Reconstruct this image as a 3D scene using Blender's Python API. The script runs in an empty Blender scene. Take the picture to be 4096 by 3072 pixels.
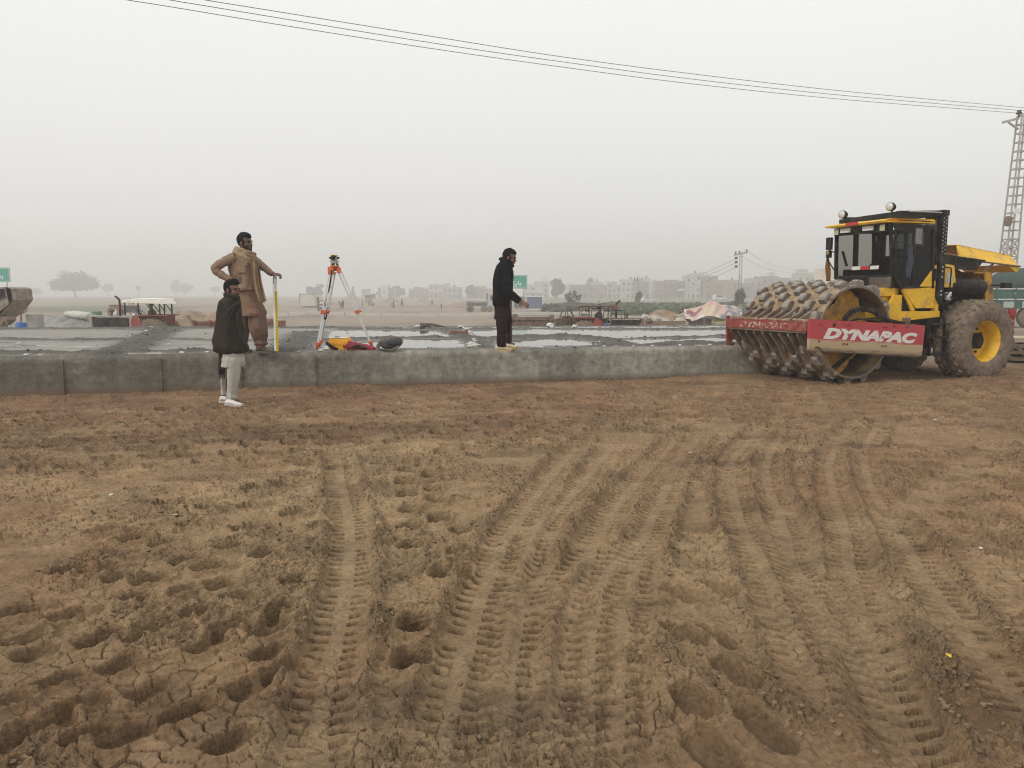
import bpy, bmesh, math, random
import numpy as np
from mathutils import Vector, Matrix, Euler
random.seed(7); rng = np.random.default_rng(11)
sc = bpy.context.scene
COL = sc.collection
R = math.radians
# ------------------------------------------------------------------ camera, sky, sun, exposure
FPX, PITCH, EYE = 3077.0, R(6.6), 1.55
cam = bpy.data.cameras.new('camera'); cam.sensor_width = 36.0; cam.lens = FPX / 4096 * 36
cam.clip_start = 0.05; cam.clip_end = 9000
camo = bpy.data.objects.new('camera', cam); COL.objects.link(camo)
camo.location = (0, 0, EYE); camo.rotation_euler = (math.pi / 2 - PITCH, 0, 0)
sc.camera = camo
SUN_EL, SUN_ROT = R(36), R(-124)
w = bpy.data.worlds.new('World'); sc.world = w; w.use_nodes = True
nt = w.node_tree; nt.nodes.clear()
def wn(t, **k):
    n = nt.nodes.new(t)
    for a, b in k.items(): setattr(n, a, b)
    return n
sky = wn('ShaderNodeTexSky', sky_type='NISHITA', sun_disc=False, sun_elevation=SUN_EL, sun_rotation=SUN_ROT, dust_density=6, air_density=2)
hs = wn('ShaderNodeHueSaturation'); hs.inputs['Saturation'].default_value = 0.12
tc = wn('ShaderNodeTexCoord'); sep = wn('ShaderNodeSeparateXYZ')
ramp = wn('ShaderNodeValToRGB')          # overcast: a little paler overhead than low down
ramp.color_ramp.elements[0].position = 0.0; ramp.color_ramp.elements[0].color = (0.83, 0.83, 0.815, 1)
ramp.color_ramp.elements[1].position = 0.55; ramp.color_ramp.elements[1].color = (1.0, 1.0, 1.0, 1)
nz = wn('ShaderNodeTexNoise'); nz.inputs['Scale'].default_value = 1.1; nz.inputs['Detail'].default_value = 2
mulc = wn('ShaderNodeMix', data_type='RGBA', blend_type='MULTIPLY'); mulc.inputs[0].default_value = 0.10
sc10 = wn('ShaderNodeVectorMath', operation='SCALE'); sc10.inputs['Scale'].default_value = 9.6
mixs = wn('ShaderNodeMix', data_type='RGBA'); mixs.inputs[0].default_value = 0.90
bg = wn('ShaderNodeBackground'); bg.inputs['Strength'].default_value = 0.122
out = wn('ShaderNodeOutputWorld')
L = nt.links.new
L(sky.outputs[0], hs.inputs['Color']); L(tc.outputs['Generated'], sep.inputs[0]); L(sep.outputs['Z'], ramp.inputs[0])
L(tc.outputs['Generated'], nz.inputs['Vector'])
L(ramp.outputs[0], mulc.inputs[6]); L(nz.outputs['Fac'], mulc.inputs[7]); L(mulc.outputs[2], sc10.inputs[0])
L(hs.outputs[0], mixs.inputs[6]); L(sc10.outputs[0], mixs.inputs[7]); L(mixs.outputs[2], bg.inputs['Color']); L(bg.outputs[0], out.inputs['Surface'])
sl = bpy.data.lights.new('sun', 'SUN'); sl.energy = 1.5; sl.angle = R(11); sl.color = (1.0, 0.95, 0.88)
so = bpy.data.objects.new('sun', sl); COL.objects.link(so)
sd = Vector((math.sin(SUN_ROT) * math.cos(SUN_EL), math.cos(SUN_ROT) * math.cos(SUN_EL), math.sin(SUN_EL)))
so.rotation_euler = sd.to_track_quat('Z', 'Y').to_euler(); so.location = (0, 0, 60)
vs = sc.view_settings; vs.view_transform = 'Standard'; vs.look = 'None'; vs.exposure = 0.0; vs.gamma = 1.0
cy = sc.cycles
cy.max_bounces = 6; cy.diffuse_bounces = 3; cy.glossy_bounces = 3; cy.transmission_bounces = 4; cy.transparent_max_bounces = 12; cy.volume_bounces = 1
cy.use_denoising = True; cy.filter_width = 1.15; cy.caustics_reflective = False; cy.caustics_refractive = False
try: cy.denoiser = 'OPENIMAGEDENOISE'; cy.denoising_prefilter = 'NONE'
except Exception: pass

# ------------------------------------------------------------------ measuring helpers: photo point -> place in the world
def ray(px, py):
    u = (px - 2048) / FPX; v = -(py - 1536) / FPX
    return Vector((u, math.cos(PITCH) + v * math.sin(PITCH), -math.sin(PITCH) + v * math.cos(PITCH)))
def at(px, py, Y):
    d = ray(px, py); t = Y / d.y; return Vector((d.x * t, Y, EYE + d.z * t))
def gz(px, py, z=0.0):
    d = ray(px, py); t = (z - EYE) / d.z; return Vector((d.x * t, d.y * t, z))
# ------------------------------------------------------------------ noise
def _h(ix, iy, s):
    n = (ix * 374761393 + iy * 668265263 + s * 974711) & 0xffffffff
    n = ((n ^ (n >> 13)) * 1274126177) & 0xffffffff
    return ((n ^ (n >> 16)) & 0xffff) / 65535.0
def vnoise(x, y, s=0):
    x = np.asarray(x, float); y = np.asarray(y, float)
    ix = np.floor(x).astype(np.int64); iy = np.floor(y).astype(np.int64)
    fx = x - ix; fy = y - iy; fx = fx * fx * fx * (fx * (fx * 6 - 15) + 10); fy = fy * fy * fy * (fy * (fy * 6 - 15) + 10)
    a = _h(ix, iy, s); b = _h(ix + 1, iy, s); c = _h(ix, iy + 1, s); d = _h(ix + 1, iy + 1, s)
    return (a + (b - a) * fx) * (1 - fy) + (c + (d - c) * fx) * fy
def fbm(x, y, o=4, s=0, g=0.5):
    r = 0; a = 1; t = 0
    for k in range(o):
        r = r + a * vnoise(x * 2**k + 17.3 * k, y * 2**k - 9.1 * k, s + k); t += a; a *= g
    return r / t
def worley(x, y, s=0):
    ix = np.floor(x).astype(np.int64); iy = np.floor(y).astype(np.int64)
    f1 = np.full(x.shape, 9.0); f2 = np.full(x.shape, 9.0); idv = np.zeros(x.shape)
    for dx in (-1, 0, 1):
        for dy in (-1, 0, 1):
            cx = ix + dx; cyy = iy + dy
            h1 = _h(cx, cyy, s); d = np.hypot(cx + h1 - x, cyy + _h(cx, cyy, s + 5) - y)
            n1 = d < f1
            f2 = np.where(n1, f1, np.minimum(f2, d)); idv = np.where(n1, h1, idv); f1 = np.where(n1, d, f1)
    return f1, f2, idv
def sstep(a, b, x):
    t = np.clip((x - a) / (b - a), 0, 1); return t * t * (3 - 2 * t)
# ------------------------------------------------------------------ objects
def tag(o, label=None, cat=None, group=None, kind=None):
    if label: o['label'] = label
    if cat: o['category'] = cat
    if group: o['group'] = group
    if kind: o['kind'] = kind
    return o
def thing(name, label, cat, loc=(0, 0, 0), rz=0.0, group=None):
    o = bpy.data.objects.new(name, None); COL.objects.link(o); o.empty_display_size = 0.3
    o.location = loc; o.rotation_euler = (0, 0, rz)
    return tag(o, label, cat, group)
def wmat(o):
    m = Matrix.Identity(4)
    while o is not None:
        m = Matrix.Translation(o.location) @ o.rotation_euler.to_matrix().to_4x4() @ Matrix.Diagonal((*o.scale, 1)) @ m; o = o.parent
    return m
def children(o): return [c for c in COL.objects if c.parent == o]
class MB:
    def __init__(s): s.v = []; s.f = []; s.m = []; s.sm = []
    def add(s, vs, fs, mi=0, smooth=False):
        b = len(s.v); s.v += [tuple(v) for v in vs]; s.f += [tuple(i + b for i in f) for f in fs]
        s.m += [mi] * len(fs); s.sm += [smooth] * len(fs); return s
    def box(s, c, d, rot=None, mi=0, taper=(1, 1)):
        vs = []
        for z in (-1, 1):
            t = taper if z > 0 else (1, 1)
            for x, y in ((-1, -1), (1, -1), (1, 1), (-1, 1)):
                p = Vector((x * d[0] / 2 * t[0], y * d[1] / 2 * t[1], z * d[2] / 2))
                if rot is not None: p = rot @ p
                vs.append(p + Vector(c))
        return s.add(vs, [(3, 2, 1, 0), (4, 5, 6, 7), (0, 1, 5, 4), (1, 2, 6, 5), (2, 3, 7, 6), (3, 0, 4, 7)], mi)
    def bar(s, p, q, w, h=None, mi=0, up=(0, 0, 1)):
        p = Vector(p); q = Vector(q); d = q - p; z = d.normalized(); u = Vector(up)
        if abs(z.dot(u)) > 0.95: u = Vector((0, 1, 0))
        x = u.cross(z).normalized(); y = z.cross(x)
        return s.box((p + q) / 2, (w, h or w, d.length), Matrix((x, y, z)).transposed(), mi)
    def loft(s, rings, mi=0, cap=True, smooth=True, closed=True):
        n = len(rings[0]); vs = [p for r in rings for p in r]; fs = []
        for i in range(len(rings) - 1):
            for j in range(n if closed else n - 1):
                k = (j + 1) % n; fs.append((i * n + j, i * n + k, (i + 1) * n + k, (i + 1) * n + j))
        if cap and closed: fs += [tuple(range(n - 1, -1, -1)), tuple((len(rings) - 1) * n + j for j in range(n))]
        return s.add(vs, fs, mi, smooth)
    def tube(s, pts, r, seg=8, mi=0, ry=None, smooth=True, up=(0, 0, 1)):
        pts = [Vector(p) for p in pts]; rr = r if isinstance(r, (list, tuple)) else [r] * len(pts)
        yy = ry if isinstance(ry, (list, tuple)) else ([ry] * len(pts) if ry else rr)
        rings = []; px = None
        for i, p in enumerate(pts):
            d = (pts[min(i + 1, len(pts) - 1)] - pts[max(i - 1, 0)]).normalized()
            if px is None:
                u = Vector(up)
                if abs(u.dot(d)) > 0.9: u = Vector((0, 1, 0))
                px = u.cross(d).normalized()
            else: px = (px - d * px.dot(d)).normalized()
            y = d.cross(px)
            rings.append([p + px * (rr[i] * math.cos(a)) + y * (yy[i] * math.sin(a)) for a in (2 * math.pi * j / seg for j in range(seg))])
        return s.loft(rings, mi, True, smooth)
    def cyl(s, p, q, r, seg=20, mi=0, r2=None): 
        s.tube([p, q], [r, r if r2 is None else r2], seg, mi, smooth=True); return s
    def ball(s, c, r, seg=12, rings=8, mi=0, rot=None):
        c = Vector(c); r = (r, r, r) if not isinstance(r, (tuple, list)) else r; vs = []; fs = []
        for i in range(1, rings):
            a = math.pi * i / rings
            for j in range(seg):
                b = 2 * math.pi * j / seg; p = Vector((r[0] * math.sin(a) * math.cos(b), r[1] * math.sin(a) * math.sin(b), r[2] * math.cos(a)))
                vs.append(c + (rot @ p if rot is not None else p))
        t = Vector((0, 0, r[2])); t = rot @ t if rot is not None else t
        vs += [c + t, c - t]; T = len(vs) - 2
        for i in range(rings - 2):
            for j in range(seg):
                k = (j + 1) % seg; fs.append((i * seg + j, (i + 1) * seg + j, (i + 1) * seg + k, i * seg + k))
        for j in range(seg):
            k = (j + 1) % seg; fs += [(T, j, k), (T + 1, (rings - 2) * seg + k, (rings - 2) * seg + j)]
        return s.add(vs, fs, mi, True)
    def prism(s, poly, off, mi=0):
        n = len(poly); off = Vector(off); a = [Vector(p) for p in poly]
        return s.add(a + [p + off for p in a], [tuple(range(n)), tuple(range(2 * n - 1, n - 1, -1))] + [(i, i + n, (i + 1) % n + n, (i + 1) % n) for i in range(n)], mi)
    def quads(s, P, U, V, mi=0):      # numpy centres and half axes -> loose quads
        b = len(s.v); q = np.stack([P - U - V, P + U - V, P + U + V, P - U + V], 1).reshape(-1, 3)
        s.v += [tuple(p) for p in q.tolist()]; n = len(P)
        s.f += [(b + 4 * i, b + 4 * i + 1, b + 4 * i + 2, b + 4 * i + 3) for i in range(n)]; s.m += [mi] * n; s.sm += [False] * n
        return s
    def build(s, name, mats, parent=None, bevel=0.0, world=False, fix=True):
        me = bpy.data.meshes.new(name)
        vs = s.v
        if world and parent is not None:
            inv = wmat(parent).inverted(); vs = [tuple(inv @ Vector(v)) for v in vs]
        me.from_pydata(vs, [], s.f)
        mats = mats if isinstance(mats, (list, tuple)) else [mats]
        for m in mats: me.materials.append(m)
        if len(mats) > 1: me.polygons.foreach_set('material_index', s.m)
        me.polygons.foreach_set('use_smooth', s.sm); me.update()
        if fix and len(s.f) < 60000:
            bm = bmesh.new(); bm.from_mesh(me); bmesh.ops.recalc_face_normals(bm, faces=bm.faces); bm.to_mesh(me); bm.free()
        o = bpy.data.objects.new(name, me); COL.objects.link(o)
        if parent is not None: o.parent = parent
        if bevel:
            b = o.modifiers.new('bevel', 'BEVEL'); b.width = bevel; b.segments = 2; b.limit_method = 'ANGLE'; b.angle_limit = R(40)
        return o
def copy_tree(o, parent=None):
    c = o.copy(); COL.objects.link(c)
    if parent is not None: c.parent = parent
    for ch in [x for x in COL.objects if x.parent == o]: copy_tree(ch, c)
    return c
def text_mesh(name, s, size, mat, parent, M, shear=0.0, bold=0.0, ext=0.002, sx=1.0, font=None):
    cu = bpy.data.curves.new(name, 'FONT'); cu.body = s; cu.size = size; cu.shear = shear; cu.offset = bold; cu.extrude = ext; cu.resolution_u = 3
    t = bpy.data.objects.new(name + '_tmp', cu); COL.objects.link(t)
    bpy.context.view_layer.update()
    me = bpy.data.meshes.new_from_object(t.evaluated_get(bpy.context.evaluated_depsgraph_get()))
    bpy.data.objects.remove(t)
    me.transform(M @ Matrix.Diagonal((sx, 1, 1, 1))); me.materials.clear(); me.materials.append(mat)
    o = bpy.data.objects.new(name, me); COL.objects.link(o); o.parent = parent
    return o
# ------------------------------------------------------------------ materials
def mat(name, col, rough=0.75, metal=0.0, var=0.25, scale=6.0, bump=0.0, bscale=40.0, dirt=None, damt=0.5, dscale=5.0, stretch=None, spec=0.4, col2=None):
    m = bpy.data.materials.new(name); m.use_nodes = True; t = m.node_tree; n = t.nodes; l = t.links.new
    b = n['Principled BSDF']; b.inputs['Roughness'].default_value = rough; b.inputs['Metallic'].default_value = metal
    b.inputs['Specular IOR Level'].default_value = spec
    co = n.new('ShaderNodeTexCoord'); src = co.outputs['Object']
    if stretch:
        mp = n.new('ShaderNodeMapping'); mp.inputs['Scale'].default_value = stretch; l(src, mp.inputs[0]); src = mp.outputs[0]
    nz = n.new('ShaderNodeTexNoise'); nz.inputs['Scale'].default_value = scale; nz.inputs['Detail'].default_value = 6; nz.inputs['Roughness'].default_value = 0.65
    l(src, nz.inputs['Vector'])
    mr = n.new('ShaderNodeMapRange'); mr.inputs['From Min'].default_value = 0.3; mr.inputs['From Max'].default_value = 0.7
    l(nz.outputs['Fac'], mr.inputs['Value'])
    mx = n.new('ShaderNodeMix'); mx.data_type = 'RGBA'
    c2 = col2 or tuple(min(1, c * (1 + var)) for c in col)
    c1 = col if col2 else tuple(c * (1 - var) for c in col)
    mx.inputs[6].default_value = (*c1, 1); mx.inputs[7].default_value = (*c2, 1); l(mr.outputs[0], mx.inputs[0])
    cout = mx.outputs[2]
    if dirt:
        n2 = n.new('ShaderNodeTexNoise'); n2.inputs['Scale'].default_value = dscale; n2.inputs['Detail'].default_value = 8; n2.inputs['Roughness'].default_value = 0.7
        l(src, n2.inputs['Vector'])
        m2 = n.new('ShaderNodeMapRange'); th = 0.72 - 0.44 * damt
        m2.inputs['From Min'].default_value = th - 0.08; m2.inputs['From Max'].default_value = th + 0.10; l(n2.outputs['Fac'], m2.inputs['Value'])
        x2 = n.new('ShaderNodeMix'); x2.data_type = 'RGBA'; l(m2.outputs[0], x2.inputs[0]); l(cout, x2.inputs[6]); x2.inputs[7].default_value = (*dirt, 1); cout = x2.outputs[2]
    l(cout, b.inputs['Base Color'])
    if bump:
        n3 = n.new('ShaderNodeTexNoise'); n3.inputs['Scale'].default_value = bscale; n3.inputs['Detail'].default_value = 6; l(src, n3.inputs['Vector'])
        bp = n.new('ShaderNodeBump'); bp.inputs['Strength'].default_value = bump; bp.inputs['Distance'].default_value = 0.02
        l(n3.outputs['Fac'], bp.inputs['Height']); l(bp.outputs[0], b.inputs['Normal'])
    return m
def glass(name, tint, gl=0.03, rough=0.03):
    m = bpy.data.materials.new(name); m.use_nodes = True; t = m.node_tree; n = t.nodes; l = t.links.new; n.remove(n['Principled BSDF'])
    tr = n.new('ShaderNodeBsdfTransparent'); tr.inputs[0].default_value = (*tint, 1)
    g = n.new('ShaderNodeBsdfGlossy'); g.inputs['Roughness'].default_value = rough; g.inputs['Color'].default_value = (1, 1, 1, 1)
    lw = n.new('ShaderNodeLayerWeight'); lw.inputs[0].default_value = .5; fr = n.new('ShaderNodeMath'); fr.operation = 'POWER'; fr.inputs[1].default_value = 4
    f2 = n.new('ShaderNodeMath'); f2.operation = 'MULTIPLY_ADD'; f2.inputs[1].default_value = .6; f2.inputs[2].default_value = gl
    l(lw.outputs['Facing'], fr.inputs[0]); l(fr.outputs[0], f2.inputs[0]); fr = f2
    mx = n.new('ShaderNodeMixShader'); l(fr.outputs[0], mx.inputs[0]); l(tr.outputs[0], mx.inputs[1]); l(g.outputs[0], mx.inputs[2])
    l(mx.outputs[0], n['Material Output'].inputs['Surface']); return m
DUST = (0.27, 0.20, 0.135)
M = {}
M['yellow'] = mat('yellow_paint', (0.78, 0.45, 0.012), 0.45, var=0.10, scale=3, dirt=(0.36, 0.22, 0.07), damt=0.30, dscale=6)
M['yellow_dirty'] = mat('yellow_paint_dirty', (0.52, 0.26, 0.02), 0.55, var=0.25, scale=4, dirt=(0.17, 0.10, 0.04), damt=0.45, dscale=5)
M['black'] = mat('black_steel', (0.010, 0.0095, 0.0095), 0.55, spec=.2, var=0.3, dirt=(0.06, 0.05, 0.04), damt=0.3, dscale=7)
M['grime'] = mat('oily_black', (0.012, 0.010, 0.009), 0.7, spec=.15, var=0.5, scale=9, dirt=(0.07, 0.055, 0.04), damt=0.45)
M['rubber'] = mat('black_rubber', (0.022, 0.021, 0.02), 0.7, var=0.2)
M['tyre'] = mat('dusty_tyre', (0.20, 0.148, 0.104), 0.9, var=0.3, scale=14, bump=0.5, bscale=30, dirt=(0.105, 0.082, 0.062), damt=0.45, dscale=9)
M['mud'] = mat('caked_mud', (0.30, 0.215, 0.135), 0.95, var=0.35, scale=9, bump=0.8, bscale=25, dirt=(0.19, 0.13, 0.08), damt=0.35)
M['padsteel'] = mat('worn_pad_steel', (0.16, 0.142, 0.125), 0.42, metal=0.3, var=0.3, scale=18, dirt=(0.15, 0.11, 0.075), damt=0.42, dscale=12)
M['padtop'] = mat('polished_pad_top', (0.27, 0.235, 0.20), 0.45, metal=0.2, var=0.3, scale=18, dirt=(0.24, 0.175, 0.11), damt=0.30, dscale=9)
M['steel'] = mat('galvanised_steel', (0.42, 0.42, 0.41), 0.5, metal=0.3, var=0.15)
M['rust'] = mat('rusty_steel', (0.12, 0.075, 0.05), 0.85, var=0.4, scale=12, dirt=(0.22, 0.17, 0.125), damt=0.5)
M['alu'] = mat('aluminium', (0.62, 0.62, 0.60), 0.4, metal=0.2, var=0.08)
M['orange'] = mat('orange_plastic', (0.60, 0.13, 0.035), 0.5, var=0.12)
M['white'] = mat('white_paint', (0.66, 0.65, 0.61), 0.6, var=0.10, dirt=(0.40, 0.35, 0.28), damt=0.3)
M['cleanwhite'] = mat('white_plastic', (0.75, 0.75, 0.73), 0.5, var=0.05)
M['red'] = mat('red_paint', (0.30, 0.035, 0.032), 0.55, var=0.2, dirt=(0.20, 0.13, 0.09), damt=0.28)
M['reflred'] = mat('red_reflector', (0.42, 0.03, 0.03), 0.35, var=0.1)
M['lens'] = mat('lamp_lens', (0.55, 0.54, 0.50), 0.12, var=0.1, spec=0.8)
M['amber'] = mat('led_lens', (0.42, 0.40, 0.24), 0.25, var=0.4, scale=90)
M['wood'] = mat('weathered_timber', (0.20, 0.145, 0.095), 0.9, var=0.3, stretch=(1, 12, 12))
M['palewood'] = mat('pale_plank', (0.42, 0.36, 0.24), 0.9, var=0.2)
M['brick'] = mat('red_brick', (0.21, 0.10, 0.07), 0.9, var=0.3, scale=20)
M['scrap'] = mat('pale_cement_scrap', (0.55, 0.54, 0.50), 0.85, var=0.2, scale=20)
M['bark'] = mat('bark', (0.10, 0.08, 0.06), 0.95, var=0.3)
M['skin'] = mat('skin', (0.17, 0.085, 0.052), 0.6, var=0.15, scale=20)
M['skindark'] = mat('skin_dark', (0.115, 0.06, 0.042), 0.6, var=0.15, scale=20)
M['hair'] = mat('black_hair', (0.006, 0.0055, 0.006), 0.75, var=0.4, scale=60, bump=0.6, bscale=90, spec=.12)
M['winglass'] = mat('dark_window', (0.05, 0.055, 0.06), 0.2, var=0.3)
M['screen'] = glass('windscreen_glass', (0.34, 0.325, 0.30), .012)
M['doorglass'] = glass('tinted_door_glass', (0.05, 0.05, 0.05), .01)
HAZE = 0.0025
# ================================================================== GROUND: one sheet from the lens to the horizon
E1 = np.array([0.9766, 0.2149]); E2 = np.array([-0.2149, 0.9766])      # along / across the concrete face
def wall_y(x): return 13.2 + 0.22 * x
def zbase(x, y):
    z = 0.02 + 0.10 * sstep(1.2, 4.2, x) * sstep(8, 13, y) + 0.03 * sstep(-6, -3, x) * sstep(10.5, 11.6, y) * (1 - sstep(1, 2.5, x))
    d = y - wall_y(x); wx = sstep(7.2, 9.5, x)
    lo = sstep(2.5, 8, d); hi = sstep(5, 70, d)
    z = z * (1 - lo * (1 - wx)) - 1.17 * (lo * (1 - wx) + hi * wx)
    r = np.hypot(x, y)
    return z + 0.95 * sstep(220, 380, r)
def P2(pts): return [tuple(gz(a, b, 0.0).xy) for a, b in pts]
TRACKS = [P2(t) for t in [
    [(3060,1700),(3019,1752),(2933,1838),(2926,1910),(2940,2011),(2976,2134),(3034,2249),(3077,2343),(3120,2466),(3200,2650),(3300,2900)],
    [(3130,1745),(3092,1795),(3066,1860),(3070,1939),(3120,2062),(3149,2177),(3171,2249),(3260,2420),(3400,2620),(3620,3060)],
    [(3440,1680),(3387,1730),(3322,1838),(3326,1939),(3359,2062),(3387,2163),(3398,2285),(3440,2466),(3540,2760),(3680,3060)],
    [(3530,1680),(3503,1715),(3460,1809),(3470,1910),(3517,2011),(3597,2134),(3683,2293),(3790,2450),(3940,2660),(4150,2900)],
    [(2800,1740),(2774,1780),(2695,1889),(2630,2033),(2579,2148),(2543,2285),(2522,2430),(2495,2520),(2470,2655),(2463,2813),(2450,3080)],
    [(2700,1760),(2679,1800),(2580,1905),(2476,2021),(2387,2180),(2330,2310),(2286,2433),(2254,2623),(2223,2813),(2190,3080)],
    [(1340,1800),(1390,2050),(1400,2250),(1360,2500),(1290,2800),(1260,3080)],
    [(2450,1790),(2413,1838),(2299,1977),(2198,2085),(2130,2200),(2060,2420)],
    [(2240,2230),(2170,2320),(2115,2370),(2065,2496),(2033,2686),(2010,3080)],
    [(2620,2120),(2420,2330),(2370,2480),(2350,2700),(2330,3080)],
    [(2330,1780),(2286,1825),(2178,1946),(2071,2104),(2008,2211),(1925,2401),(1887,2528),(1843,2686),(1811,2813),(1750,3080)],
]]
SMOOTH = [P2(t) for t in [[(3986,1802),(3800,1925),(3582,2076),(3520,2150),(3480,2240)], [(3130,2062),(3290,2420),(3480,2700),(3600,2900),(3700,3060)]]]
PITS = []
def pit(px, py, a, l, wd, dp): 
    g = gz(px, py, 0); PITS.append((g.x, g.y, a, l, wd, dp))
def lattice_pits(x0, x1, y0, y1, va, vb, ok, a, drop):
    for i in range(-40, 40):
        for j in range(-40, 40):
            x = (x0 + x1) / 2 + i * va[0] + j * vb[0] + random.uniform(-.03, .03); y = (y0 + y1) / 2 + i * va[1] + j * vb[1] + random.uniform(-.03, .03)
            if not (x0 < x < x1 and y0 < y < y1) or not ok(x, y) or random.random() < drop(x, y): continue
            PITS.append((x, y, a + random.uniform(-.16, .16), random.uniform(.23, .29), random.uniform(.125, .16), random.uniform(.065, .10)))
def in_photo(x, y): c_ = y * math.cos(PITCH) + EYE * math.sin(PITCH); return 2048 + FPX * x / c_, 1536 - FPX * (y * math.sin(PITCH) - EYE * math.cos(PITCH)) / c_
for x, y in [(150,1180),(250,1290),(350,1400),(60,1560),(430,1120),(520,1225),(560,980),(640,880),(690,730),(770,940),(790,800),(890,835),(930,905),(970,750),(1050,670),(1050,1330),(985,1560),(790,1440),(545,1540),(290,1040),(1250,890),(1240,610),(1060,570),(1070,490),(1190,470),(880,580),(1340,660),(610,1110),(850,1020),(1130,1080),(1200,1250),(100,1130),(500,880),(800,660),(880,1150),(20,1400),(1140,1180),(640,1340),(420,850),(700,560),(1180,1010),(980,1080),(690,1090),(300,860),(90,1010),(1010,960),(1120,780),(380,1530),(200,1500),(560,720),(430,690)]:
    pit(x * .948, 1500 + y * .948, R(52 + random.uniform(-12, 12)), random.uniform(.175, .225), random.uniform(.11, .14), random.uniform(.075, .105) * (.66 if y > 1050 else 1))
lattice_pits(2.6, 5.4, 4.2, 7.6, (.36, -.06), (.08, .40), lambda x, y: in_photo(x, y)[0] > 3560 + (2000 - in_photo(x, y)[1]) * -.35, R(158), lambda x, y: .12)
for x, y in [(340,160),(350,225),(365,310),(370,410),(385,510),(395,640),(500,190),(520,270),(540,345),(560,460),(700,560),(690,690),(690,810),(420,1130),(395,1340),(600,820),(330,90),(470,115),(610,155)]:
    pit(1400 + .633 * x, 1800 + .633 * y, R(-94 + random.uniform(-6, 6)), random.uniform(.18, .23), random.uniform(.13, .165), random.uniform(.08, .115))
for x, y in [(60,640),(270,640),(130,1060),(390,890),(560,1240),(30,330),(290,300),(230,1330)]:
    pit(2700 + .631 * x, 2200 + .631 * y, R(112 + random.uniform(-5, 5)), random.uniform(.23, .28), random.uniform(.12, .15), random.uniform(.05, .065))
k = 0
for i in range(-30, 30):                                  # rows of drum-foot prints left along the concrete
    for j in range(14):
        a = i * 0.36 + (j % 2) * 0.18 + random.uniform(-.05, .05); b = 6.3 + j * 0.36 + random.uniform(-.06, .06)
        p = E1 * a + E2 * b
        if p[1] > wall_y(p[0]) - 0.35 or random.random() < 0.14: continue
        if p[0] > 1.0 and p[1] < 8.6: continue
        if p[1] < 6.6 + 0.35 * max(0, p[0] + 2): continue
        PITS.append((p[0], p[1], R(12 + random.uniform(-14, 14)), random.uniform(.2, .32), random.uniform(.12, .17), random.uniform(.04, .11)))
def track_dist(x, y, pl):
    best = np.full(x.shape, 9.0); arc = np.zeros(x.shape); side = np.zeros(x.shape); s0 = 0.0
    pts = []
    for i in range(len(pl) - 1):                           # smooth the path
        p0 = np.array(pl[max(i - 1, 0)]); p1 = np.array(pl[i]); p2 = np.array(pl[i + 1]); p3 = np.array(pl[min(i + 2, len(pl) - 1)])
        for t in (0, .34, .67): pts.append(0.5 * (2 * p1 + (p2 - p0) * t + (2 * p0 - 5 * p1 + 4 * p2 - p3) * t * t + (3 * p1 - p0 - 3 * p2 + p3) * t**3))
    pts.append(np.array(pl[-1]))
    for a, b in zip(pts[:-1], pts[1:]):
        ab = b - a; ln = math.hypot(*ab)
        if ln < 1e-6: continue
        m = (x > min(a[0], b[0]) - .5) & (x < max(a[0], b[0]) + .5) & (y > min(a[1], b[1]) - .5) & (y < max(a[1], b[1]) + .5)
        if not m.any(): s0 += ln; continue
        xx = x[m] - a[0]; yy = y[m] - a[1]; t = np.clip((xx * ab[0] + yy * ab[1]) / ln**2, 0, 1)
        d = np.hypot(xx - t * ab[0], yy - t * ab[1]); sg = np.sign(xx * ab[1] - yy * ab[0])
        bm_ = best[m]; up = d < bm_
        arcm = arc[m]; sidem = side[m]; bm_[up] = d[up]; arcm[up] = s0 + t[up] * ln; sidem[up] = sg[up]
        best[m] = bm_; arc[m] = arcm; side[m] = sidem; s0 += ln
    return best, arc, side, s0
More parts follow.
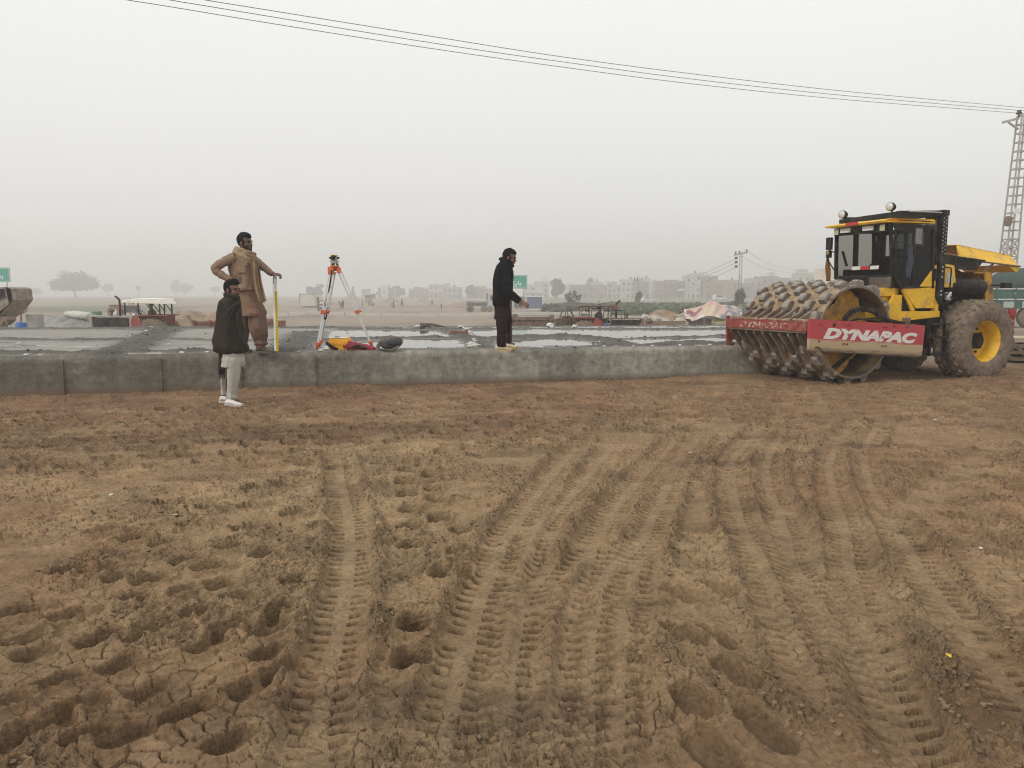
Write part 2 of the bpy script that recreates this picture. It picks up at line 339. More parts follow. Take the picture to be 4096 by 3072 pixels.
def soil(x, y):
    """height and colour of the rolled, rutted earth"""
    N = x.size; h = np.zeros(N); flat = np.zeros(N); loose = np.zeros(N); berm = np.zeros(N); deep = np.zeros(N); trk = np.zeros(N); lug = np.zeros(N); calm_ = np.zeros(N)
    wob = (fbm(x * 5, y * 5, 3, 40) - .5)
    for pl in TRACKS:
        d, s, sd_, tot = track_dist(x, y, pl)
        m = d < .42
        if not m.any(): continue
        dd = np.abs(d[m] + wob[m] * .022); ss = s[m]; ends = sstep(0, .35, ss) * sstep(0, .5, tot - ss + .25)
        fade = ends * (0.60 + 0.40 * sstep(.36, .5, fbm(x[m] * 1.1, y[m] * 1.1, 2, 77)))
        c = np.exp(-(dd / .036)**4)                        # bare strip pressed between the lugs
        ph = (ss + dd * .30 + .022 * (vnoise(ss * 8, sd_[m] * 3, 5) - .5)) / .082 + .25 * (sd_[m] > 0)
        fr_ = ph % 1; lng = .085 + .05 * vnoise(np.floor(ph) * 1.7, sd_[m] * 3 + 2, 8)
        tooth = sstep(.04, .10, fr_) * (1 - sstep(.34, .52, fr_)) * sstep(.036, .044, dd) * (1 - sstep(lng - .012, lng + .006, dd)) * (vnoise(np.floor(ph) * 3.3, sd_[m] * 7 + 3, 6) > .12)
        rut = (1 - sstep(.115, .15, dd))
        bz = np.exp(-((dd - .172) / .038)**2)
        h[m] = h[m] * (1 - .8 * rut * fade) + fade * (-.012 * rut - .036 * tooth + bz * (.004 + .040 * fbm(x[m] * 9, y[m] * 9, 3, 50)))
        flat[m] = np.maximum(flat[m], fade * rut * (1 - .35 * tooth)); berm[m] = np.maximum(berm[m], fade * bz); trk[m] = np.maximum(trk[m], fade * c); lug[m] = np.maximum(lug[m], fade * tooth)
    for pl in SMOOTH:
        d, s, sd_, tot = track_dist(x, y, pl); m = d < .3
        if not m.any(): continue
        rut = 1 - sstep(.10, .17, d[m] + wob[m] * .05)
        groove = np.cos(d[m] / .016 * math.pi) * .0012 * rut
        flat[m] = np.maximum(flat[m], rut); h[m] += -.02 * rut + groove; trk[m] = np.maximum(trk[m], rut * .7)
    for (cx, cyy, a, l, wd, dp) in PITS:
        m = (np.abs(x - cx) < l * 1.3) & (np.abs(y - cyy) < l * 1.3)
        if not m.any(): continue
        xx = x[m] - cx; yy = y[m] - cyy; u = (xx * math.cos(a) + yy * math.sin(a)) / (l * .5); v = (-xx * math.sin(a) + yy * math.cos(a)) / (wd * .5)
        q = (np.abs(u)**3.5 + np.abs(v)**3.5)**(1 / 3.5) + wob[m] * .10
        inn = 1 - sstep(.90, 1.03, q)
        fl = 1.15 * dp * (0.85 - 0.34 * u)                         # the foot rolls in and out: one end is deeper
        rim = np.exp(-((q - 1.22) / .20)**2)
        h[m] = h[m] * (1 - inn) - fl * inn + rim * dp * .30 * (0.3 + 1.3 * fbm(x[m] * 9, y[m] * 9, 3, 60))
        flat[m] = np.maximum(flat[m] * (1 - inn), inn * .9); deep[m] = np.maximum(deep[m], inn); calm_[m] = np.maximum(calm_[m], np.exp(-(q / 1.7)**6)); berm[m] = np.maximum(berm[m] * (1 - inn), rim * .45 * (fbm(x[m] * 4, y[m] * 4, 2, 66) > .42))
    far = sstep(6, 9, y)
    bx, by = x - .78, y - 2.92; bu = bx * math.cos(R(112)) + by * math.sin(R(112)); bv = -bx * math.sin(R(112)) + by * math.cos(R(112))
    bank = np.exp(-(bu / .62)**4 - ((bv + .04 * wob) / .27)**4); h += bank * (.035 + .03 * (fbm(x * 6, y * 6, 3, 83) - .3)); berm = np.maximum(berm, bank * .8 * (1 - deep))
    big = fbm(x * .7, y * .7, 3, 3); med = fbm(x * 3, y * 3, 4, 9)
    loose = np.clip(sstep(.50, .64, fbm(x * 1.7, y * 1.7, 4, 21)) * .8 + berm * .9 + .30 * far, 0, 1) * (1 - .97 * flat) * (1 - .9 * deep) * (1 - .45 * calm_)
    h += .05 * (big - .5) + .035 * (med - .5) * (1 - .6 * flat)
    f1, f2, idv = worley(x * 11 + 2 * wob, y * 11, 31)
    plate = sstep(.42, .6, fbm(x * 2.2, y * 2.2, 3, 90)) * (1 - flat) * (1 - deep) * (1 - .6 * calm_)
    h += plate * ((idv - .5) * .024 - .016 * (1 - sstep(.0, .09, f2 - f1)))
    brk = np.zeros(N)
    for fs_, a_, sd0, th_ in ((12, .040, 70, .55), (25, .027, 71, .35), (54, .016, 72, .2)):
        wx = x + .05 * (vnoise(x * 30, y * 30, sd0) - .5) * 13 / fs_; g1, g2, gid = worley(wx * fs_, y * fs_, sd0)
        dome = np.clip(1 - (g1 / .66)**2, 0, 1) * (gid > th_) * (.35 + .65 * gid) * (1 if fs_ < 20 else 1 - sstep(5, 8.5, y))
        h += loose * a_ * dome; brk = np.maximum(brk, loose * (1 - sstep(.0, .16, g2 - g1)))
    h += (.014 * (fbm(x * 17, y * 17, 3, 12) - .5) + .010 * (fbm(x * 43, y * 43, 2, 14) - .5)) * (1 - .80 * flat)
    crk = (1 - sstep(.0, .05, f2 - f1)) * sstep(.40, .55, fbm(x * 1.3, y * 1.3, 3, 95)) * (1 - .6 * flat); h -= .014 * crk
    # soil colours: soil, damp patches and packing, with crevice shade painted into pits and lug prints
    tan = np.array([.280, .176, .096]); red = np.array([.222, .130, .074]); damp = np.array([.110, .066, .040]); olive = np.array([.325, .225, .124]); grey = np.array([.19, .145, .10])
    nearwall = sstep(-5.2, -1.5, y - wall_y(x) + 1.6 * (big - .5)) * (1 - .55 * sstep(-1, 2.5, x))
    wr = np.clip(nearwall * .85 + .35 * sstep(.5, .7, fbm(x * .5, y * .5, 3, 15)), 0, 1)
    mid = np.exp(-((x + .3) / 2.2)**2) * np.exp(-((y - 5.2) / 2.3)**2)
    wo = np.clip(mid * .9 + .5 * sstep(.48, .66, fbm(x * .8 + 4, y * .8, 3, 25)), 0, 1) * (1 - wr * .8)
    w_damp_shade = sstep(.56, .72, fbm(x * 1.1, y * 2.2, 4, 35)) * .42 + berm * .10
    w_damp_shade = np.clip(w_damp_shade * (1 - .7 * calm_) + .30 * deep + .48 * lug + .25 * sstep(4.4, 2.2, y) + .55 * np.exp(-((y - wall_y(x) + 4.3 + .4 * wob) / .55)**2) * sstep(1.5, -2, x), 0, .9)  # pit and lug terms paint shade into the hollows, on top of damp patches
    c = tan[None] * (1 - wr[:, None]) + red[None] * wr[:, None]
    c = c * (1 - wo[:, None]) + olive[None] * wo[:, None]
    c = c * (1 - w_damp_shade[:, None]) + damp[None] * w_damp_shade[:, None]
    wg = np.clip(trk * .35 + .25 * sstep(.5, .7, fbm(x * 2.4, y * 2.4, 3, 45)), 0, .6)[:, None]
    c = c * (1 - wg) + np.array([.31, .222, .13])[None] * wg
    crumb = (loose * sstep(.45, .7, fbm(x * 20, y * 20, 2, 65)))[:, None] * .35
    c = c * (1 - crumb) + grey[None] * crumb
    c *= 1.07 * (0.84 + .32 * med)[:, None] * (0.92 + .16 * idv * plate)[:, None]
    return h, c, loose
def ground_z(x, y):
    xa = np.array([float(x)]); ya = np.array([float(y)])
    return float(zbase(xa, ya)[0] + soil(xa, ya)[0][0])
th = np.concatenate([np.linspace(-80, -44, 30)[:-1], np.degrees(np.arctan(np.linspace(math.tan(R(-44)), math.tan(R(44)), 1240))), np.linspace(44, 80, 30)[1:]])
rows = [.45]
while rows[-1] < 18.5:
    r = rows[-1]; rows.append(r + (.04 if r < 1.6 else min(max(r * r / 1192 * .62, .0075), .034)))
nd = len(rows)
while rows[-1] < 6000: rows.append(rows[-1] * 1.075)
rows = np.array(rows)
TT, RR = np.meshgrid(np.radians(th), rows); gx = (RR * np.sin(TT)).ravel(); gy = (RR * np.cos(TT)).ravel(); rr_ = RR.ravel()
hz = zbase(gx, gy); gc = np.zeros((gx.size, 3))
near = (rr_ < 18.6)
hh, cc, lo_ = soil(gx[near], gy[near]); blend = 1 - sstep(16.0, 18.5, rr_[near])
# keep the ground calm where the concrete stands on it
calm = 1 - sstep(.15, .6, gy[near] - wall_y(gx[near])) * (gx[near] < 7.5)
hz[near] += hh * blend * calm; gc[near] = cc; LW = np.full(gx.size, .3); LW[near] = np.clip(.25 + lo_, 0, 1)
fx, fy = gx[~near], gy[~near]
n1 = fbm(fx * .12, fy * .05, 4, 3); n2 = fbm(fx * .6, fy * .25, 4, 8); n3 = fbm(fx * .02, fy * .012, 3, 13)
dirt = np.array([.265, .208, .155]) ; pale = np.array([.32, .26, .20]); dkd = np.array([.16, .125, .095]); grn = np.array([.125, .135, .065]); stub = np.array([.25, .215, .135])
c = dirt[None] * (1 - n2[:, None]) + pale[None] * n2[:, None]
wk = sstep(.55, .7, n1)[:, None] * .6; c = c * (1 - wk) + dkd[None] * wk
left = sstep(.13, .19, -fx / np.maximum(fy, 1) - .27 + .04 * (n3 - .5))
g1_ = (left * sstep(120, 128, fy) * (1 - sstep(178, 190, fy)))[:, None] * .85; c = c * (1 - g1_) + grn[None] * g1_
g2_ = (left * sstep(185, 200, fy))[:, None] * .7; c = c * (1 - g2_) + stub[None] * g2_
rightf = (sstep(.02, .06, fx / np.maximum(fy, 1)) * sstep(96, 104, fy))[:, None] * .7; c = c * (1 - rightf) + np.array([.16, .17, .09])[None] * rightf
g4 = (sstep(330, 420, fy))[:, None] * .6; c = c * (1 - g4) + np.array([.18, .17, .11])[None] * g4
gc[~near] = c
hz[~near] += (n1 - .5) * np.where(np.hypot(fx, fy) < 90, .18, .5) * sstep(18, 40, np.hypot(fx, fy))
nr, nc = RR.shape
idx = np.arange(nr * nc).reshape(nr, nc)
F = np.stack([idx[:-1, :-1], idx[:-1, 1:], idx[1:, 1:], idx[1:, :-1]], -1).reshape(-1, 4)[:, ::-1]
me = bpy.data.meshes.new('ground'); nv = gx.size; nf = len(F)
me.vertices.add(nv); me.vertices.foreach_set('co', np.stack([gx, gy, hz], 1).astype(np.float32).ravel())
me.loops.add(nf * 4); me.loops.foreach_set('vertex_index', F.astype(np.int32).ravel())
me.polygons.add(nf); me.polygons.foreach_set('loop_start', np.arange(0, nf * 4, 4, dtype=np.int32))
me.polygons.foreach_set('use_smooth', np.ones(nf, bool))
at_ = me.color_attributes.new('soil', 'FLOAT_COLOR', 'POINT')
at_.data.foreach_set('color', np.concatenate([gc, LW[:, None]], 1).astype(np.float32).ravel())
me.update(calc_edges=True)
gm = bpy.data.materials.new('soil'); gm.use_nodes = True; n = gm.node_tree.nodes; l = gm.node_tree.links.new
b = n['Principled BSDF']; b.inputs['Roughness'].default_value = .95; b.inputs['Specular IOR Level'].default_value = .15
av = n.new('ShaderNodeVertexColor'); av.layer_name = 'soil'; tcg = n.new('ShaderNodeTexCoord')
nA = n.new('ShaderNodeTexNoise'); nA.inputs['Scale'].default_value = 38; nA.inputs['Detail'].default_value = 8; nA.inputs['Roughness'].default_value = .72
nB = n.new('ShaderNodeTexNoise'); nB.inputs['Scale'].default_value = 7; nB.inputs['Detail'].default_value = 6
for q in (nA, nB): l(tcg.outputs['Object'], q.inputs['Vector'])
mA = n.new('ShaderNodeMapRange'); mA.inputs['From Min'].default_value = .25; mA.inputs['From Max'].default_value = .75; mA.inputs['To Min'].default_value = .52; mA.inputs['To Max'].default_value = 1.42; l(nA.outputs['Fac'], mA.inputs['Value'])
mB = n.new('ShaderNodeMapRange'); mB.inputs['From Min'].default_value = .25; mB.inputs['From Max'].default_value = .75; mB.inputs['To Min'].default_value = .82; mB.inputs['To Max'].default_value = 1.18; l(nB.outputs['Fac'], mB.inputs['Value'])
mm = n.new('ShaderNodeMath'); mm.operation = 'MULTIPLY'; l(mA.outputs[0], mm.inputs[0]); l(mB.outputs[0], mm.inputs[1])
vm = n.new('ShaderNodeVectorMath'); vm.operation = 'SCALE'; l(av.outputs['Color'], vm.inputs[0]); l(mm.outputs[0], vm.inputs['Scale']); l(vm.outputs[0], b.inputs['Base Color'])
bp = n.new('ShaderNodeBump'); bp.inputs['Strength'].default_value = .95; bp.inputs['Distance'].default_value = .022; 
vo = n.new('ShaderNodeTexVoronoi'); vo.inputs['Scale'].default_value = 42; v2 = n.new('ShaderNodeTexVoronoi'); v2.inputs['Scale'].default_value = 95
wp = n.new('ShaderNodeVectorMath'); wp.operation = 'MULTIPLY_ADD'; wp.inputs[1].default_value = (.02, .02, .02); l(nB.outputs['Color'], wp.inputs[0]); l(tcg.outputs['Object'], wp.inputs[2]); l(wp.outputs[0], vo.inputs['Vector']); l(wp.outputs[0], v2.inputs['Vector'])
va = n.new('ShaderNodeMath'); va.operation = 'MULTIPLY_ADD'; va.inputs[1].default_value = .5; l(v2.outputs['Distance'], va.inputs[0]); l(vo.outputs['Distance'], va.inputs[2])
vb = n.new('ShaderNodeMath'); vb.operation = 'MULTIPLY'; l(va.outputs[0], vb.inputs[0]); l(av.outputs['Alpha'], vb.inputs[1])
hs_ = n.new('ShaderNodeMath'); hs_.operation = 'MULTIPLY_ADD'; hs_.inputs[1].default_value = -.9; l(vb.outputs[0], hs_.inputs[0]); l(nA.outputs['Fac'], hs_.inputs[2])
l(hs_.outputs[0], bp.inputs['Height']); l(bp.outputs[0], b.inputs['Normal'])
me.materials.append(gm)
ground = bpy.data.objects.new('ground', me); COL.objects.link(ground); tag(ground, kind='structure', label='brown rutted earth running out to hazy fields', cat='ground')
# crumbs broken out of the ruts
sel = np.where(near & (rr_ > 1.9) & (rr_ < 9.5) & (np.abs(np.degrees(TT.ravel())) < 42))[0]
lw = np.zeros(nv); lw[near] = lo_; pw = lw[sel]**2 * rr_[sel]**1.3; pick = rng.choice(sel, 8000, p=pw / pw.sum())
ico_v = np.array([(0,0,1),(.89,0,.45),(.28,.85,.45),(-.72,.53,.45),(-.72,-.53,.45),(.28,-.85,.45),(.72,.53,-.45),(-.28,.85,-.45),(-.89,0,-.45),(-.28,-.85,-.45),(.72,-.53,-.45),(0,0,-1)])
ico_f = np.array([(0,1,2),(0,2,3),(0,3,4),(0,4,5),(0,5,1),(1,6,2),(2,7,3),(3,8,4),(4,9,5),(5,10,1),(6,7,2),(7,8,3),(8,9,4),(9,10,5),(10,6,1),(11,7,6),(11,8,7),(11,9,8),(11,10,9),(11,6,10)])
def pebbles(name, P, size, m, jit=.35, squash=.7):
    k = len(P); V = ico_v[None] * (1 + jit * (rng.random((k, 12, 1)) - .5) * 2) * size[:, None, None] * (1 + .5 * (rng.random((k, 1, 3)) - .5)) * np.array([1, 1, squash])
    a = rng.random(k) * 6.28; ca, sa = np.cos(a)[:, None], np.sin(a)[:, None]
    V = np.stack([V[..., 0] * ca - V[..., 1] * sa, V[..., 0] * sa + V[..., 1] * ca, V[..., 2]], -1) + P[:, None]
    Fq = (ico_f[None] + 12 * np.arange(k)[:, None, None]).reshape(-1, 3)
    me = bpy.data.meshes.new(name); me.from_pydata(V.reshape(-1, 3).tolist(), [], Fq.tolist()); me.materials.append(m); me.update()
    o = bpy.data.objects.new(name, me); COL.objects.link(o); return o
M['clod'] = mat('clod', (0.20, 0.132, 0.076), .95, var=.4, scale=3, bump=.6, bscale=120)
sz = .003 + .012 * rng.random(8000)**3.5
o = pebbles('soil_clods', np.stack([gx[pick], gy[pick], hz[pick] + sz * .35], 1), sz, M['clod']); tag(o, 'brown crumbs of broken earth strewn over the ruts', 'clods', kind='stuff')
def gh(x, y):                                             # height of the built sheet under a point
    t = math.degrees(math.atan2(x, y)); r = math.hypot(x, y)
    j = min(max(np.searchsorted(th, t), 1), nc - 1); i = min(max(np.searchsorted(rows, r), 1), nr - 1)
    j = j if abs(th[j] - t) < abs(th[j - 1] - t) else j - 1; i = i if abs(rows[i] - r) < abs(rows[i - 1] - r) else i - 1
    return float(hz[i * nc + j])

# ================================================================== CONCRETE SLAB with its curing ponds
TOP = 0.62
def slab_back(x): return 22.9 + 0.12 * x
cm = bpy.data.materials.new('cast_concrete'); cm.use_nodes = True; n = cm.node_tree.nodes; l = cm.node_tree.links.new
b = n['Principled BSDF']; b.inputs['Roughness'].default_value = .85
tcx = n.new('ShaderNodeTexCoord'); sp = n.new('ShaderNodeSeparateXYZ'); l(tcx.outputs['Object'], sp.inputs[0])
na = n.new('ShaderNodeTexNoise'); na.inputs['Scale'].default_value = 1.3; na.inputs['Detail'].default_value = 7; na.inputs['Roughness'].default_value = .7; l(tcx.outputs['Object'], na.inputs['Vector'])
nb = n.new('ShaderNodeTexNoise'); nb.inputs['Scale'].default_value = 9; nb.inputs['Detail'].default_value = 8; nb.inputs['Roughness'].default_value = .75
mp = n.new('ShaderNodeMapping'); mp.inputs['Scale'].default_value = (1.0, 1, 1.4); l(tcx.outputs['Object'], mp.inputs[0]); l(mp.outputs[0], nb.inputs['Vector'])
mx = n.new('ShaderNodeMapRange'); mx.inputs['From Min'].default_value = -5.5; mx.inputs['From Max'].default_value = 0.5; l(sp.outputs['X'], mx.inputs['Value'])
ad = n.new('ShaderNodeMath'); ad.operation = 'MULTIPLY_ADD'; l(na.outputs['Fac'], ad.inputs[0]); ad.inputs[1].default_value = 2.4; l(mx.outputs[0], ad.inputs[2])
m2 = n.new('ShaderNodeMapRange'); m2.inputs['From Min'].default_value = 1.25; m2.inputs['From Max'].default_value = 2.2; l(ad.outputs[0], m2.inputs['Value'])
cmx = n.new('ShaderNodeMix'); cmx.data_type = 'RGBA'; cmx.inputs[6].default_value = (.130, .119, .097, 1); cmx.inputs[7].default_value = (.285, .270, .222, 1); l(m2.outputs[0], cmx.inputs[0])
mv = n.new('ShaderNodeMapRange'); mv.inputs['From Min'].default_value = .25; mv.inputs['From Max'].default_value = .75; mv.inputs['To Min'].default_value = .48; mv.inputs['To Max'].default_value = 1.5; l(nb.outputs['Fac'], mv.inputs['Value'])
sc_ = n.new('ShaderNodeVectorMath'); sc_.operation = 'SCALE'; l(cmx.outputs[2], sc_.inputs[0])
m3 = n.new('ShaderNodeMapping'); m3.inputs['Scale'].default_value = (1.7, 1, .5); l(tcx.outputs['Object'], m3.inputs[0]); n3 = n.new('ShaderNodeTexNoise'); n3.inputs['Scale'].default_value = 1.6; n3.inputs['Detail'].default_value = 9; n3.inputs['Roughness'].default_value = .78; l(m3.outputs[0], n3.inputs['Vector'])
v3 = n.new('ShaderNodeMapRange'); v3.inputs['From Min'].default_value = .34; v3.inputs['From Max'].default_value = .66; v3.inputs['To Min'].default_value = .66; v3.inputs['To Max'].default_value = 1.32; l(n3.outputs['Fac'], v3.inputs['Value'])
m4 = n.new('ShaderNodeMath'); m4.operation = 'MULTIPLY'; l(mv.outputs[0], m4.inputs[0]); l(v3.outputs[0], m4.inputs[1]); l(m4.outputs[0], sc_.inputs['Scale'])
zz = n.new('ShaderNodeMath'); zz.operation = 'MULTIPLY_ADD'; l(nb.outputs['Fac'], zz.inputs[0]); zz.inputs[1].default_value = -.30; l(sp.outputs['Z'], zz.inputs[2])
zr = n.new('ShaderNodeMapRange'); zr.inputs['From Min'].default_value = .02; zr.inputs['From Max'].default_value = -.10; l(zz.outputs[0], zr.inputs['Value'])
sx_ = n.new('ShaderNodeMix'); sx_.data_type = 'RGBA'; l(zr.outputs[0], sx_.inputs[0]); l(sc_.outputs[0], sx_.inputs[6]); sx_.inputs[7].default_value = (.15, .10, .065, 1); l(sx_.outputs[2], b.inputs['Base Color'])
bp = n.new('ShaderNodeBump'); bp.inputs['Strength'].default_value = .6; bp.inputs['Distance'].default_value = .02; l(nb.outputs['Fac'], bp.inputs['Height']); l(bp.outputs[0], b.inputs['Normal'])
M['concrete'] = cm
M['seam'] = mat('damp_seam', (.066, .062, .053), .9)
X0, X1 = -17.0, 7.6
xs = np.arange(X0, X1 + .01, .05); zs = np.concatenate([np.linspace(-.5, TOP - .02, 24), [TOP - .006, TOP + .012]])
mb = MB(); rings = []
XX, ZZ = np.meshgrid(xs, zs)
dn = (fbm(XX * 1.2, ZZ * 2, 3, 5) - .5) * .03 + (fbm(XX * 9, ZZ * 9, 3, 6) - .5) * .012
pan = np.floor((XX + 17) / 2.1); dn += (_h(pan.astype(np.int64), pan.astype(np.int64) * 0, 3) - .5) * .02
dn -= sstep(TOP - .05, TOP + .01, ZZ) * (.03 + .05 * fbm(XX * 4, ZZ * 0, 3, 7))
bit = np.exp(-((XX + 4.32) / .13)**2 - ((ZZ - .50) / .13)**2); dn -= bit * (.10 + .10 * (vnoise(XX * 22, ZZ * 22, 3) - .5))     # broken-out notch
YY = wall_y(XX) - dn
n_ = len(xs); V = np.stack([XX, YY, ZZ], -1).reshape(-1, 3); ii = np.arange(V.shape[0]).reshape(len(zs), n_)
Fq = np.stack([ii[:-1, :-1], ii[:-1, 1:], ii[1:, 1:], ii[1:, :-1]], -1).reshape(-1, 4)
mb.add(V.tolist(), Fq.tolist(), 0, True)
yb0, yb1 = slab_back(X0), slab_back(X1); ya0, ya1 = wall_y(X0) + .12, wall_y(X1) + .12
zt = TOP - .03
mb.add([(X0, ya0, -1.3), (X1, ya1, -1.3), (X1, yb1, -1.3), (X0, yb0, -1.3), (X0, ya0, zt), (X1, ya1, zt), (X1, yb1, zt), (X0, yb0, zt)], [(3, 2, 1, 0), (4, 5, 6, 7), (1, 2, 6, 5), (2, 3, 7, 6), (3, 0, 4, 7)])
for px in (252, 645, 966, 1262):
    d = ray(px, 1480); t = 13.2 / (d.y - .22 * d.x); x = d.x * t
    mb.box((x, wall_y(x) - .004, .27), (.016, .05, .60), Matrix.Rotation(math.atan(.22), 3, 'Z'), 0)
slab = mb.build('concrete_slab', [M['concrete'], M['seam']], fix=False)
tag(slab, 'long low concrete slab, its cast face dark and damp at one end, pale and streaked at the other', 'concrete slab')
# mud bunds and silt on top
BUNDS = []
def bund(pts, wd, hh): BUNDS.append(([tuple(gz(a, b, TOP).xy) for a, b in pts], wd, hh))
bund([(-200,1352),(0,1362),(200,1365),(420,1366),(600,1359)], .20, .075); bund([(600,1359),(720,1362),(860,1366),(990,1368),(1150,1362)], .17, .06)
bund([(430,1425),(490,1404),(560,1375),(620,1345),(670,1322)], .34, .11)
bund([(-200,1322),(0,1322),(250,1320),(640,1318),(1000,1317),(1180,1316),(1500,1318),(1760,1320),(2100,1316),(2400,1317),(2700,1318),(2990,1314)], .30, .09)
bund([(1130,1412),(1170,1385),(1200,1360),(1230,1335)], .40, .075)
bund([(1170,1363),(1300,1362),(1480,1360),(1620,1353),(1800,1355),(1900,1356)], .22, .09)
bund([(1780,1318),(1850,1345),(1900,1362),(1930,1392)], .30, .09)
bund([(1840,1354),(2060,1355),(2160,1350),(2270,1348),(2340,1353),(2400,1362),(2490,1381)], .30, .12)
bund([(2400,1362),(2600,1354),(2760,1351),(2900,1346),(3100,1340)], .18, .06)
bund([(2640,1383),(2700,1374),(2790,1373),(2860,1376),(2960,1380)], .26, .09)
bund([(1180,1366),(1450,1366)], .2, .06); bund([(480,1322),(560,1324),(720,1322)], .25, .06)
xs = np.arange(X0 + .02, X1 - .02, .045); vsn = np.concatenate([np.linspace(0, .12, 26)[:-1], np.linspace(.12, 1, 165)])
XX, VV = np.meshgrid(xs, vsn); YF = wall_y(XX) + .075; YB = slab_back(XX); YY = YF + (YB - YF) * VV
x_, y_ = XX.ravel(), YY.ravel(); dF = y_ - wall_y(x_); dB = slab_back(x_) - y_
bh = np.zeros(x_.size); wb = fbm(x_ * 2.5, y_ * 2.5, 4, 61)
for pl, wd, hh in BUNDS:
    d, s, sd_, tot = track_dist(x_, y_, pl); bh = np.maximum(bh, hh * (.62 if pl[0][1] < 17.5 else .5) * np.exp(-((d + (wb - .5) * .22) / wd)**2) * (0.45 + 1.1 * fbm(x_ * 3, y_ * 3, 3, 62)))
bh = np.maximum(bh, (.020 + .04 * (1 - sstep(-5.2, -4.4, x_)) + .045 * sstep(1.2, 1.8, x_)) * (.5 + 1.1 * (wb - .1)) * np.exp(-((dF - .34 - .25 * (wb - .5)) / .17)**2)); bh = np.maximum(bh, .035 * np.exp(-((dB - .3) / .30)**2) * (.3 + 1.2 * wb))
bh = np.maximum(bh, .018 * sstep(1.05, .5, dF + .6 * (wb - .5)) * (x_ > -3) * (x_ < 1.5))
lefty = 1 - sstep(-3.9, -3.6, x_ + .15 * (y_ - 14))
silt = .012 * (fbm(x_ * .8, y_ * 1.6, 4, 63) - .5) + .006 * (fbm(x_ * 5, y_ * 5, 3, 64) - .5)
px_ = 2048 + FPX * x_ / y_
rear = sstep(17.0, 17.6, y_ - .1 * x_)
basin = -.006 + lefty * (.0085 * (1 - rear) + .014 * rear) - (1 - lefty) * .009
basin += .009 * np.exp(-((x_ - .9) / 1.2)**2 - ((y_ - 14.9) / .5)**2) + .008 * np.exp(-((x_ + 3.4) / .9)**2)
rough = bh * (1 + .9 * (fbm(x_ * 14, y_ * 14, 3, 66) - .5))
z_ = TOP + .008 + basin + silt + rough + (bh > .02) * .012 * (fbm(x_ * 26, y_ * 26, 2, 67) - .5)
edge = sstep(.0, .10, dF - .075); z_ = TOP + .004 + (z_ - TOP - .004) * edge
mc = np.array([.095, .086, .070]); sc2 = np.array([.30, .28, .24]); wc = np.array([.13, .12, .10])
wsl = np.clip(1 - bh / .03, 0, 1)[:, None]; c = mc[None] * (1 - wsl) + sc2[None] * wsl * (.8 + .4 * fbm(x_ * 1.5, y_ * 3, 3, 68))[:, None]
lime = (sstep(.6, .68, fbm(x_ * 3.2, y_ * 9, 4, 69)) * sstep(.22, .12, dF))[:, None] * .75; c = c * (1 - lime) + np.array([.52, .51, .47])[None] * lime
me = bpy.data.meshes.new('wet_mud'); n_ = len(xs); ii = np.arange(x_.size).reshape(len(vsn), n_)
Fq = np.stack([ii[:-1, :-1], ii[:-1, 1:], ii[1:, 1:], ii[1:, :-1]], -1).reshape(-1, 4)
me.from_pydata(np.stack([x_, y_, z_], 1).tolist(), [], Fq.tolist()); me.polygons.foreach_set('use_smooth', np.ones(len(Fq), bool))
a2 = me.color_attributes.new('soil', 'FLOAT_COLOR', 'POINT'); a2.data.foreach_set('color', np.concatenate([c, np.ones((len(c), 1))], 1).astype(np.float32).ravel())
wmud = gm.copy(); wmud.name = 'wet_mud'; wmud.node_tree.nodes['Principled BSDF'].inputs['Roughness'].default_value = .62; wmud.node_tree.nodes['Principled BSDF'].inputs['Specular IOR Level'].default_value = .5
me.materials.append(wmud); mud = bpy.data.objects.new('wet_mud', me); COL.objects.link(mud); tag(mud, 'grey wet silt and hand-heaped mud bunds over the slab', 'mud', kind='stuff')
wm = bpy.data.materials.new('pond_water'); wm.use_nodes = True; b = wm.node_tree.nodes['Principled BSDF']
b.inputs['Base Color'].default_value = (.10, .105, .10, 1); b.inputs['Roughness'].default_value = .06; b.inputs['Specular IOR Level'].default_value = .6
nw = wm.node_tree.nodes.new('ShaderNodeTexNoise'); nw.inputs['Scale'].default_value = 6; bw = wm.node_tree.nodes.new('ShaderNodeBump'); bw.inputs['Strength'].default_value = .03; bw.inputs['Distance'].default_value = .01
wm.node_tree.links.new(nw.outputs['Fac'], bw.inputs['Height']); wm.node_tree.links.new(bw.outputs[0], b.inputs['Normal'])
zw = TOP + .0075; mb = MB(); mb.add([(X0 + .1, wall_y(X0) + .25, zw), (X1 - .1, wall_y(X1) + .25, zw), (X1 - .1, slab_back(X1) - .1, zw), (X0 + .1, slab_back(X0) - .1, zw)], [(0, 1, 2, 3)])
tag(mb.build('pond_water', wm), 'shallow still water ponded between mud bunds on the slab', 'water', kind='structure')

k_ = rng.choice(len(x_), 900, p=(bh + .003) / (bh + .003).sum()); sz = .007 + .022 * rng.random(900)**2.5
M['mudclod'] = mat('grey_mud_clod', (.10, .09, .075), .85, var=.5, scale=2, bump=.5, bscale=60)
o = pebbles('mud_clods', np.stack([x_[k_], y_[k_], z_[k_] + sz * .3], 1), sz, M['mudclod']); tag(o, 'grey lumps of mud scattered along the bunds on the slab', 'clods', kind='stuff')
# ================================================================== THE PADFOOT ROLLER (x to the rear, y away, z up; origin under the drum axle)
RO = thing('road_roller', 'yellow and black padfoot road roller with red drum frame and raised engine hood', 'road roller', (5.201, 13.24, 0.0), R(22))
def B(fn, name, m, parent=RO, bevel=0.0, **k):
    mb = MB(); fn(mb); return mb.build(name, m, parent, bevel, **k)
Y0 = -0.75
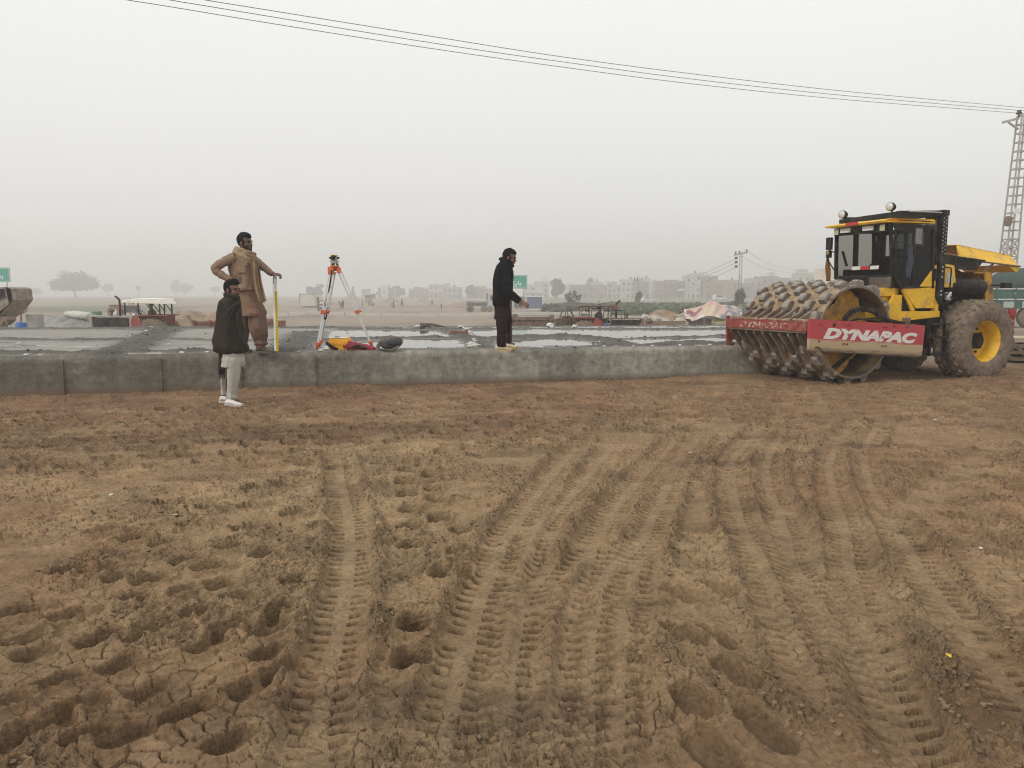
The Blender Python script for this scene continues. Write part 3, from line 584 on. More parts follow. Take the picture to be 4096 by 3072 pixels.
# ---- drum with its feet
def drum_fn(mb):
    na, ny = 96, 40
    for rad, sgn in ((.75, 1), (.715, -1)):
        vs = []
        for j in range(ny + 1):
            y = -.9 + 1.85 * j / ny
            for i in range(na):
                a = 2 * math.pi * i / na
                rr = rad
                if sgn > 0 and 0 < j < ny: rr += .045 * max(0, float(vnoise(a * 5 + 3, y * 5, 2)) - .35) + .016 * float(vnoise(a * 22, y * 16, 3))
                vs.append((rr * math.cos(a), y, .95 + rr * math.sin(a)))
        fs = [(j * na + i, j * na + (i + 1) % na, (j + 1) * na + (i + 1) % na, (j + 1) * na + i) for j in range(ny) for i in range(na)]
        mb.add(vs, fs, 0 if sgn > 0 else 2, True)
    for y in (-.9, .95):
        vs = [(r_ * math.cos(2 * math.pi * i / na), y, .95 + r_ * math.sin(2 * math.pi * i / na)) for r_ in (.715, .752) for i in range(na)]
        mb.add(vs, [(i, (i + 1) % na, na + (i + 1) % na, na + i) for i in range(na)], 1)
    for c in range(8):
        yc = -.80 + c * .236
        for i in range(14):
            a = 2 * math.pi * (i + .5 * (c % 2)) / 14 + .12 + random.uniform(-.01, .01)
            if 3.9 < a % 6.283 < 5.5 and False: continue
            ca, sa = math.cos(a), math.sin(a); er = Vector((ca, 0, sa)); et = Vector((-sa, 0, ca)); ey = Vector((0, 1, 0))
            o = Vector((0, yc + random.uniform(-.008, .008), .95)); vs = []; wk = random.uniform(.86, 1.06)
            for rad, lt, ly in ((.735, .100, .076), (.832, .082, .064), (.860, .050, .058)):
                for u, v in ((-1, -1), (1, -1), (1, 1), (-1, 1)): vs.append(o + er * (rad - (.85 - .82 * wk if rad > .8 else 0) * .12) + et * (u * lt * wk) + ey * (v * ly * wk))
            fs = [(8, 9, 10, 11)] + [(k * 4 + e, k * 4 + (e + 1) % 4, k * 4 + 4 + (e + 1) % 4, k * 4 + 4 + e) for k in range(2) for e in range(4)]
            if random.random() < .8: mb.ball(o + er * .755 + et * random.uniform(-.14, .14) + ey * random.uniform(-.11, .11), (random.uniform(.03, .06), random.uniform(.03, .07), random.uniform(.03, .055)), 8, 6, 0)
            mb.add(vs, fs[:1] + fs[5:], 3); mb.add(vs, fs[1:5], 1)
M['druminner'] = mat('drum_inside', (0.23, 0.165, 0.075), .7, var=.3, dirt=(.06, .05, .04), damt=.45, dscale=3)
drum = B(drum_fn, 'drum', [M['mud'], M['padsteel'], M['druminner'], M['padtop']])
def plate_fn(mb):                                           # yellow carrier plate inside the near end, wavy outline
    pl = []
    for i in range(64):
        a = 2 * math.pi * i / 64; rr = .56 + .13 * math.cos(4 * a + .5) + (.06 if abs(math.sin(2 * a)) > .8 else 0)
        pl.append((min(rr, .70) * math.cos(a), -.62, .95 + min(rr, .70) * math.sin(a)))
    mb.prism(pl, (0, .03, 0))
    mb.cyl((0, -.66, .95), (0, -.60, .95), .24, 28)
    for i in range(8): a = i * .785; mb.cyl((.19 * math.cos(a), -.675, .95 + .19 * math.sin(a)), (.19 * math.cos(a), -.65, .95 + .19 * math.sin(a)), .02, 8)
B(plate_fn, 'carrier_plate', M['yellow_dirty'])
B(lambda mb: mb.cyl((0, -.4, .95), (0, -.37, .95), .71, 48), 'drum_bulkhead', M['grime'])
B(lambda mb: mb.bar((-.35, -.72, .30), (.38, -.72, .78), .06, .05), 'drum_strut', M['grime'])
# ---- red frame
def zt(x): return 1.125 - .0548 * (x + 0.0)
def zb(x): return .612 - .0714 * x
pm = bpy.data.materials.new('scraped_red_panel'); pm.use_nodes = True; n = pm.node_tree.nodes; l = pm.node_tree.links.new
b = n['Principled BSDF']; b.inputs['Roughness'].default_value = .6
tcx = n.new('ShaderNodeTexCoord'); sp = n.new('ShaderNodeSeparateXYZ'); l(tcx.outputs['Object'], sp.inputs[0])
mp = n.new('ShaderNodeMapping'); mp.inputs['Scale'].default_value = (1.6, 1, 22); l(tcx.outputs['Object'], mp.inputs[0])
ns = n.new('ShaderNodeTexNoise'); ns.inputs['Scale'].default_value = 2.2; ns.inputs['Detail'].default_value = 8; ns.inputs['Roughness'].default_value = .7; l(mp.outputs[0], ns.inputs['Vector'])
sl_ = n.new('ShaderNodeMath'); sl_.operation = 'MULTIPLY_ADD'; l(sp.outputs['X'], sl_.inputs[0]); sl_.inputs[1].default_value = .062; l(sp.outputs['Z'], sl_.inputs[2])
ad = n.new('ShaderNodeMath'); ad.operation = 'MULTIPLY_ADD'; l(ns.outputs['Fac'], ad.inputs[0]); ad.inputs[1].default_value = .22; l(sl_.outputs[0], ad.inputs[2])
cr = n.new('ShaderNodeValToRGB'); cr.color_ramp.interpolation = 'LINEAR'
el = cr.color_ramp.elements; el[0].position = .735; el[0].color = (.085, .05, .035, 1); el[1].position = .80; el[1].color = (.40, .30, .17, 1)
e = el.new(.905); e.color = (.42, .33, .20, 1); e = el.new(.925); e.color = (.42, .045, .052, 1)
l(ad.outputs[0], cr.inputs[0])
n2 = n.new('ShaderNodeTexNoise'); n2.inputs['Scale'].default_value = 5; n2.inputs['Detail'].default_value = 9; n2.inputs['Roughness'].default_value = .8; l(mp.outputs[0], n2.inputs['Vector'])
m2 = n.new('ShaderNodeMapRange'); m2.inputs['From Min'].default_value = .62; m2.inputs['From Max'].default_value = .68; l(n2.outputs['Fac'], m2.inputs['Value'])
x2 = n.new('ShaderNodeMix'); x2.data_type = 'RGBA'; l(m2.outputs[0], x2.inputs[0]); l(cr.outputs[0], x2.inputs[6]); x2.inputs[7].default_value = (.55,.30,.26,1); l(x2.outputs[2], b.inputs['Base Color'])
M['panel'] = pm
M['framered'] = mat('chipped_red', (0.25, 0.034, 0.03), .6, var=.2, dirt=(.24, .17, .12), damt=.36, dscale=9)
def side_panel(y, m, nm):
    def fn(mb):
        pl = [(-1.075, zt(-1.075))] + [(1.363, zt(1.363)), (1.38, zt(1.37) - .04), (1.345, zb(1.345) + .03), (1.31, zb(1.31)), (-.78, zb(-.78)), (-.80, zb(-.80) + .03)]
        pl += [(-.84, .735), (-.87, .755), (-.93, .757), (-.955, .735), (-.95, .715), (-.905, .705), (-.90, .665), (-.94, .645), (-1.03, .655), (-1.065, .69)]
        mb.prism([(x, y, z) for x, z in pl], (0, .045, 0))
        if y < 0:
            for x, z in [(-.85, 1.10), (-.88, .84), (-.34, 1.09), (-.27, 1.088), (.46, 1.04), (.53, 1.036), (-.31, .78), (-.38, .785), (.44, .735), (.51, .73), (.68, 1.05), (.96, 1.03), (-.29, .93), (.44, .87)]:
                mb.cyl((x, -1.043, z), (x, -1.02, z), .016, 8, 1)
            mb.cyl((-.58, -1.0265, 1.085), (-.58, -1.02, 1.085), .032, 16, 2)
    return B(fn, nm, m, RO)
spn = side_panel(-1.025, [M['panel'], M['framered'], M['grime']], 'side_panel'); side_panel(.98, M['framered'], 'side_panel')
lm = mat('chipped_white_lettering', (.70, .68, .63), .6, var=.08, stretch=(1.5, 1, 24), dirt=(.30, .05, .05), damt=.26, dscale=5)
text_mesh('lettering', 'DYNAPAC', .212, lm, spn, Matrix.Translation((-.79, -1.027, .888)) @ Matrix.Rotation(R(-3.55), 4, 'Y').inverted() @ Matrix.Rotation(R(90), 4, 'X'), shear=.28, bold=.014, ext=.0015, sx=1.93)
def beam_fn(mb):
    mb.box((-1.045, -.0, 1.06), (.10, 1.955, .15)); mb.box((-1.0, 0, 1.135), (.2, 1.955, .012))
bm_ = B(beam_fn, 'front_beam', M['framered'], RO, .006)
text_mesh('lettering', 'DYNAPAC', .13, mat('worn_white_lettering', (.6, .5, .42), .7, var=.2, dirt=(.24, .06, .05), damt=.62, dscale=14), bm_, Matrix.Translation((-1.0965, .62, 1.013)) @ Matrix.Rotation(R(-90), 4, 'Z') @ Matrix.Rotation(R(90), 4, 'X'), shear=.2, bold=.004, ext=.001, sx=1.9)
def teeth_fn(mb):
    for i in range(9):
        y = -.82 + i * .206 + .103
        if y < .93: mb.prism([(-1.07, y - .03, 1.142), (-.66, y - .03, 1.36), (-.62, y - .03, 1.33), (-.86, y - .03, 1.142)], (0, .05, 0))
        mb.prism([(-1.03, y - .03, .985), (-.98, y - .03, .985), (-.70, y - .03, .62), (-.76, y - .03, .58), (-1.04, y - .03, .90)], (0, .045, 0))
    mb.box((-1.02, 0, .97), (.12, 1.9, .03))
B(teeth_fn, 'scraper_bars', M['rust'])
B(lambda mb: mb.box((1.15, 0, .92), (.22, 1.9, .3)), 'rear_beam', M['framered'], RO, .01)
def mudlip_fn(mb):
    for i in range(90):
        y = -.95 + 1.9 * i / 89; mb.ball((random.uniform(-1.06, -.86), y, 1.145 + random.uniform(0, .01)), (random.uniform(.02, .06), random.uniform(.02, .07), random.uniform(.012, .03)), 7, 5)
B(mudlip_fn, 'mud_crust', M['mud'])
for k, (r_, dz, dx) in enumerate([(.026, 0, 0), (.026, -.03, .05), (.014, -.13, .1)]):
    pts = [(-.33 + dx, -.93, 1.03), (-.32 + dx, -.94, 1.15 + dz * .5), (-.18 + dx, -.95, 1.30 + dz), (.02, -.96, 1.345 + dz), (.25, -.97, 1.31 + dz), (.55, -.97, 1.17 + dz * .6), (.80, -.97, 1.11), (1.05, -.98, 1.08 - .01 * k)]
    if k == 2: pts = [(-.2, -.92, 1.12), (.0, -.95, 1.17), (.3, -.96, 1.15), (.7, -.97, 1.115), (1.05, -.98, 1.10)]
    cps = []
    for i in range(len(pts) - 1):
        p0, p1, p2, p3 = (Vector(pts[max(i - 1, 0)]), Vector(pts[i]), Vector(pts[i + 1]), Vector(pts[min(i + 2, len(pts) - 1)]))
        for t in (0, .33, .67): cps.append(0.5 * (2 * p1 + (p2 - p0) * t + (2 * p0 - 5 * p1 + 4 * p2 - p3) * t * t + (3 * p1 - p0 - 3 * p2 + p3) * t**3))
    cps.append(Vector(pts[-1])); B(lambda mb: mb.tube(cps, r_, 10), 'hydraulic_hose', M['grime'])
def clamp(mb):
    mb.box((1.0, -.98, 1.10), (.09, .10, .16)); mb.box((1.1, -.96, 1.04), (.1, .06, .06))
B(clamp, 'hose_clamp', M['rust'], RO, .006)
# ---- rear chassis, cab, hood
def chassis(mb):
    mb.box((2.1, .0, .86), (2.6, .62, .5)); mb.box((1.0, 0, .85), (.7, .4, .45)); mb.box((2.85, 0, .76), (.3, 1.5, .28)); mb.box((1.55, .0, 1.08), (1.25, 1.3, .16))
B(chassis, 'chassis', M['grime'], RO, .01)
def sill(mb):
    mb.prism([(.80, Y0, 1.30), (.96, Y0, 1.55), (1.14, Y0, 1.55), (1.14, Y0, 1.275), (2.04, Y0, 1.275), (2.04, Y0, 1.175), (1.0, Y0, 1.10), (.80, Y0, 1.12)], (0, .05, 0))
    mb.prism([(.70, Y0 + .1, 1.40), (.80, Y0 + .1, 1.66), (1.2, Y0 + .1, 1.66), (1.2, Y0 + .1, 1.3), (.72, Y0 + .1, 1.12)], (0, .05, 0))
    mb.box((1.2, .0, 1.22), (1.5, 1.3, .10)); mb.prism([(1.12, Y0, 1.66), (1.2, Y0, 1.66), (1.46, Y0, 1.28), (1.38, Y0, 1.28)], (0, .04, 0))
    mb.box((.88, -.1, 1.60), (.3, 1.2, .14)); mb.prism([(1.90, Y0 - .006, 1.28), (1.99, Y0 - .006, 1.2), (1.99, Y0 - .006, 2.08), (1.90, Y0 - .006, 2.08)], (0, .08, 0))
B(sill, 'cab_platform', M['yellow'], RO, .006)
def cabdark(mb):
    mb.box((1.4, .50, 1.58), (.95, .04, .6)); mb.box((1.86, -.1, 1.70), (.05, 1.2, .8)); mb.prism([(1.14, Y0 + .06, 1.28), (1.14, Y0 + .06, 1.66), (1.4, Y0 + .06, 1.28)], (0, .02, 0))
    mb.prism([(.90, -.74, 1.66), (.90, .50, 1.66), (.90, .50, 1.86), (.90, -.74, 1.86)], (.04, 0, 0))
B(cabdark, 'cab_tub', M['black'])
def pillars(mb):
    for y in (-.74, .49):
        mb.bar((.905, y, 1.84), (.845, y * .95, 2.71), .055, .05); mb.bar((1.82, y, 1.66), (1.76, y, 2.72), .06, .05)
        mb.bar((.85, y * .97, 2.69), (1.78, y, 2.69), .05, .05)
        mb.bar((.92, y, 1.85), (1.14, y, 1.66), .05, .05)
    mb.bar((.85, -.72, 2.66), (.85, .48, 2.66), .06, .13); mb.bar((.905, -.72, 1.86), (.905, .48, 1.86), .05, .06); mb.bar((1.77, -.72, 2.66), (1.77, .48, 2.66), .05, .08)
    mb.bar((1.79, -.2, 1.7), (1.77, -.2, 2.68), .05, .05); mb.bar((1.36, .49, 1.7), (1.33, .49, 2.68), .09, .05)
    mb.bar((1.36, Y0, 1.70), (1.34, Y0, 2.68), .035, .02)
B(pillars, 'cab_frame', M['black'], RO, .005)
ws = B(lambda mb: mb.add([(.895, -.71, 1.88), (.895, .46, 1.88), (.845, .44, 2.62), (.845, -.68, 2.62)], [(0, 3, 2, 1)]), 'windscreen', M['screen'])
def nose(mb):
    mb.prism([(.88, -.745, 1.67), (.885, -.3, 1.67), (.885, -.28, 1.85), (.88, -.745, 1.85)], (-.012, 0, 0))
B(nose, 'dusty_apron', mat('dusty_black', (.075, .06, .05), .7, var=.4, dirt=(.16, .12, .09), damt=.4))
def door_fn(mb):
    mb.prism([(1.13, Y0 - .012, 1.655), (1.885, Y0 - .012, 1.68), (1.885, Y0 - .012, 1.325), (1.455, Y0 - .012, 1.325)], (0, .03, 0))
    mb.prism([(1.52, Y0 - .012, 1.69), (1.865, Y0 - .012, 2.06), (1.885, Y0 - .012, 2.06), (1.885, Y0 - .012, 1.69)], (0, .03, 0))
dr = B(door_fn, 'door', M['yellow'], RO, .006)
def dpan(mb):
    mb.add([(.93, Y0 + .002, 1.84), (1.13, Y0 + .002, 1.68), (1.84, Y0 + .002, 1.70), (1.78, Y0 + .002, 2.66), (.87, Y0 + .002, 2.66)], [(0, 1, 2, 3, 4)])
B(dpan, 'door_glass', M['doorglass'], dr)
def dfr(mb):
    for p, q in [((1.78, 2.66), (1.87, 2.08)), ((.89, 2.66), (1.78, 2.66)), ((.90, 2.62), (.94, 1.84)), ((1.13, 1.675), (1.52, 1.685))]: mb.bar((p[0], Y0 - .004, p[1]), (q[0], Y0 - .004, q[1]), .04, .03)
B(dfr, 'door_frame', M['black'], dr)
def handle(mb): mb.box((1.845, Y0 - .03, 1.90), (.045, .035, .19)); mb.box((1.82, Y0 - .035, 1.80), (.05, .03, .02))
B(handle, 'door_handle', M['black'], dr, .004)
def hinges(mb):
    for x in (1.37, 1.46): mb.box((x, Y0 - .02, 1.86), (.07, .02, .07))
B(hinges, 'door_hinge', M['black'], dr, .004)
def roof_fn(mb):
    mb.prism([(.70, -.78, 2.735), (1.76, -.78, 2.745), (1.76, -.78, 2.80), (1.70, -.78, 2.815), (.80, -.78, 2.80), (.68, -.70, 2.765)], (0, 1.32, 0))
    for i in range(24): x = .95 + i * .034; mb.cyl((x, -.784, 2.775), (x, -.77, 2.775), .009, 6, 1)
rf = B(roof_fn, 'cab_roof', [M['yellow'], M['black']], RO); 
for y, m_ in ((.22, 'white'), (-.03, 'grime'), (-.28, 'white')): B(lambda mb: mb.box((.80, y, 2.675), (.02, .23, .075)), 'marker_plate', M[m_], rf)
B(lambda mb: mb.box((.681, -.03, 2.765), (.02, .26, .05)), 'marker_plate', M['reflred'], rf)
for y in (.40, -.60):
    led = B(lambda mb: mb.box((.80, y, 2.66), (.05, .12, .12)), 'work_lamp', M['black'], RO, .005); B(lambda mb: mb.box((.773, y, 2.66), (.006, .10, .10)), 'lens', M['amber'], led)
def rops(mb):
    for y in (-.755, .505):
        mb.box((1.965, y, 2.21), (.13, .11, 1.42)); mb.prism([(1.9, y - .05, 1.5), (2.03, y - .05, 1.5), (2.0, y - .05, 1.40), (1.97, y - .05, 1.40)], (0, .1, 0))
    mb.box((1.965, -.125, 2.93), (.14, 1.4, .09))
    for i in range(16): mb.cyl((1.25 + i * .045, -.802, 2.93), (1.25 + i * .045, -.70, 2.93), .011, 6, 1)
    for i in range(11):
        for x in (1.93, 1.99): z = 2.90 - i * .062 - (.03 if x > 1.95 else 0); mb.cyl((x, -.816, z), (x, -.80, z), .012, 6, 1)
    for z in (2.02, 1.95, 1.85, 1.62, 1.55): mb.cyl((1.96, -.82, z), (1.96, -.80, z), .018, 8, 1)
    mb.bar((2.0, -.74, 2.93), (1.08, -.62, 2.90), .09, .085); mb.bar((2.0, .49, 2.93), (1.02, .46, 2.90), .07, .07); mb.bar((1.07, -.66, 2.895), (1.02, .56, 2.865), .08, .075)
ro_ = B(rops, 'roll_bar', [M['black'], M['steel']], RO, .004)
B(lambda mb: mb.prism([(2.035, -.70, 2.90), (2.12, -.70, 2.84), (2.13, -.70, 2.70), (2.09, -.70, 2.66), (2.12, -.70, 2.62), (2.06, -.70, 2.40), (2.035, -.70, 2.38)], (0, .35, 0)), 'torn_board', M['rust'])
for (x, y, z) in ((1.02, .50, 2.985), (1.06, -.50, 3.02)):
    sh = B(lambda mb: (mb.tube([(x - .05, y - .01, z), (x + .0, y, z), (x + .05, y + .01, z - .005), (x + .08, y + .02, z - .01)], [.070, .073, .055, .03], 20), mb.bar((x + .02, y, z - .05), (x + .02, y, z - .12), .02)), 'head_lamp', M['grime'])
    B(lambda mb: mb.tube([(x - .066, y - .012, z), (x - .048, y - .01, z)], [.056, .066], 20), 'lens', M['lens'], sh)
# mirrors with cloths
mi_ = B(lambda mb: (mb.tube([(.90, -.76, 2.46), (.95, -.88, 2.40), (1.02, -.96, 2.33), (1.13, -.97, 2.36)], .012, 8), mb.box((1.13, -.985, 2.50), (.18, .05, .29))), 'mirror', M['black'], RO, .02)
B(lambda mb: mb.box((1.13, -1.013, 2.50), (.145, .004, .25)), 'mirror_glass', mat('mirror_glass', (.16, .155, .15), .25, var=.3, dirt=(.25, .22, .18), damt=.3), mi_)
ml = B(lambda mb: (mb.tube([(.86, .48, 2.30), (.82, .60, 2.36), (.80, .62, 2.2), (.86, .5, 2.0)], .012, 8), mb.box((.82, .60, 2.47), (.05, .12, .22)), mb.box((.82, .60, 2.28), (.05, .1, .12))), 'mirror', M['black'], RO, .015)
def ragcloth(top, ln, wd, seed, m, nm, par):
    mb = MB(); rings = []
    for i in range(12):
        t = i / 11; wv = wd * (0.25 + .9 * min(1, t * 1.8) * (1 - .75 * max(0, t - .55)))
        rings.append([Vector(top) + Vector((wv * math.cos(a) * (1 + .35 * math.sin(3 * a + seed + 2 * t)) + .02 * math.sin(4 * t + seed), .35 * wv * math.sin(a) * (1 + .4 * math.sin(4 * a)), -ln * t)) for a in (2 * math.pi * k / 18 for k in range(18))])
    mb.loft(rings); return mb.build(nm, m, par)
ragcloth((.99, -.99, 2.36), .54, .052, 1, mat('faded_blue_cloth', (.045, .050, .080), .9, var=.35, scale=14), 'rag', RO)
ragcloth((.84, .62, 2.30), .50, .05, 4, mat('ochre_cloth', (.26, .13, .035), .9, var=.3, scale=14), 'rag', RO)
B(lambda mb: mb.ball((.83, .61, 2.30), (.05, .05, .05), 10, 7), 'rag_knot', mat('ochre_knot', (.28, .2, .04), .9))
# inside the cab
def seat(mb):
    mb.box((1.5, -.1, 1.72), (.42, .48, .16)); mb.box((1.70, -.1, 1.98), (.12, .46, .5)); mb.tube([(1.70, -.1, 2.2), (1.71, -.1, 2.36)], [.14, .10], 10)
B(seat, 'seat', M['black'], RO, .03)
def dash(mb): mb.box((1.02, -.1, 1.90), (.22, .9, .2)); mb.box((1.03, .28, 1.92), (.16, .22, .16)); mb.bar((1.05, -.22, 1.95), (1.2, -.22, 2.08), .05)
B(dash, 'dashboard', M['black'], RO, .02)
def swheel(mb):
    c = Vector((1.2, -.22, 2.09)); rt = Matrix.Rotation(R(-25), 3, 'Y'); pts = [c + rt @ Vector((.19 * math.cos(a), .19 * math.sin(a), 0)) for a in (2 * math.pi * k / 24 for k in range(25))]
    mb.tube(pts, .014, 8)
B(swheel, 'steering_wheel', M['black'])
for k, m_ in enumerate(('white', 'reflred', 'white')): B(lambda mb: mb.prism([(.888, .12 - k * .2, 1.985), (.888, -.06 - k * .2, 1.985), (.885, -.075 - k * .2, 2.045), (.885, .105 - k * .2, 2.045)], (-.004, 0, 0)), 'warning_tape', M[m_], ws)
B(lambda mb: mb.bar((.87, .33, 2.32), (.88, .23, 2.06), .05, .02), 'grab_strap', M['black'], ws)
# steps and grab rail
def steps(mb):
    for x in (1.66, 2.02): mb.bar((x, -.86, 1.16), (x, -.90, .52), .035, .05)
    for z in (.55, .83, 1.06): mb.box((1.84, -.90, z), (.40, .12, .035))
B(steps, 'boarding_steps', M['black'], RO, .004)
B(lambda mb: mb.tube([(2.04, -.80, 2.02), (2.13, -.83, 2.01), (2.15, -.83, 1.98), (2.14, -.83, 1.62), (2.10, -.82, 1.56), (2.03, -.80, 1.55)], .013, 8), 'grab_rail', M['black'])
ep = B(lambda mb: mb.prism([(2.05, -.72, 2.09), (2.36, -.72, 2.06), (2.44, -.72, 1.68), (2.05, -.72, 1.68)], (0, .9, 0)), 'fuel_cover', M['yellow'], RO, .01)
B(lambda mb: mb.prism([(2.17, -.723, 1.75), (2.33, -.723, 1.75), (2.32, -.723, 1.94), (2.22, -.723, 1.94), (2.17, -.723, 1.90)], (0, -.001, 0)), 'sticker', mat('pale_sticker', (.42, .48, .36), .6), ep)
B(lambda mb: mb.tube([(2.25 + .05 * math.cos(a), -.7255, 1.845 + .06 * math.sin(a)) for a in (2 * math.pi * k / 20 for k in range(21))], .008, 6), 'sticker_ring', M['white'], ep)
# engine bay
def engine(mb):
    mb.box((2.75, .0, 1.28), (1.2, .9, .55)); mb.box((2.7, .1, 1.68), (.8, .5, .35))
    for k in range(9): mb.tube([(2.15 + .14 * k, -.5, 1.2 + .2 * random.random()), (2.3 + .13 * k, -.56, 1.35 + .2 * random.random()), (2.4 + .12 * k, -.45, 1.5)], .016, 6)
    mb.bar((2.15, -.6, 1.2), (2.15, -.6, 1.7), .05); mb.box((3.4, .0, 1.0), (.5, 1.3, .5))
B(engine, 'engine', M['grime'], RO, .01)
B(lambda mb: (mb.tube([(2.32, -.58, 1.70), (2.36, -.58, 1.70), (3.15, -.58, 1.685), (3.22, -.58, 1.685), (3.24, -.58, 1.685)], [.12, .155, .155, .14, .06], 24), mb.tube([(2.55, -.58, 1.70), (2.57, -.58, 1.70)], .16, 24), mb.tube([(3.0, -.58, 1.69), (3.02, -.58, 1.69)], .16, 24)), 'air_cleaner', M['black'])
fc = B(lambda mb: mb.tube([(2.22, -.74, 1.46), (2.22, -.74, 1.60)], .055, 16), 'oil_filter', M['cleanwhite']); B(lambda mb: (mb.box((2.205, -.797, 1.51), (.014, .004, .06)), mb.box((2.235, -.797, 1.51), (.014, .004, .06)), mb.box((2.22, -.797, 1.565), (.05, .004, .012))), 'filter_marking', M['black'], fc)
def hood_under(mb):
    mb.prism([(2.06, -.62, 2.235), (3.25, -.62, 2.14), (3.25, .62, 2.14), (2.06, .62, 2.235)], (0, 0, .03))
    mb.prism([(2.08, .60, 2.23), (3.3, .60, 2.13), (3.2, .60, 1.98), (2.1, .60, 2.04)], (0, .02, 0)); mb.prism([(2.07, -.61, 2.23), (3.2, -.61, 2.14), (3.05, -.61, 1.985), (2.08, -.61, 2.01)], (0, .02, 0))
B(hood_under, 'hood_lining', M['grime'])
def hood(mb):
    mb.prism([(2.80, -.46, 2.20), (4.36, -.46, 2.085), (4.36, -.30, 2.27), (2.93, -.30, 2.44)], (0, .03, 0))
    mb.prism([(2.93, -.30, 2.44), (4.36, -.30, 2.27), (4.36, .6, 2.29), (2.93, .6, 2.46)], (0, 0, .015))
    mb.prism([(4.05, -.45, 2.10), (4.40, -.45, 2.08), (4.36, -.45, 1.98), (4.3, -.45, 1.975)], (0, 1.0, 0))
    mb.prism([(2.78, .6, 2.20), (4.36, .6, 2.085), (4.36, .6, 2.29), (2.93, .6, 2.46)], (0, .02, 0))
B(hood, 'engine_hood', M['yellow'], RO, .006)
B(lambda mb: mb.tube([(2.05, -.47, 2.225), (2.8, -.49, 2.185), (3.5, -.485, 2.135), (4.38, -.475, 2.075)], .016, 8), 'hood_edge', M['rust'])
B(lambda mb: mb.bar((3.28, -.5, 1.94), (3.72, -.42, 2.11), .025), 'hood_strut', M['rust'])
def cowl(mb):
    mb.prism([(3.30, -.60, 1.97), (3.46, -.60, 1.95), (3.62, -.60, 1.22), (3.37, -.60, 1.22), (3.35, -.60, 1.40)], (0, .04, 0))
    mb.prism([(3.46, -.60, 1.95), (3.62, -.60, 1.22), (3.62, .58, 1.22), (3.46, .58, 1.95)], (-.03, 0, 0))
    mb.prism([(3.05, -.56, 1.96), (3.32, -.56, 1.96), (3.32, .56, 1.96), (3.05, .56, 1.96)], (0, 0, -.03))
cw = B(cowl, 'radiator_cowl', M['yellow_dirty'], RO, .006)
def shroud(mb):
    c = Vector((3.3, .05, 1.72)); n_ = 40; vs = []
    for i in range(n_):
        a = 2 * math.pi * i / n_; vs.append(c + Vector((0, .30 * math.cos(a), .30 * math.sin(a))))
    for i in range(n_):
        a = 2 * math.pi * i / n_; cx, sx = math.cos(a), math.sin(a); k = .56 / max(abs(cx), abs(sx)); vs.append(c + Vector((0, max(-.6, min(.56, k * cx)), max(-.5, min(.24, k * sx)))))
    mb.add(vs, [(i, (i + 1) % n_, n_ + (i + 1) % n_, n_ + i) for i in range(n_)])
    mb.tube([c + Vector((-.05, .30 * math.cos(a), .30 * math.sin(a))) for a in (2 * math.pi * k / 40 for k in range(41))], .03, 8)
B(shroud, 'fan_shroud', M['yellow_dirty'])
B(lambda mb: mb.box((3.5, -.604, 1.46), (.10, .004, .09)), 'decal', mat('decal_plate', (.45, .40, .28), .7, dirt=(.05, .05, .05), damt=.5, dscale=40), cw)
B(lambda mb: (mb.bar((3.45, -.62, 1.73), (3.62, -.70, 1.72), .03), mb.box((3.72, -.70, 1.72), (.20, .10, .10))), 'tail_lamp', M['black'], RO, .01)
def bumper(mb):
    mb.prism([(3.62, -.74, 1.17), (3.96, -.74, 1.18), (3.97, -.74, .83), (3.70, -.74, .72)], (0, 1.48, 0))
    mb.tube([(3.90, -.72, 1.15), (3.90, -.72, 1.30)], [.06, .07], 12)
bp_ = B(bumper, 'rear_bumper', M['red'], RO, .01)
text_mesh('lettering', 'SVEDALA', .062, M['white'], bp_, Matrix.Translation((3.70, -.743, 1.06)) @ Matrix.Rotation(R(90), 4, 'X'), ext=.001, sx=.85)
B(lambda mb: (mb.prism([(3.75, -.742, .98), (3.79, -.742, .98), (3.83, -.742, .87), (3.80, -.742, .86)], (0, -.002, 0)), mb.prism([(3.82, -.742, .98), (3.85, -.742, .98), (3.86, -.742, .92), (3.84, -.742, .90)], (0, -.002, 0)), mb.prism([(3.835, -.742, .86), (3.855, -.742, .87), (3.89, -.742, .98), (3.87, -.742, .98)], (0, -.002, 0))), 'emblem', M['white'], bp_)
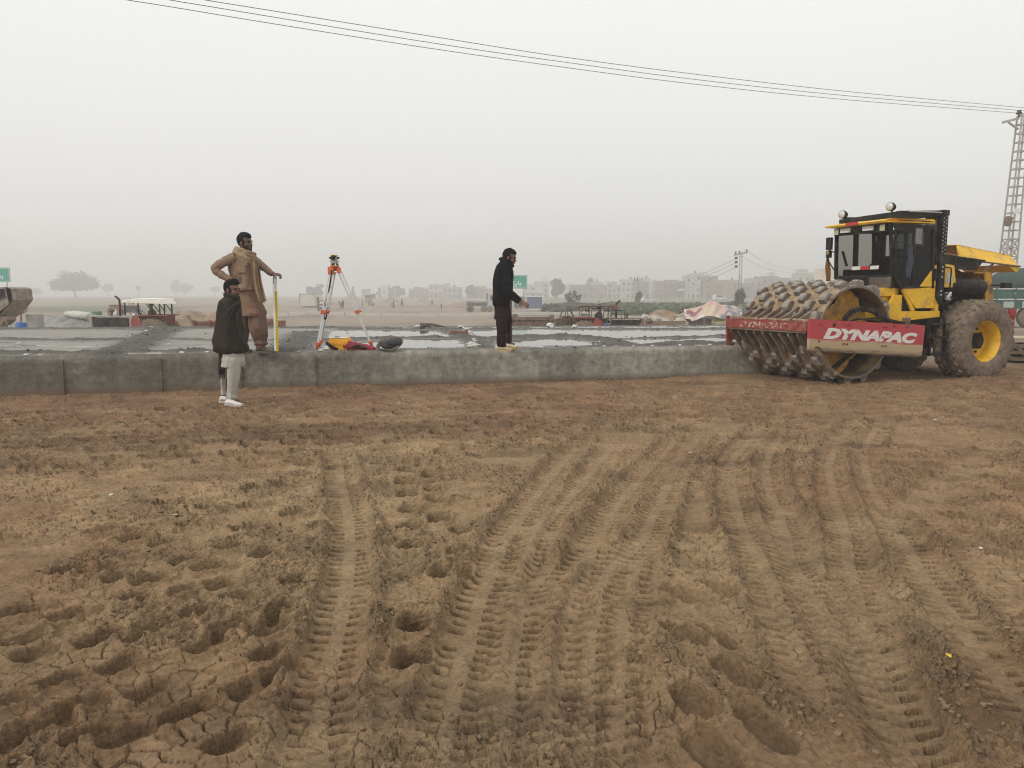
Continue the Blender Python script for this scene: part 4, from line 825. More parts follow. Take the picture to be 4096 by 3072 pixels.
# wheels
def tyre_fn(y, s):
    def fn(mb):
        prof = [(.36, -.25), (.40, -.285), (.50, -.30), (.60, -.295), (.655, -.27), (.688, -.22), (.70, -.1), (.703, 0), (.70, .1), (.688, .22), (.655, .27), (.60, .295), (.50, .30), (.40, .285), (.36, .25)]
        n_ = 64; vs = [(2.83 + r_ * math.cos(a), y + v, .755 + r_ * math.sin(a)) for r_, v in prof for a in (2 * math.pi * i / n_ for i in range(n_))]
        mb.add(vs, [(j * n_ + i, j * n_ + (i + 1) % n_, (j + 1) * n_ + (i + 1) % n_, (j + 1) * n_ + i) for j in range(len(prof) - 1) for i in range(n_)], 0, True)
        for c in range(6):
            v = -.255 + c * .102; rad = .70 if abs(v) < .16 else (.688 if abs(v) < .2 else .660)
            for i in range(26):
                a = 2 * math.pi * (i + .5 * (c % 2)) / 26; er = Vector((math.cos(a), 0, math.sin(a))); et = Vector((-math.sin(a), 0, math.cos(a))); ey = Vector((0, 1, 0))
                if abs(v) > .2: er2 = (er + ey * (.8 * (1 if v > 0 else -1))).normalized(); 
                else: er2 = er
                o = Vector((2.83, y + v, .755)) + er * rad; d1 = et * .068; d2 = (ey - er2 * ey.dot(er2)) * .052; vs = []
                for hgt, k in ((-.015, 1.0), (.022, .72)):
                    vs += [o + er2 * hgt + d1 * k, o + er2 * hgt + d2 * k, o + er2 * hgt - d1 * k, o + er2 * hgt - d2 * k]
                mb.add(vs, [(4, 5, 6, 7), (0, 1, 5, 4), (1, 2, 6, 5), (2, 3, 7, 6), (3, 0, 4, 7)])
    return fn
def rim_fn(y, s):
    def fn(mb):
        prof = [(.385, -.27), (.385, -.245), (.345, -.235), (.335, -.17), (.31, -.15), (.305, -.02), (.30, .0), (.05, .01)]
        n_ = 48; vs = [(2.83 + r_ * math.cos(a), y + s * v, .755 + r_ * math.sin(a)) for r_, v in prof for a in (2 * math.pi * i / n_ for i in range(n_))]
        mb.add(vs, [(j * n_ + i, j * n_ + (i + 1) % n_, (j + 1) * n_ + (i + 1) % n_, (j + 1) * n_ + i) for j in range(len(prof) - 1) for i in range(n_)], 0, True)
    return fn
for y, s in ((-.80, 1), (.80, -1)):
    wh = B(tyre_fn(y, s), 'wheel', M['tyre']); B(rim_fn(y, s), 'rim', M['yellow'], wh)
    def hub(mb):
        mb.cyl((2.83, y - s * .10, .755), (2.83, y + s * .02, .755), .14, 24); mb.cyl((2.83, y - s * .13, .755), (2.83, y - s * .1, .755), .09, 20)
        for i in range(10): a = i * .628; mb.cyl((2.83 + .21 * math.cos(a), y - s * .03, .755 + .21 * math.sin(a)), (2.83 + .21 * math.cos(a), y + s * .01, .755 + .21 * math.sin(a)), .02, 6)
    B(hub, 'hub', M['grime'], wh)
# ================================================================== PEOPLE
def remesh(name, mb, voxel, m, parent, smooth=6):
    o = mb.build(name + '_raw', m, None); r = o.modifiers.new('r', 'REMESH'); r.mode = 'VOXEL'; r.voxel_size = voxel; r.use_smooth_shade = True
    s = o.modifiers.new('s', 'SMOOTH'); s.factor = .5; s.iterations = smooth
    bpy.context.view_layer.update(); dg = bpy.context.evaluated_depsgraph_get()
    me = bpy.data.meshes.new_from_object(o.evaluated_get(dg)); old = o.data; bpy.data.objects.remove(o); bpy.data.meshes.remove(old)
    me.name = name; me.materials.clear(); me.materials.append(m); me.polygons.foreach_set('use_smooth', np.ones(len(me.polygons), bool))
    me.transform(wmat(parent).inverted()); q = bpy.data.objects.new(name, me); COL.objects.link(q); q.parent = parent; return q
def spline(pts, k=4):
    P = [np.array(p, float) for p in pts]; o = []
    for i in range(len(P) - 1):
        p0, p1, p2, p3 = P[max(i - 1, 0)], P[i], P[i + 1], P[min(i + 2, len(P) - 1)]
        for t in np.linspace(0, 1, k, endpoint=False): o.append(0.5 * (2 * p1 + (p2 - p0) * t + (2 * p0 - 5 * p1 + 4 * p2 - p3) * t * t + (3 * p1 - p0 - 3 * p2 + p3) * t**3))
    o.append(P[-1]); return o
def cloth(name, spec, D, m, parent, amp=.045, kf=7, n=44, seed=0, top=False, sag=0.0):
    """garment from rings (photo row, left, right, half depth, offset back)"""
    rows_ = spline(spec, 5); mb = MB(); rings = []
    for i, (py, xl, xr, ry, dy) in enumerate(rows_):
        a0 = at(xl, py, D + dy); a1 = at(xr, py, D + dy); c = (a0 + a1) / 2; rx = (a1 - a0).length / 2; t = i / (len(rows_) - 1); ring = []
        for j in range(n):
            th_ = 2 * math.pi * j / n; e = 1 + amp * (.3 + .9 * t) * (math.sin(kf * th_ + seed + 1.6 * math.sin(3 * t + seed)) * .6 + .9 * math.sin((kf * 2 + 1) * th_ + 2.3 * seed + 4 * t) * .4) + amp * 1.2 * (float(vnoise(th_ * 2.2 + seed * 9, t * 9 + seed, 4)) - .5)
            zz = sag * math.sin(2 * th_ + seed) * t
            ring.append(c + Vector((rx * e * math.cos(th_), ry * e * math.sin(th_), zz)))
        rings.append(ring)
    mb.loft(rings); return mb.build(name, m, parent, world=True)
def sleeve(mb, pts, rad, seed=0, amp=.12, seg=18):
    P = spline([(*p, r_) for p, r_ in zip(pts, rad)], 9); rr = []
    for i, p in enumerate(P): rr.append(p[3] * (1 + amp * (math.sin(i * 1.35 + seed) * .5 + (float(vnoise(i * .9, seed, 3)) - .5))))
    mb.tube([p[:3] for p in P], rr, seg)
def frame_of(f, u=(0, 0, 1)):
    x = Vector(f).normalized(); y = Vector(u).cross(x).normalized(); z = x.cross(y); return Matrix((x, y, z)).transposed()
def add_head(mb, c, rt, s):
    c = Vector(c); T = lambda *p: c + rt @ (Vector(p) * s); r_ = lambda *q: tuple(k * s for k in q)
    mb.ball(T(-.008, 0, .035), r_(.098, .078, .10), 16, 12, rot=rt); mb.ball(T(.028, 0, -.045), r_(.066, .060, .078), 14, 10, rot=rt)
    mb.ball(T(.062, 0, -.100), r_(.030, .034, .026), 10, 8, rot=rt); mb.tube([T(.082, 0, .018), T(.098, 0, -.008), T(.112, 0, -.032)], [.009 * s, .011 * s, .016 * s], 8)
    mb.ball(T(.076, 0, .030), r_(.020, .050, .013), 10, 7, rot=rt); mb.ball(T(.086, 0, -.064), r_(.014, .026, .012), 8, 6, rot=rt)
    for sg in (-1, 1):
        mb.ball(T(-.006, sg * .078, -.012), r_(.022, .010, .034), 8, 7, rot=rt); mb.ball(T(.062, sg * .042, -.028), r_(.024, .022, .022), 8, 6, rot=rt)
    return T
def add_hair(parent, c, rt, s, beard=True, tuft=0.0, seed=1):
    c = Vector(c); mb = MB(); vs = []; fs = []; n, k = 30, 18; keep = {}
    for i in range(k + 1):
        a = math.pi * i / k
        for j in range(n):
            b = 2 * math.pi * j / n; nzv = 1 + .07 * (float(vnoise(math.cos(b) * 5 + 9, math.sin(b) * 5 + i * .8, seed)) - .4)
            p = Vector((.106 * math.sin(a) * math.cos(b) - .012, .085 * math.sin(a) * math.sin(b), .106 * math.cos(a) + .040)) * nzv
            if p.x > .02: p.z += tuft * p.x
            front = p.x > .035; keep[i * n + j] = (p.z > (.068 if front else (.020 if p.x > -.005 else -.068)))
            vs.append(c + rt @ (p * s))
    for i in range(k):
        for j in range(n):
            q = (i * n + j, i * n + (j + 1) % n, (i + 1) * n + (j + 1) % n, (i + 1) * n + j)
            if all(keep[v] for v in q): fs.append(q)
    mb.add(vs, fs, 0, True); T = lambda *p: c + rt @ (Vector(p) * s); r_ = lambda *q: tuple(e * s for e in q)
    mb.ball(T(.034, 0, .084), r_(.056, .062, .034), 12, 7, rot=rt)
    for i in range(16): b = random.uniform(-1.2, 1.2); mb.tube([T(.068 * math.cos(b), .066 * math.sin(b), .082), T(.090 * math.cos(b), .07 * math.sin(b), .090 + random.uniform(-.02, .014))], [.013 * s, .003 * s], 5)
    mb.ball(T(.094, 0, -.050), r_(.012, .028, .007), 8, 5, rot=rt)
    for sg in (-1, 1):
        mb.ball(T(.088, sg * .032, .026), r_(.010, .020, .006), 8, 5, rot=rt)
        mb.ball(T(.02, sg * .068, .005), r_(.016, .010, .03), 8, 6, rot=rt)
        if beard: mb.ball(T(.035, sg * .050, -.070), r_(.040, .014, .036), 10, 7, rot=rt)
    if beard: mb.ball(T(.070, 0, -.103), r_(.030, .036, .027), 10, 7, rot=rt)
    mb.build('hair', M['hair'], parent, world=True)
    for sg in (-1, 1):
        e = MB(); e.ball(T(.083, sg * .031, .006), r_(.010, .013, .007), 8, 6, rot=rt); e.build('eye', M['black'], parent, world=True)
def add_hand(mb, wrist, d, nrm, s=1.0, curl=.35, spread=.12, thumb=1):
    """palm, four fingers of different length bent at two knuckles, and a thumb from the side of the palm"""
    w_ = Vector(wrist); d = Vector(d).normalized(); nv_ = Vector(nrm); nv_ = (nv_ - d * nv_.dot(d)).normalized(); sd = d.cross(nv_)
    rt = Matrix((d, sd, nv_)).transposed(); mb.ball(w_ + d * .048 * s, (.052 * s, .040 * s, .017 * s), 12, 8, rot=rt); mb.tube([w_ - d * .05 * s, w_ + d * .02 * s], [.026 * s, .028 * s], 10)
    for i, ln in enumerate((.072, .082, .077, .060)):
        y = (-.030 + .020 * i) * s; dd = (d + sd * (spread * (i - 1.5) * .5)).normalized(); p = w_ + d * .088 * s + sd * y; pts = [p - d * .02 * s]; ang = curl * .5
        pts.append(p)
        for seg_, k in ((.45, 1.0), (.32, 1.5), (.23, 1.4)):
            v = dd * math.cos(ang) + nv_ * math.sin(ang); p = p + v * ln * seg_ * s; pts.append(p); ang += curl * k
        mb.tube(pts, [.0105 * s, .0102 * s, .0098 * s, .009 * s, .0075 * s], 8)
    b = w_ + d * .03 * s - sd * thumb * .034 * s; v = (d * .62 - sd * thumb * .7 + nv_ * .35).normalized()
    mb.tube([w_ + d * .02 * s - sd * thumb * .015 * s, b, b + v * .034 * s, b + (v * .5 + d * .5 + nv_ * .2 * curl).normalized() * .06 * s], [.014 * s, .0135 * s, .012 * s, .009 * s], 8)
def shoe(name, heel, toe, h, wd, m, sole, parent):
    heel = Vector(heel); toe = Vector(toe); d = toe - heel; ln = d.length; d.normalize(); sd = Vector((0, 0, 1)).cross(d); mb = MB(); rings = []
    for t, hh, ww in ((0, .55, .62), (.06, .95, .85), (.22, 1.0, .92), (.38, .92, .9), (.52, .72, .95), (.70, .50, 1.05), (.86, .40, 1.0), (.96, .28, .75), (1.0, .14, .4)):
        c = heel + d * ln * t; rings.append([c + sd * (wd / 2 * ww * math.cos(a)) + Vector((0, 0, .022 + max(0, (h - .02) * hh * (.5 + .5 * math.sin(a)) if math.sin(a) > -.99 else 0))) for a in (2 * math.pi * k / 18 for k in range(18))])
    mb.loft(rings); o = mb.build(name, m, parent, world=True)
    ms = MB(); rings = []
    for t, ww in ((-.02, .6), (.05, .98), (.3, .92), (.5, .98), (.72, 1.12), (.9, 1.0), (1.0, .62), (1.02, .35)):
        c = heel + d * ln * t; rings.append([c + sd * (wd / 2 * ww * k) + Vector((0, 0, z + (.012 if t > .95 else 0))) for k, z in ((-1, 0), (1, 0), (1.02, .030), (-1.02, .030))])
    ms.loft(rings, smooth=False); ms.build('sole', sole, o, world=True); return o
def legs_core(mb, hip, knee, ankle, r0=.085, r1=.06, r2=.04):
    mb.tube([hip, knee, ankle, Vector(ankle) + Vector((0, 0, -.008))], [r0, r1, r2, r2], 12); mb.tube([Vector(ankle), Vector(ankle) + Vector((.10, 0, -.012))], [.028, .02], 8)

# ---- the man in tan with the scarf, one hand on his hip, the other on the staff
DA = 12.78; fa = gz(1061, 1411, TOP + .01); DA = fa.y
PA = thing('person', 'man in tan clothes and wound scarf, hand on hip, holding the levelling staff', 'person', (at(1010, 1411, DA).x, DA, TOP))
A = lambda px, py, dy=0.0: at(px, py, DA + dy)
bd = MB(); rtA = frame_of((.96, -.28, -.02)); hA = A(980, 972); SA = 1.14
add_head(bd, hA, rtA, SA); bd.tube([A(975, 985), A(974, 1010), A(975, 1040)], [.06, .062, .08], 12)
bd.tube([A(974, 1015), A(976, 1060), A(980, 1110), A(985, 1165), A(1000, 1220)], [.09, .15, .14, .15, .13], 14)
bd.tube([A(935, 1032, -.12), A(860, 1074, -.20), A(922, 1120, -.20)], [.05, .04, .032], 10); bd.tube([A(1015, 1040, .12), A(1052, 1068, .06), A(1088, 1096, 0)], [.05, .042, .032], 10)
add_hand(bd, A(926, 1119, -.19), (1, .05, .02), (0, 1, -.2), 1.25, .22, .16, thumb=-1)
add_hand(bd, A(1086, 1095, 0), (1, .0, -.12), (.1, .35, -1), 1.25, .95, .05, thumb=1)
legs_core(bd, A(1015, 1235), A(1040, 1320, -.04), A(1046, 1392, 0)); legs_core(bd, A(985, 1235, .1), A(975, 1320, .12), A(966, 1392, .14))
remesh('body', bd, .0075, M['skindark'], PA)
add_hair(PA, hA, rtA, SA * 1.02, True, .25, 3)
TAN = mat('tan_cotton', (.245, .163, .115), .9, var=.16, scale=5, bump=.5, bscale=22, spec=.08); TAN2 = mat('tan_cotton_shirt', (.205, .125, .082), .9, var=.14, scale=5, bump=.5, bscale=18, spec=.08)
TROU = mat('brown_trousers', (.16, .104, .075), .9, var=.16, scale=5, bump=.5, bscale=18, spec=.08)
cloth('kameez', [(1130, 950, 1024, .15, 0), (1180, 956, 1032, .17, 0), (1215, 956, 1047, .19, 0), (1240, 960, 1060, .21, 0), (1254, 962, 1062, .22, 0), (1263, 968, 1058, .22, 0)], DA, TAN2, PA, .085, 6, seed=2)
jk = MB(); o = cloth('jacket', [(1012, 958, 1000, .09, 0), (1020, 932, 1018, .15, 0), (1038, 918, 1032, .18, 0), (1075, 915, 1038, .18, 0), (1105, 926, 1035, .17, 0), (1140, 935, 1032, .20, 0), (1156, 940, 1031, .225, 0), (1162, 944, 1028, .225, 0)], DA, TAN, PA, .075, 8, seed=5)
sm = MB(); sleeve(sm, [A(940, 1030, -.12), A(905, 1044, -.16), A(861, 1072, -.21), A(884, 1098, -.21), A(927, 1121, -.20)], [.085, .078, .068, .062, .048], 2); sm.build('sleeve', TAN, o, world=True)
sm = MB(); sleeve(sm, [A(1005, 1036, .12), A(1030, 1050, .10), A(1053, 1068, .06), A(1072, 1083, .03), A(1090, 1097, 0)], [.085, .068, .058, .052, .042], 7); sm.build('sleeve', TAN, o, world=True)
fl = MB(); fl.box(A(968, 1056, -.185), (.17, .012, .05)); fl.box(A(962, 1075, -.186), (.16, .008, .12)); fl.build('pocket', TAN, o, world=True)
cloth('trouser_leg', [(1235, 990, 1060, .13, -.02), (1285, 994, 1064, .14, -.03), (1320, 1000, 1068, .135, -.04), (1345, 1009, 1071, .115, -.03), (1362, 1018, 1066, .10, 0), (1374, 1018, 1070, .10, 0), (1384, 1026, 1061, .075, 0), (1393, 1027, 1064, .07, 0)], DA, TROU, PA, .17, 5, seed=3)
cloth('trouser_leg', [(1235, 958, 1010, .12, .1), (1285, 955, 1002, .12, .11), (1340, 950, 994, .11, .13), (1375, 948, 988, .10, .14), (1392, 954, 980, .06, .14)], DA, TROU, PA, .07, 5, seed=6)
blk = mat('dark_shoe', (.035, .031, .028), .7, var=.3, dirt=(.12, .09, .07), damt=.35); gsole = mat('grey_sole', (.10, .09, .08), .8)
shoe('shoe', (A(1027, 1405).x, DA, TOP + .008), (A(1103, 1405).x, DA - .04, TOP + .008), .10, .10, blk, gsole, PA)
shoe('shoe', (A(948, 1405).x, DA + .15, TOP + .008), (A(1000, 1405).x, DA + .05, TOP + .008), .10, .10, blk, gsole, PA)
SC = mat('beige_scarf', (.29, .205, .125), .95, var=.2, scale=7, bump=.6, bscale=16, stretch=(1, 1, 1), spec=.08)
scf = MB()
for k, (rx, ry, dz, r_, tl) in enumerate([(34, .135, 0, .055, .40), (40, .155, 14, .055, .52), (33, .135, -12, .045, .34), (36, .15, 25, .045, .60)]):
    pts = []
    for i in range(26):
        a = 2 * math.pi * i / 26; pts.append((980 + rx * math.cos(a), ry * math.sin(a) , 1018 + dz + tl * rx * math.cos(a)))
    P_ = [A(p[0], p[2], p[1]) for p in pts] + [A(pts[0][0], pts[0][2], pts[0][1])]
    scf.tube(P_, [r_ * (1 + .22 * math.sin(i * 1.7 + k) + .1 * math.sin(i * 3.1)) for i in range(27)], 12, ry=[r_ * .75] * 27)
so_ = scf.build('scarf', SC, PA, world=True)
def tail(pts, wds, seed, nm='scarf_tail', fr=True):
    mb = MB(); P_ = spline(pts, 6); rings = []
    for i, p in enumerate(P_):
        t = i / (len(P_) - 1); c = A(p[0], p[1], p[2]); w2 = np.interp(t, np.linspace(0, 1, len(wds)), wds) / 2; up_ = []
        for j in range(13): x = -1 + j / 6; up_.append(c + Vector((x * w2, -.022 * math.sin(3.2 * x * 1.6 + seed + t * 2) - .01, .0 - x * .03)))
        dn_ = [q + Vector((0, .014, 0)) for q in reversed(up_)]; rings.append(up_ + dn_)
    mb.loft(rings)
    if fr:
        for j in range(9):
            b_ = rings[-1][j + 1]; mb.tube([b_, b_ + Vector((random.uniform(-.006, .012), 0, -.04))], .006, 5)
    return mb.build(nm, SC, so_, world=True)
tail([(1013, 1028, -.20), (1018, 1070, -.22), (1022, 1110, -.21), (1032, 1160, -.20), (1044, 1200, -.19)], [.07, .10, .10, .11, .11], 1)
tail([(1024, 1034, -.15), (1034, 1080, -.15), (1040, 1130, -.16), (1053, 1198, -.17)], [.05, .06, .07, .10], 3)
# ---- levelling staff in his hand
ST = thing('levelling_staff', 'white and yellow graduated levelling staff upright in the hand of the man in tan', 'levelling staff', (at(1104, 1404, DA).x, DA - .02, TOP + .005))
stf = lambda a, b, x0, x1, y0, y1, mb, mi=0: mb.prism([A(x0 + (a - 1108) * .0205, a, y0), A(x1 + (a - 1108) * .0205, a, y0), A(x1 + (b - 1108) * .0205, b, y0), A(x0 + (b - 1108) * .0205, b, y0)], (0, y1 - y0, 0), mi)
mb = MB(); stf(1108, 1405, 1091, 1098, -.045, .0, mb); stf(1106, 1164, 1098.3, 1104, -.045, .0, mb); mb.build('staff_body', M['cleanwhite'], ST, world=True)
mb = MB(); stf(1164, 1405, 1098.3, 1105, -.047, .0, mb); mb.build('scale_face', mat('yellow_scale', (.72, .55, .02), .5, var=.06), ST, world=True)
mb = MB()
for k, y in enumerate((1112, 1118, 1124, 1130)): stf(y, y + 3.5, 1091.4, 1095.5, -.049, -.045, mb)
for k in range(6): stf(1111 + k * 8, 1114 + k * 8, 1099 + (k % 2) * 2.4, 1101 + (k % 2) * 2.4, -.049, -.045, mb)
mb.build('top_marking', M['black'], ST, world=True); mb = MB()
for k in range(40): stf(1168 + k * 5.9, 1170.2 + k * 5.9, 1099 + (k % 2) * 2, 1102 + (k % 2) * 2.2, -.050, -.047, mb)
mb.build('scale_marking', M['black'], ST, world=True)

# ---- the man wrapped in a dark shawl, standing on the earth
DB = 10.75; gB = gh(at(935, 1617, DB).x, DB)
PB = thing('person', 'man wrapped in a dark brown shawl over white trousers, standing on the earth', 'person', (at(930, 1600, DB).x, DB, gB))
A = lambda px, py, dy=0.0: at(px, py, DB + dy)
bd = MB(); rtB = frame_of((.94, -.34, -.04)); hB = A(928, 1161); SB = 1.04
add_head(bd, hB, rtB, SB); bd.tube([A(922, 1175), A(918, 1195), A(916, 1220)], [.055, .06, .09], 12)
bd.tube([A(917, 1210), A(917, 1260), A(920, 1330), A(925, 1400)], [.12, .16, .15, .14], 14)
for (x0, dy) in ((905, .08), (928, -.08)): bd.tube([A(x0, 1228, dy), A(x0 - 3, 1290, dy), A(x0 + 6, 1330, dy * .8)], [.05, .042, .032], 10)
add_hand(bd, A(934, 1332, -.06), (.4, 0, -.5), (0, 1, 0), .9, .5); add_hand(bd, A(912, 1332, .06), (.4, .0, -.5), (0, 1, 0), .9, .5)
legs_core(bd, A(930, 1415, -.06), A(934, 1500, -.06), A(925, 1598, -.05)); legs_core(bd, A(912, 1415, .12), A(904, 1495, .2), A(900, 1578, .28))
remesh('body', bd, .0075, M['skin'], PB); add_hair(PB, hB, rtB, SB * 1.03, False, .5, 8)
SH = mat('dark_wool', (.036, .029, .024), .95, var=.25, scale=9, bump=.5, bscale=60, spec=.08)
sh = cloth('shawl', [(1184, 903, 948, .10, 0), (1192, 893, 955, .14, 0), (1208, 881, 960, .19, 0), (1240, 873, 963, .21, 0), (1280, 866, 966, .22, 0), (1320, 861, 973, .225, 0), (1360, 857, 980, .235, 0), (1385, 857, 987, .235, 0), (1402, 863, 992, .22, 0), (1412, 880, 978, .19, 0)], DB, SH, PB, .085, 6, seed=4)
mb = MB(); pts = [A(927 + 23 * math.cos(a), 1186 + 7 * math.cos(a) - 0 * math.sin(a), .105 * math.sin(a)) for a in (2 * math.pi * k / 24 for k in range(25))]; mb.tube(pts, [.034 * (1 + .25 * math.sin(k * 1.3)) for k in range(25)], 10); mb.build('collar', SH, sh, world=True)
mb = MB()
for (pts, r0, r1) in (([(958, 1212, -.10), (925, 1232, -.19), (890, 1290, -.17), (868, 1350, -.13)], .02, .018), ([(962, 1235, -.09), (950, 1270, -.18), (960, 1330, -.18), (985, 1398, -.13)], .022, .016), ([(940, 1215, -.17), (915, 1290, -.22), (905, 1370, -.22)], .014, .01)):
    P_ = spline([(*A(*p),) for p in pts], 6); mb.tube(P_, [r0 + (r1 - r0) * i / len(P_) for i in range(len(P_))], 10)
mb.build('drape_fold', SH, sh, world=True)
mb = MB(); rings = []
for i in range(14):
    t = i / 13; py = 1382 + t * 116; xl = 869 + 7 * t + 3 * math.sin(5 * t); xr = 905 - 6 * t * t - (1 if t < .3 else 3)
    ring = [A(xl + (xr - xl) * j / 8, py, .02 + .018 * math.sin(j * 1.4 + t * 2)) for j in range(9)]; rings.append(ring + [q + Vector((0, .02, 0)) for q in reversed(ring)])
mb.loft(rings)
for j in range(10): b_ = A(876 + j * 2.5, 1494, .03); mb.tube([b_, b_ + Vector((random.uniform(-.02, .02), 0, -random.uniform(.05, .09)))], [.006, .003], 5)
for j in range(14): b_ = A(858 + j * 1.6, 1384 + j * 2.6, -.02); mb.tube([b_, b_ + Vector((random.uniform(-.02, .02), 0, -random.uniform(.03, .06)))], [.005, .003], 5)
mb.build('shawl_tail', SH, sh, world=True)
WH = mat('off_white_cotton', (.42, .41, .35), .9, var=.10, scale=5, bump=.5, bscale=16, spec=.08)
cloth('kameez', [(1385, 895, 968, .17, 0), (1420, 893, 973, .18, 0), (1445, 892, 977, .185, 0), (1466, 891, 972, .18, 0)], DB, WH, PB, .06, 4, seed=1)
cloth('trouser_leg', [(1430, 908, 964, .13, -.05), (1500, 911, 960, .12, -.05), (1550, 911, 950, .10, -.05), (1575, 909, 945, .09, -.05), (1587, 911, 945, .09, -.05), (1597, 909, 943, .08, -.05)], DB, WH, PB, .10, 4, seed=2)
cloth('trouser_leg', [(1430, 889, 922, .12, .1), (1500, 886, 912, .10, .2), (1550, 886, 911, .09, .26), (1579, 887, 910, .08, .28)], DB, WH, PB, .10, 4, seed=7)
wsh = mat('white_trainer', (.62, .60, .56), .7, var=.08, scale=20, dirt=(.40, .33, .25), damt=.25); wsl_ = mat('white_sole', (.58, .55, .50), .7, dirt=(.35, .27, .2), damt=.35)
def trainer(h0, t0, parent, m, s_, hh=.092):
    g_ = min(gh(h0[0], h0[1]), gh(t0[0], t0[1])) - .004 if h0[2] is None else h0[2]
    return shoe('shoe', (h0[0], h0[1], g_), (t0[0], t0[1], g_), hh, .105, m, s_, parent)
yN = gz(940, 1616, gB).y; yF = yN + .36
a_ = at(904, 1610, yN); b_ = at(978, 1610, yN); s1 = trainer((a_.x, yN, None), (b_.x, yN - .08, None), PB, wsh, wsl_)
a_ = at(880, 1595, yF); b_ = at(948, 1595, yF); s2 = trainer((a_.x, yF, None), (b_.x, yF - .04, None), PB, wsh, wsl_)
for (x, y_p, dy) in ((920, 1597, -.04), (900, 1582, .30)): mb = MB(); mb.tube([A(x, y_p - 10, dy), A(x, y_p + 6, dy)], .05, 12); mb.build('sock', M['black'], PB, world=True)

# ---- the man in the black jacket pointing down at the work
fC = gz(2014, 1404, TOP + .008); DC = fC.y
PC = thing('person', 'man in black padded jacket and dark trousers on the slab edge, one arm held out', 'person', (at(2015, 1404, DC).x, DC, TOP))
A = lambda px, py, dy=0.0: at(px, py, DC + dy)
bd = MB(); rtC = frame_of((.95, -.16, -.22)); hC = A(2038, 1032); SC_ = 1.06
add_head(bd, hC, rtC, SC_); bd.tube([A(2030, 1042), A(2024, 1060), A(2018, 1080)], [.058, .062, .09], 12)
bd.tube([A(2018, 1072), A(2012, 1120), A(2010, 1180), A(2012, 1240)], [.12, .17, .16, .15], 14)
bd.tube([A(2018, 1080, -.17), A(2031, 1163, -.27), A(2076, 1203, -.28)], [.05, .042, .03], 10); bd.tube([A(2018, 1080, .17), A(2018, 1160, .22), A(2024, 1200, .2)], [.05, .042, .03], 10)
add_hand(bd, A(2074, 1201, -.28), (.86, -.10, -.50), (-.2, .6, -.75), 1.25, .20, .30, thumb=1); add_hand(bd, A(2024, 1204, .2), (.1, -.1, -.8), (0, 1, 0), 1.0, .4)
legs_core(bd, A(2005, 1240, -.08), A(2008, 1315, -.06), A(2006, 1392, 0)); legs_core(bd, A(2025, 1240, .12), A(2034, 1310, .3), A(2036, 1374, .5))
remesh('body', bd, .0075, M['skin'], PC); add_hair(PC, hC, rtC, SC_ * 1.03, True, .1, 5)
BJ = mat('black_padded_cloth', (.008, .0078, .0095), .9, var=.3, scale=8, bump=.6, bscale=20, spec=.08); MR = mat('dark_maroon_cotton', (.024, .0135, .014), .9, var=.25, scale=6, bump=.5, bscale=16, spec=.08)
cloth('kameez', [(1205, 1977, 2043, .18, 0), (1245, 1977, 2046, .185, 0), (1277, 1976, 2044, .18, .02)], DC, MR, PC, .05, 5, seed=3)
cj = cloth('jacket', [(1036, 2006, 2040, .10, 0), (1046, 2000, 2047, .15, 0), (1062, 1987, 2050, .20, 0), (1085, 1978, 2052, .22, 0), (1121, 1972, 2052, .22, 0), (1160, 1972, 2051, .215, 0), (1195, 1971, 2047, .22, 0), (1216, 1971, 2044, .22, 0), (1224, 1976, 2040, .20, 0)], DC, BJ, PC, .045, 6, seed=8)
mb = MB(); sleeve(mb, [A(2014, 1072, -.16), A(2020, 1110, -.24), A(2031, 1165, -.28), A(2055, 1187, -.29), A(2079, 1205, -.28)], [.10, .092, .08, .068, .052], 4, .09); mb.build('sleeve', BJ, cj, world=True)
mb = MB(); sleeve(mb, [A(2014, 1072, .16), A(2018, 1110, .22), A(2018, 1160, .22), A(2024, 1202, .2)], [.10, .09, .08, .055], 9, .09); mb.build('sleeve', BJ, cj, world=True)
mb = MB(); pts = [A(2024 + 20 * math.cos(a), 1045 + 10 * math.cos(a), .10 * math.sin(a)) for a in (2 * math.pi * k / 20 for k in range(21))]; mb.tube(pts, .028, 10, ry=.042); mb.build('collar', BJ, cj, world=True)
mb = MB(); mb.box(A(2050, 1100, -.08), (.035, .14, .13)); mb.build('pocket', BJ, cj, bevel=0, world=True)
cloth('trouser_leg', [(1255, 1982, 2032, .125, -.07), (1320, 1986, 2028, .115, -.05), (1365, 1987, 2026, .11, -.02), (1386, 1989, 2024, .095, 0)], DC, MR, PC, .09, 4, seed=5)
cloth('trouser_leg', [(1255, 2008, 2047, .12, .14), (1310, 2018, 2048, .11, .32), (1350, 2022, 2048, .10, .46), (1370, 2024, 2046, .09, .5)], DC, MR, PC, .09, 4, seed=6)
csh = mat('cream_trainer', (.58, .50, .36), .7, var=.10, scale=20, dirt=(.36, .27, .16), damt=.3); cso = mat('tan_sole', (.42, .30, .15), .7, var=.15)
trainer((A(1981, 1400).x, DC, TOP + .006), (A(2049, 1400).x, DC - .06, TOP + .006), PC, csh, cso, .10); yF = DC + .52
trainer((at(2024, 1388, yF).x, yF, TOP + .012), (at(2069, 1388, yF).x, yF - .10, TOP + .012), PC, csh, cso, .10)
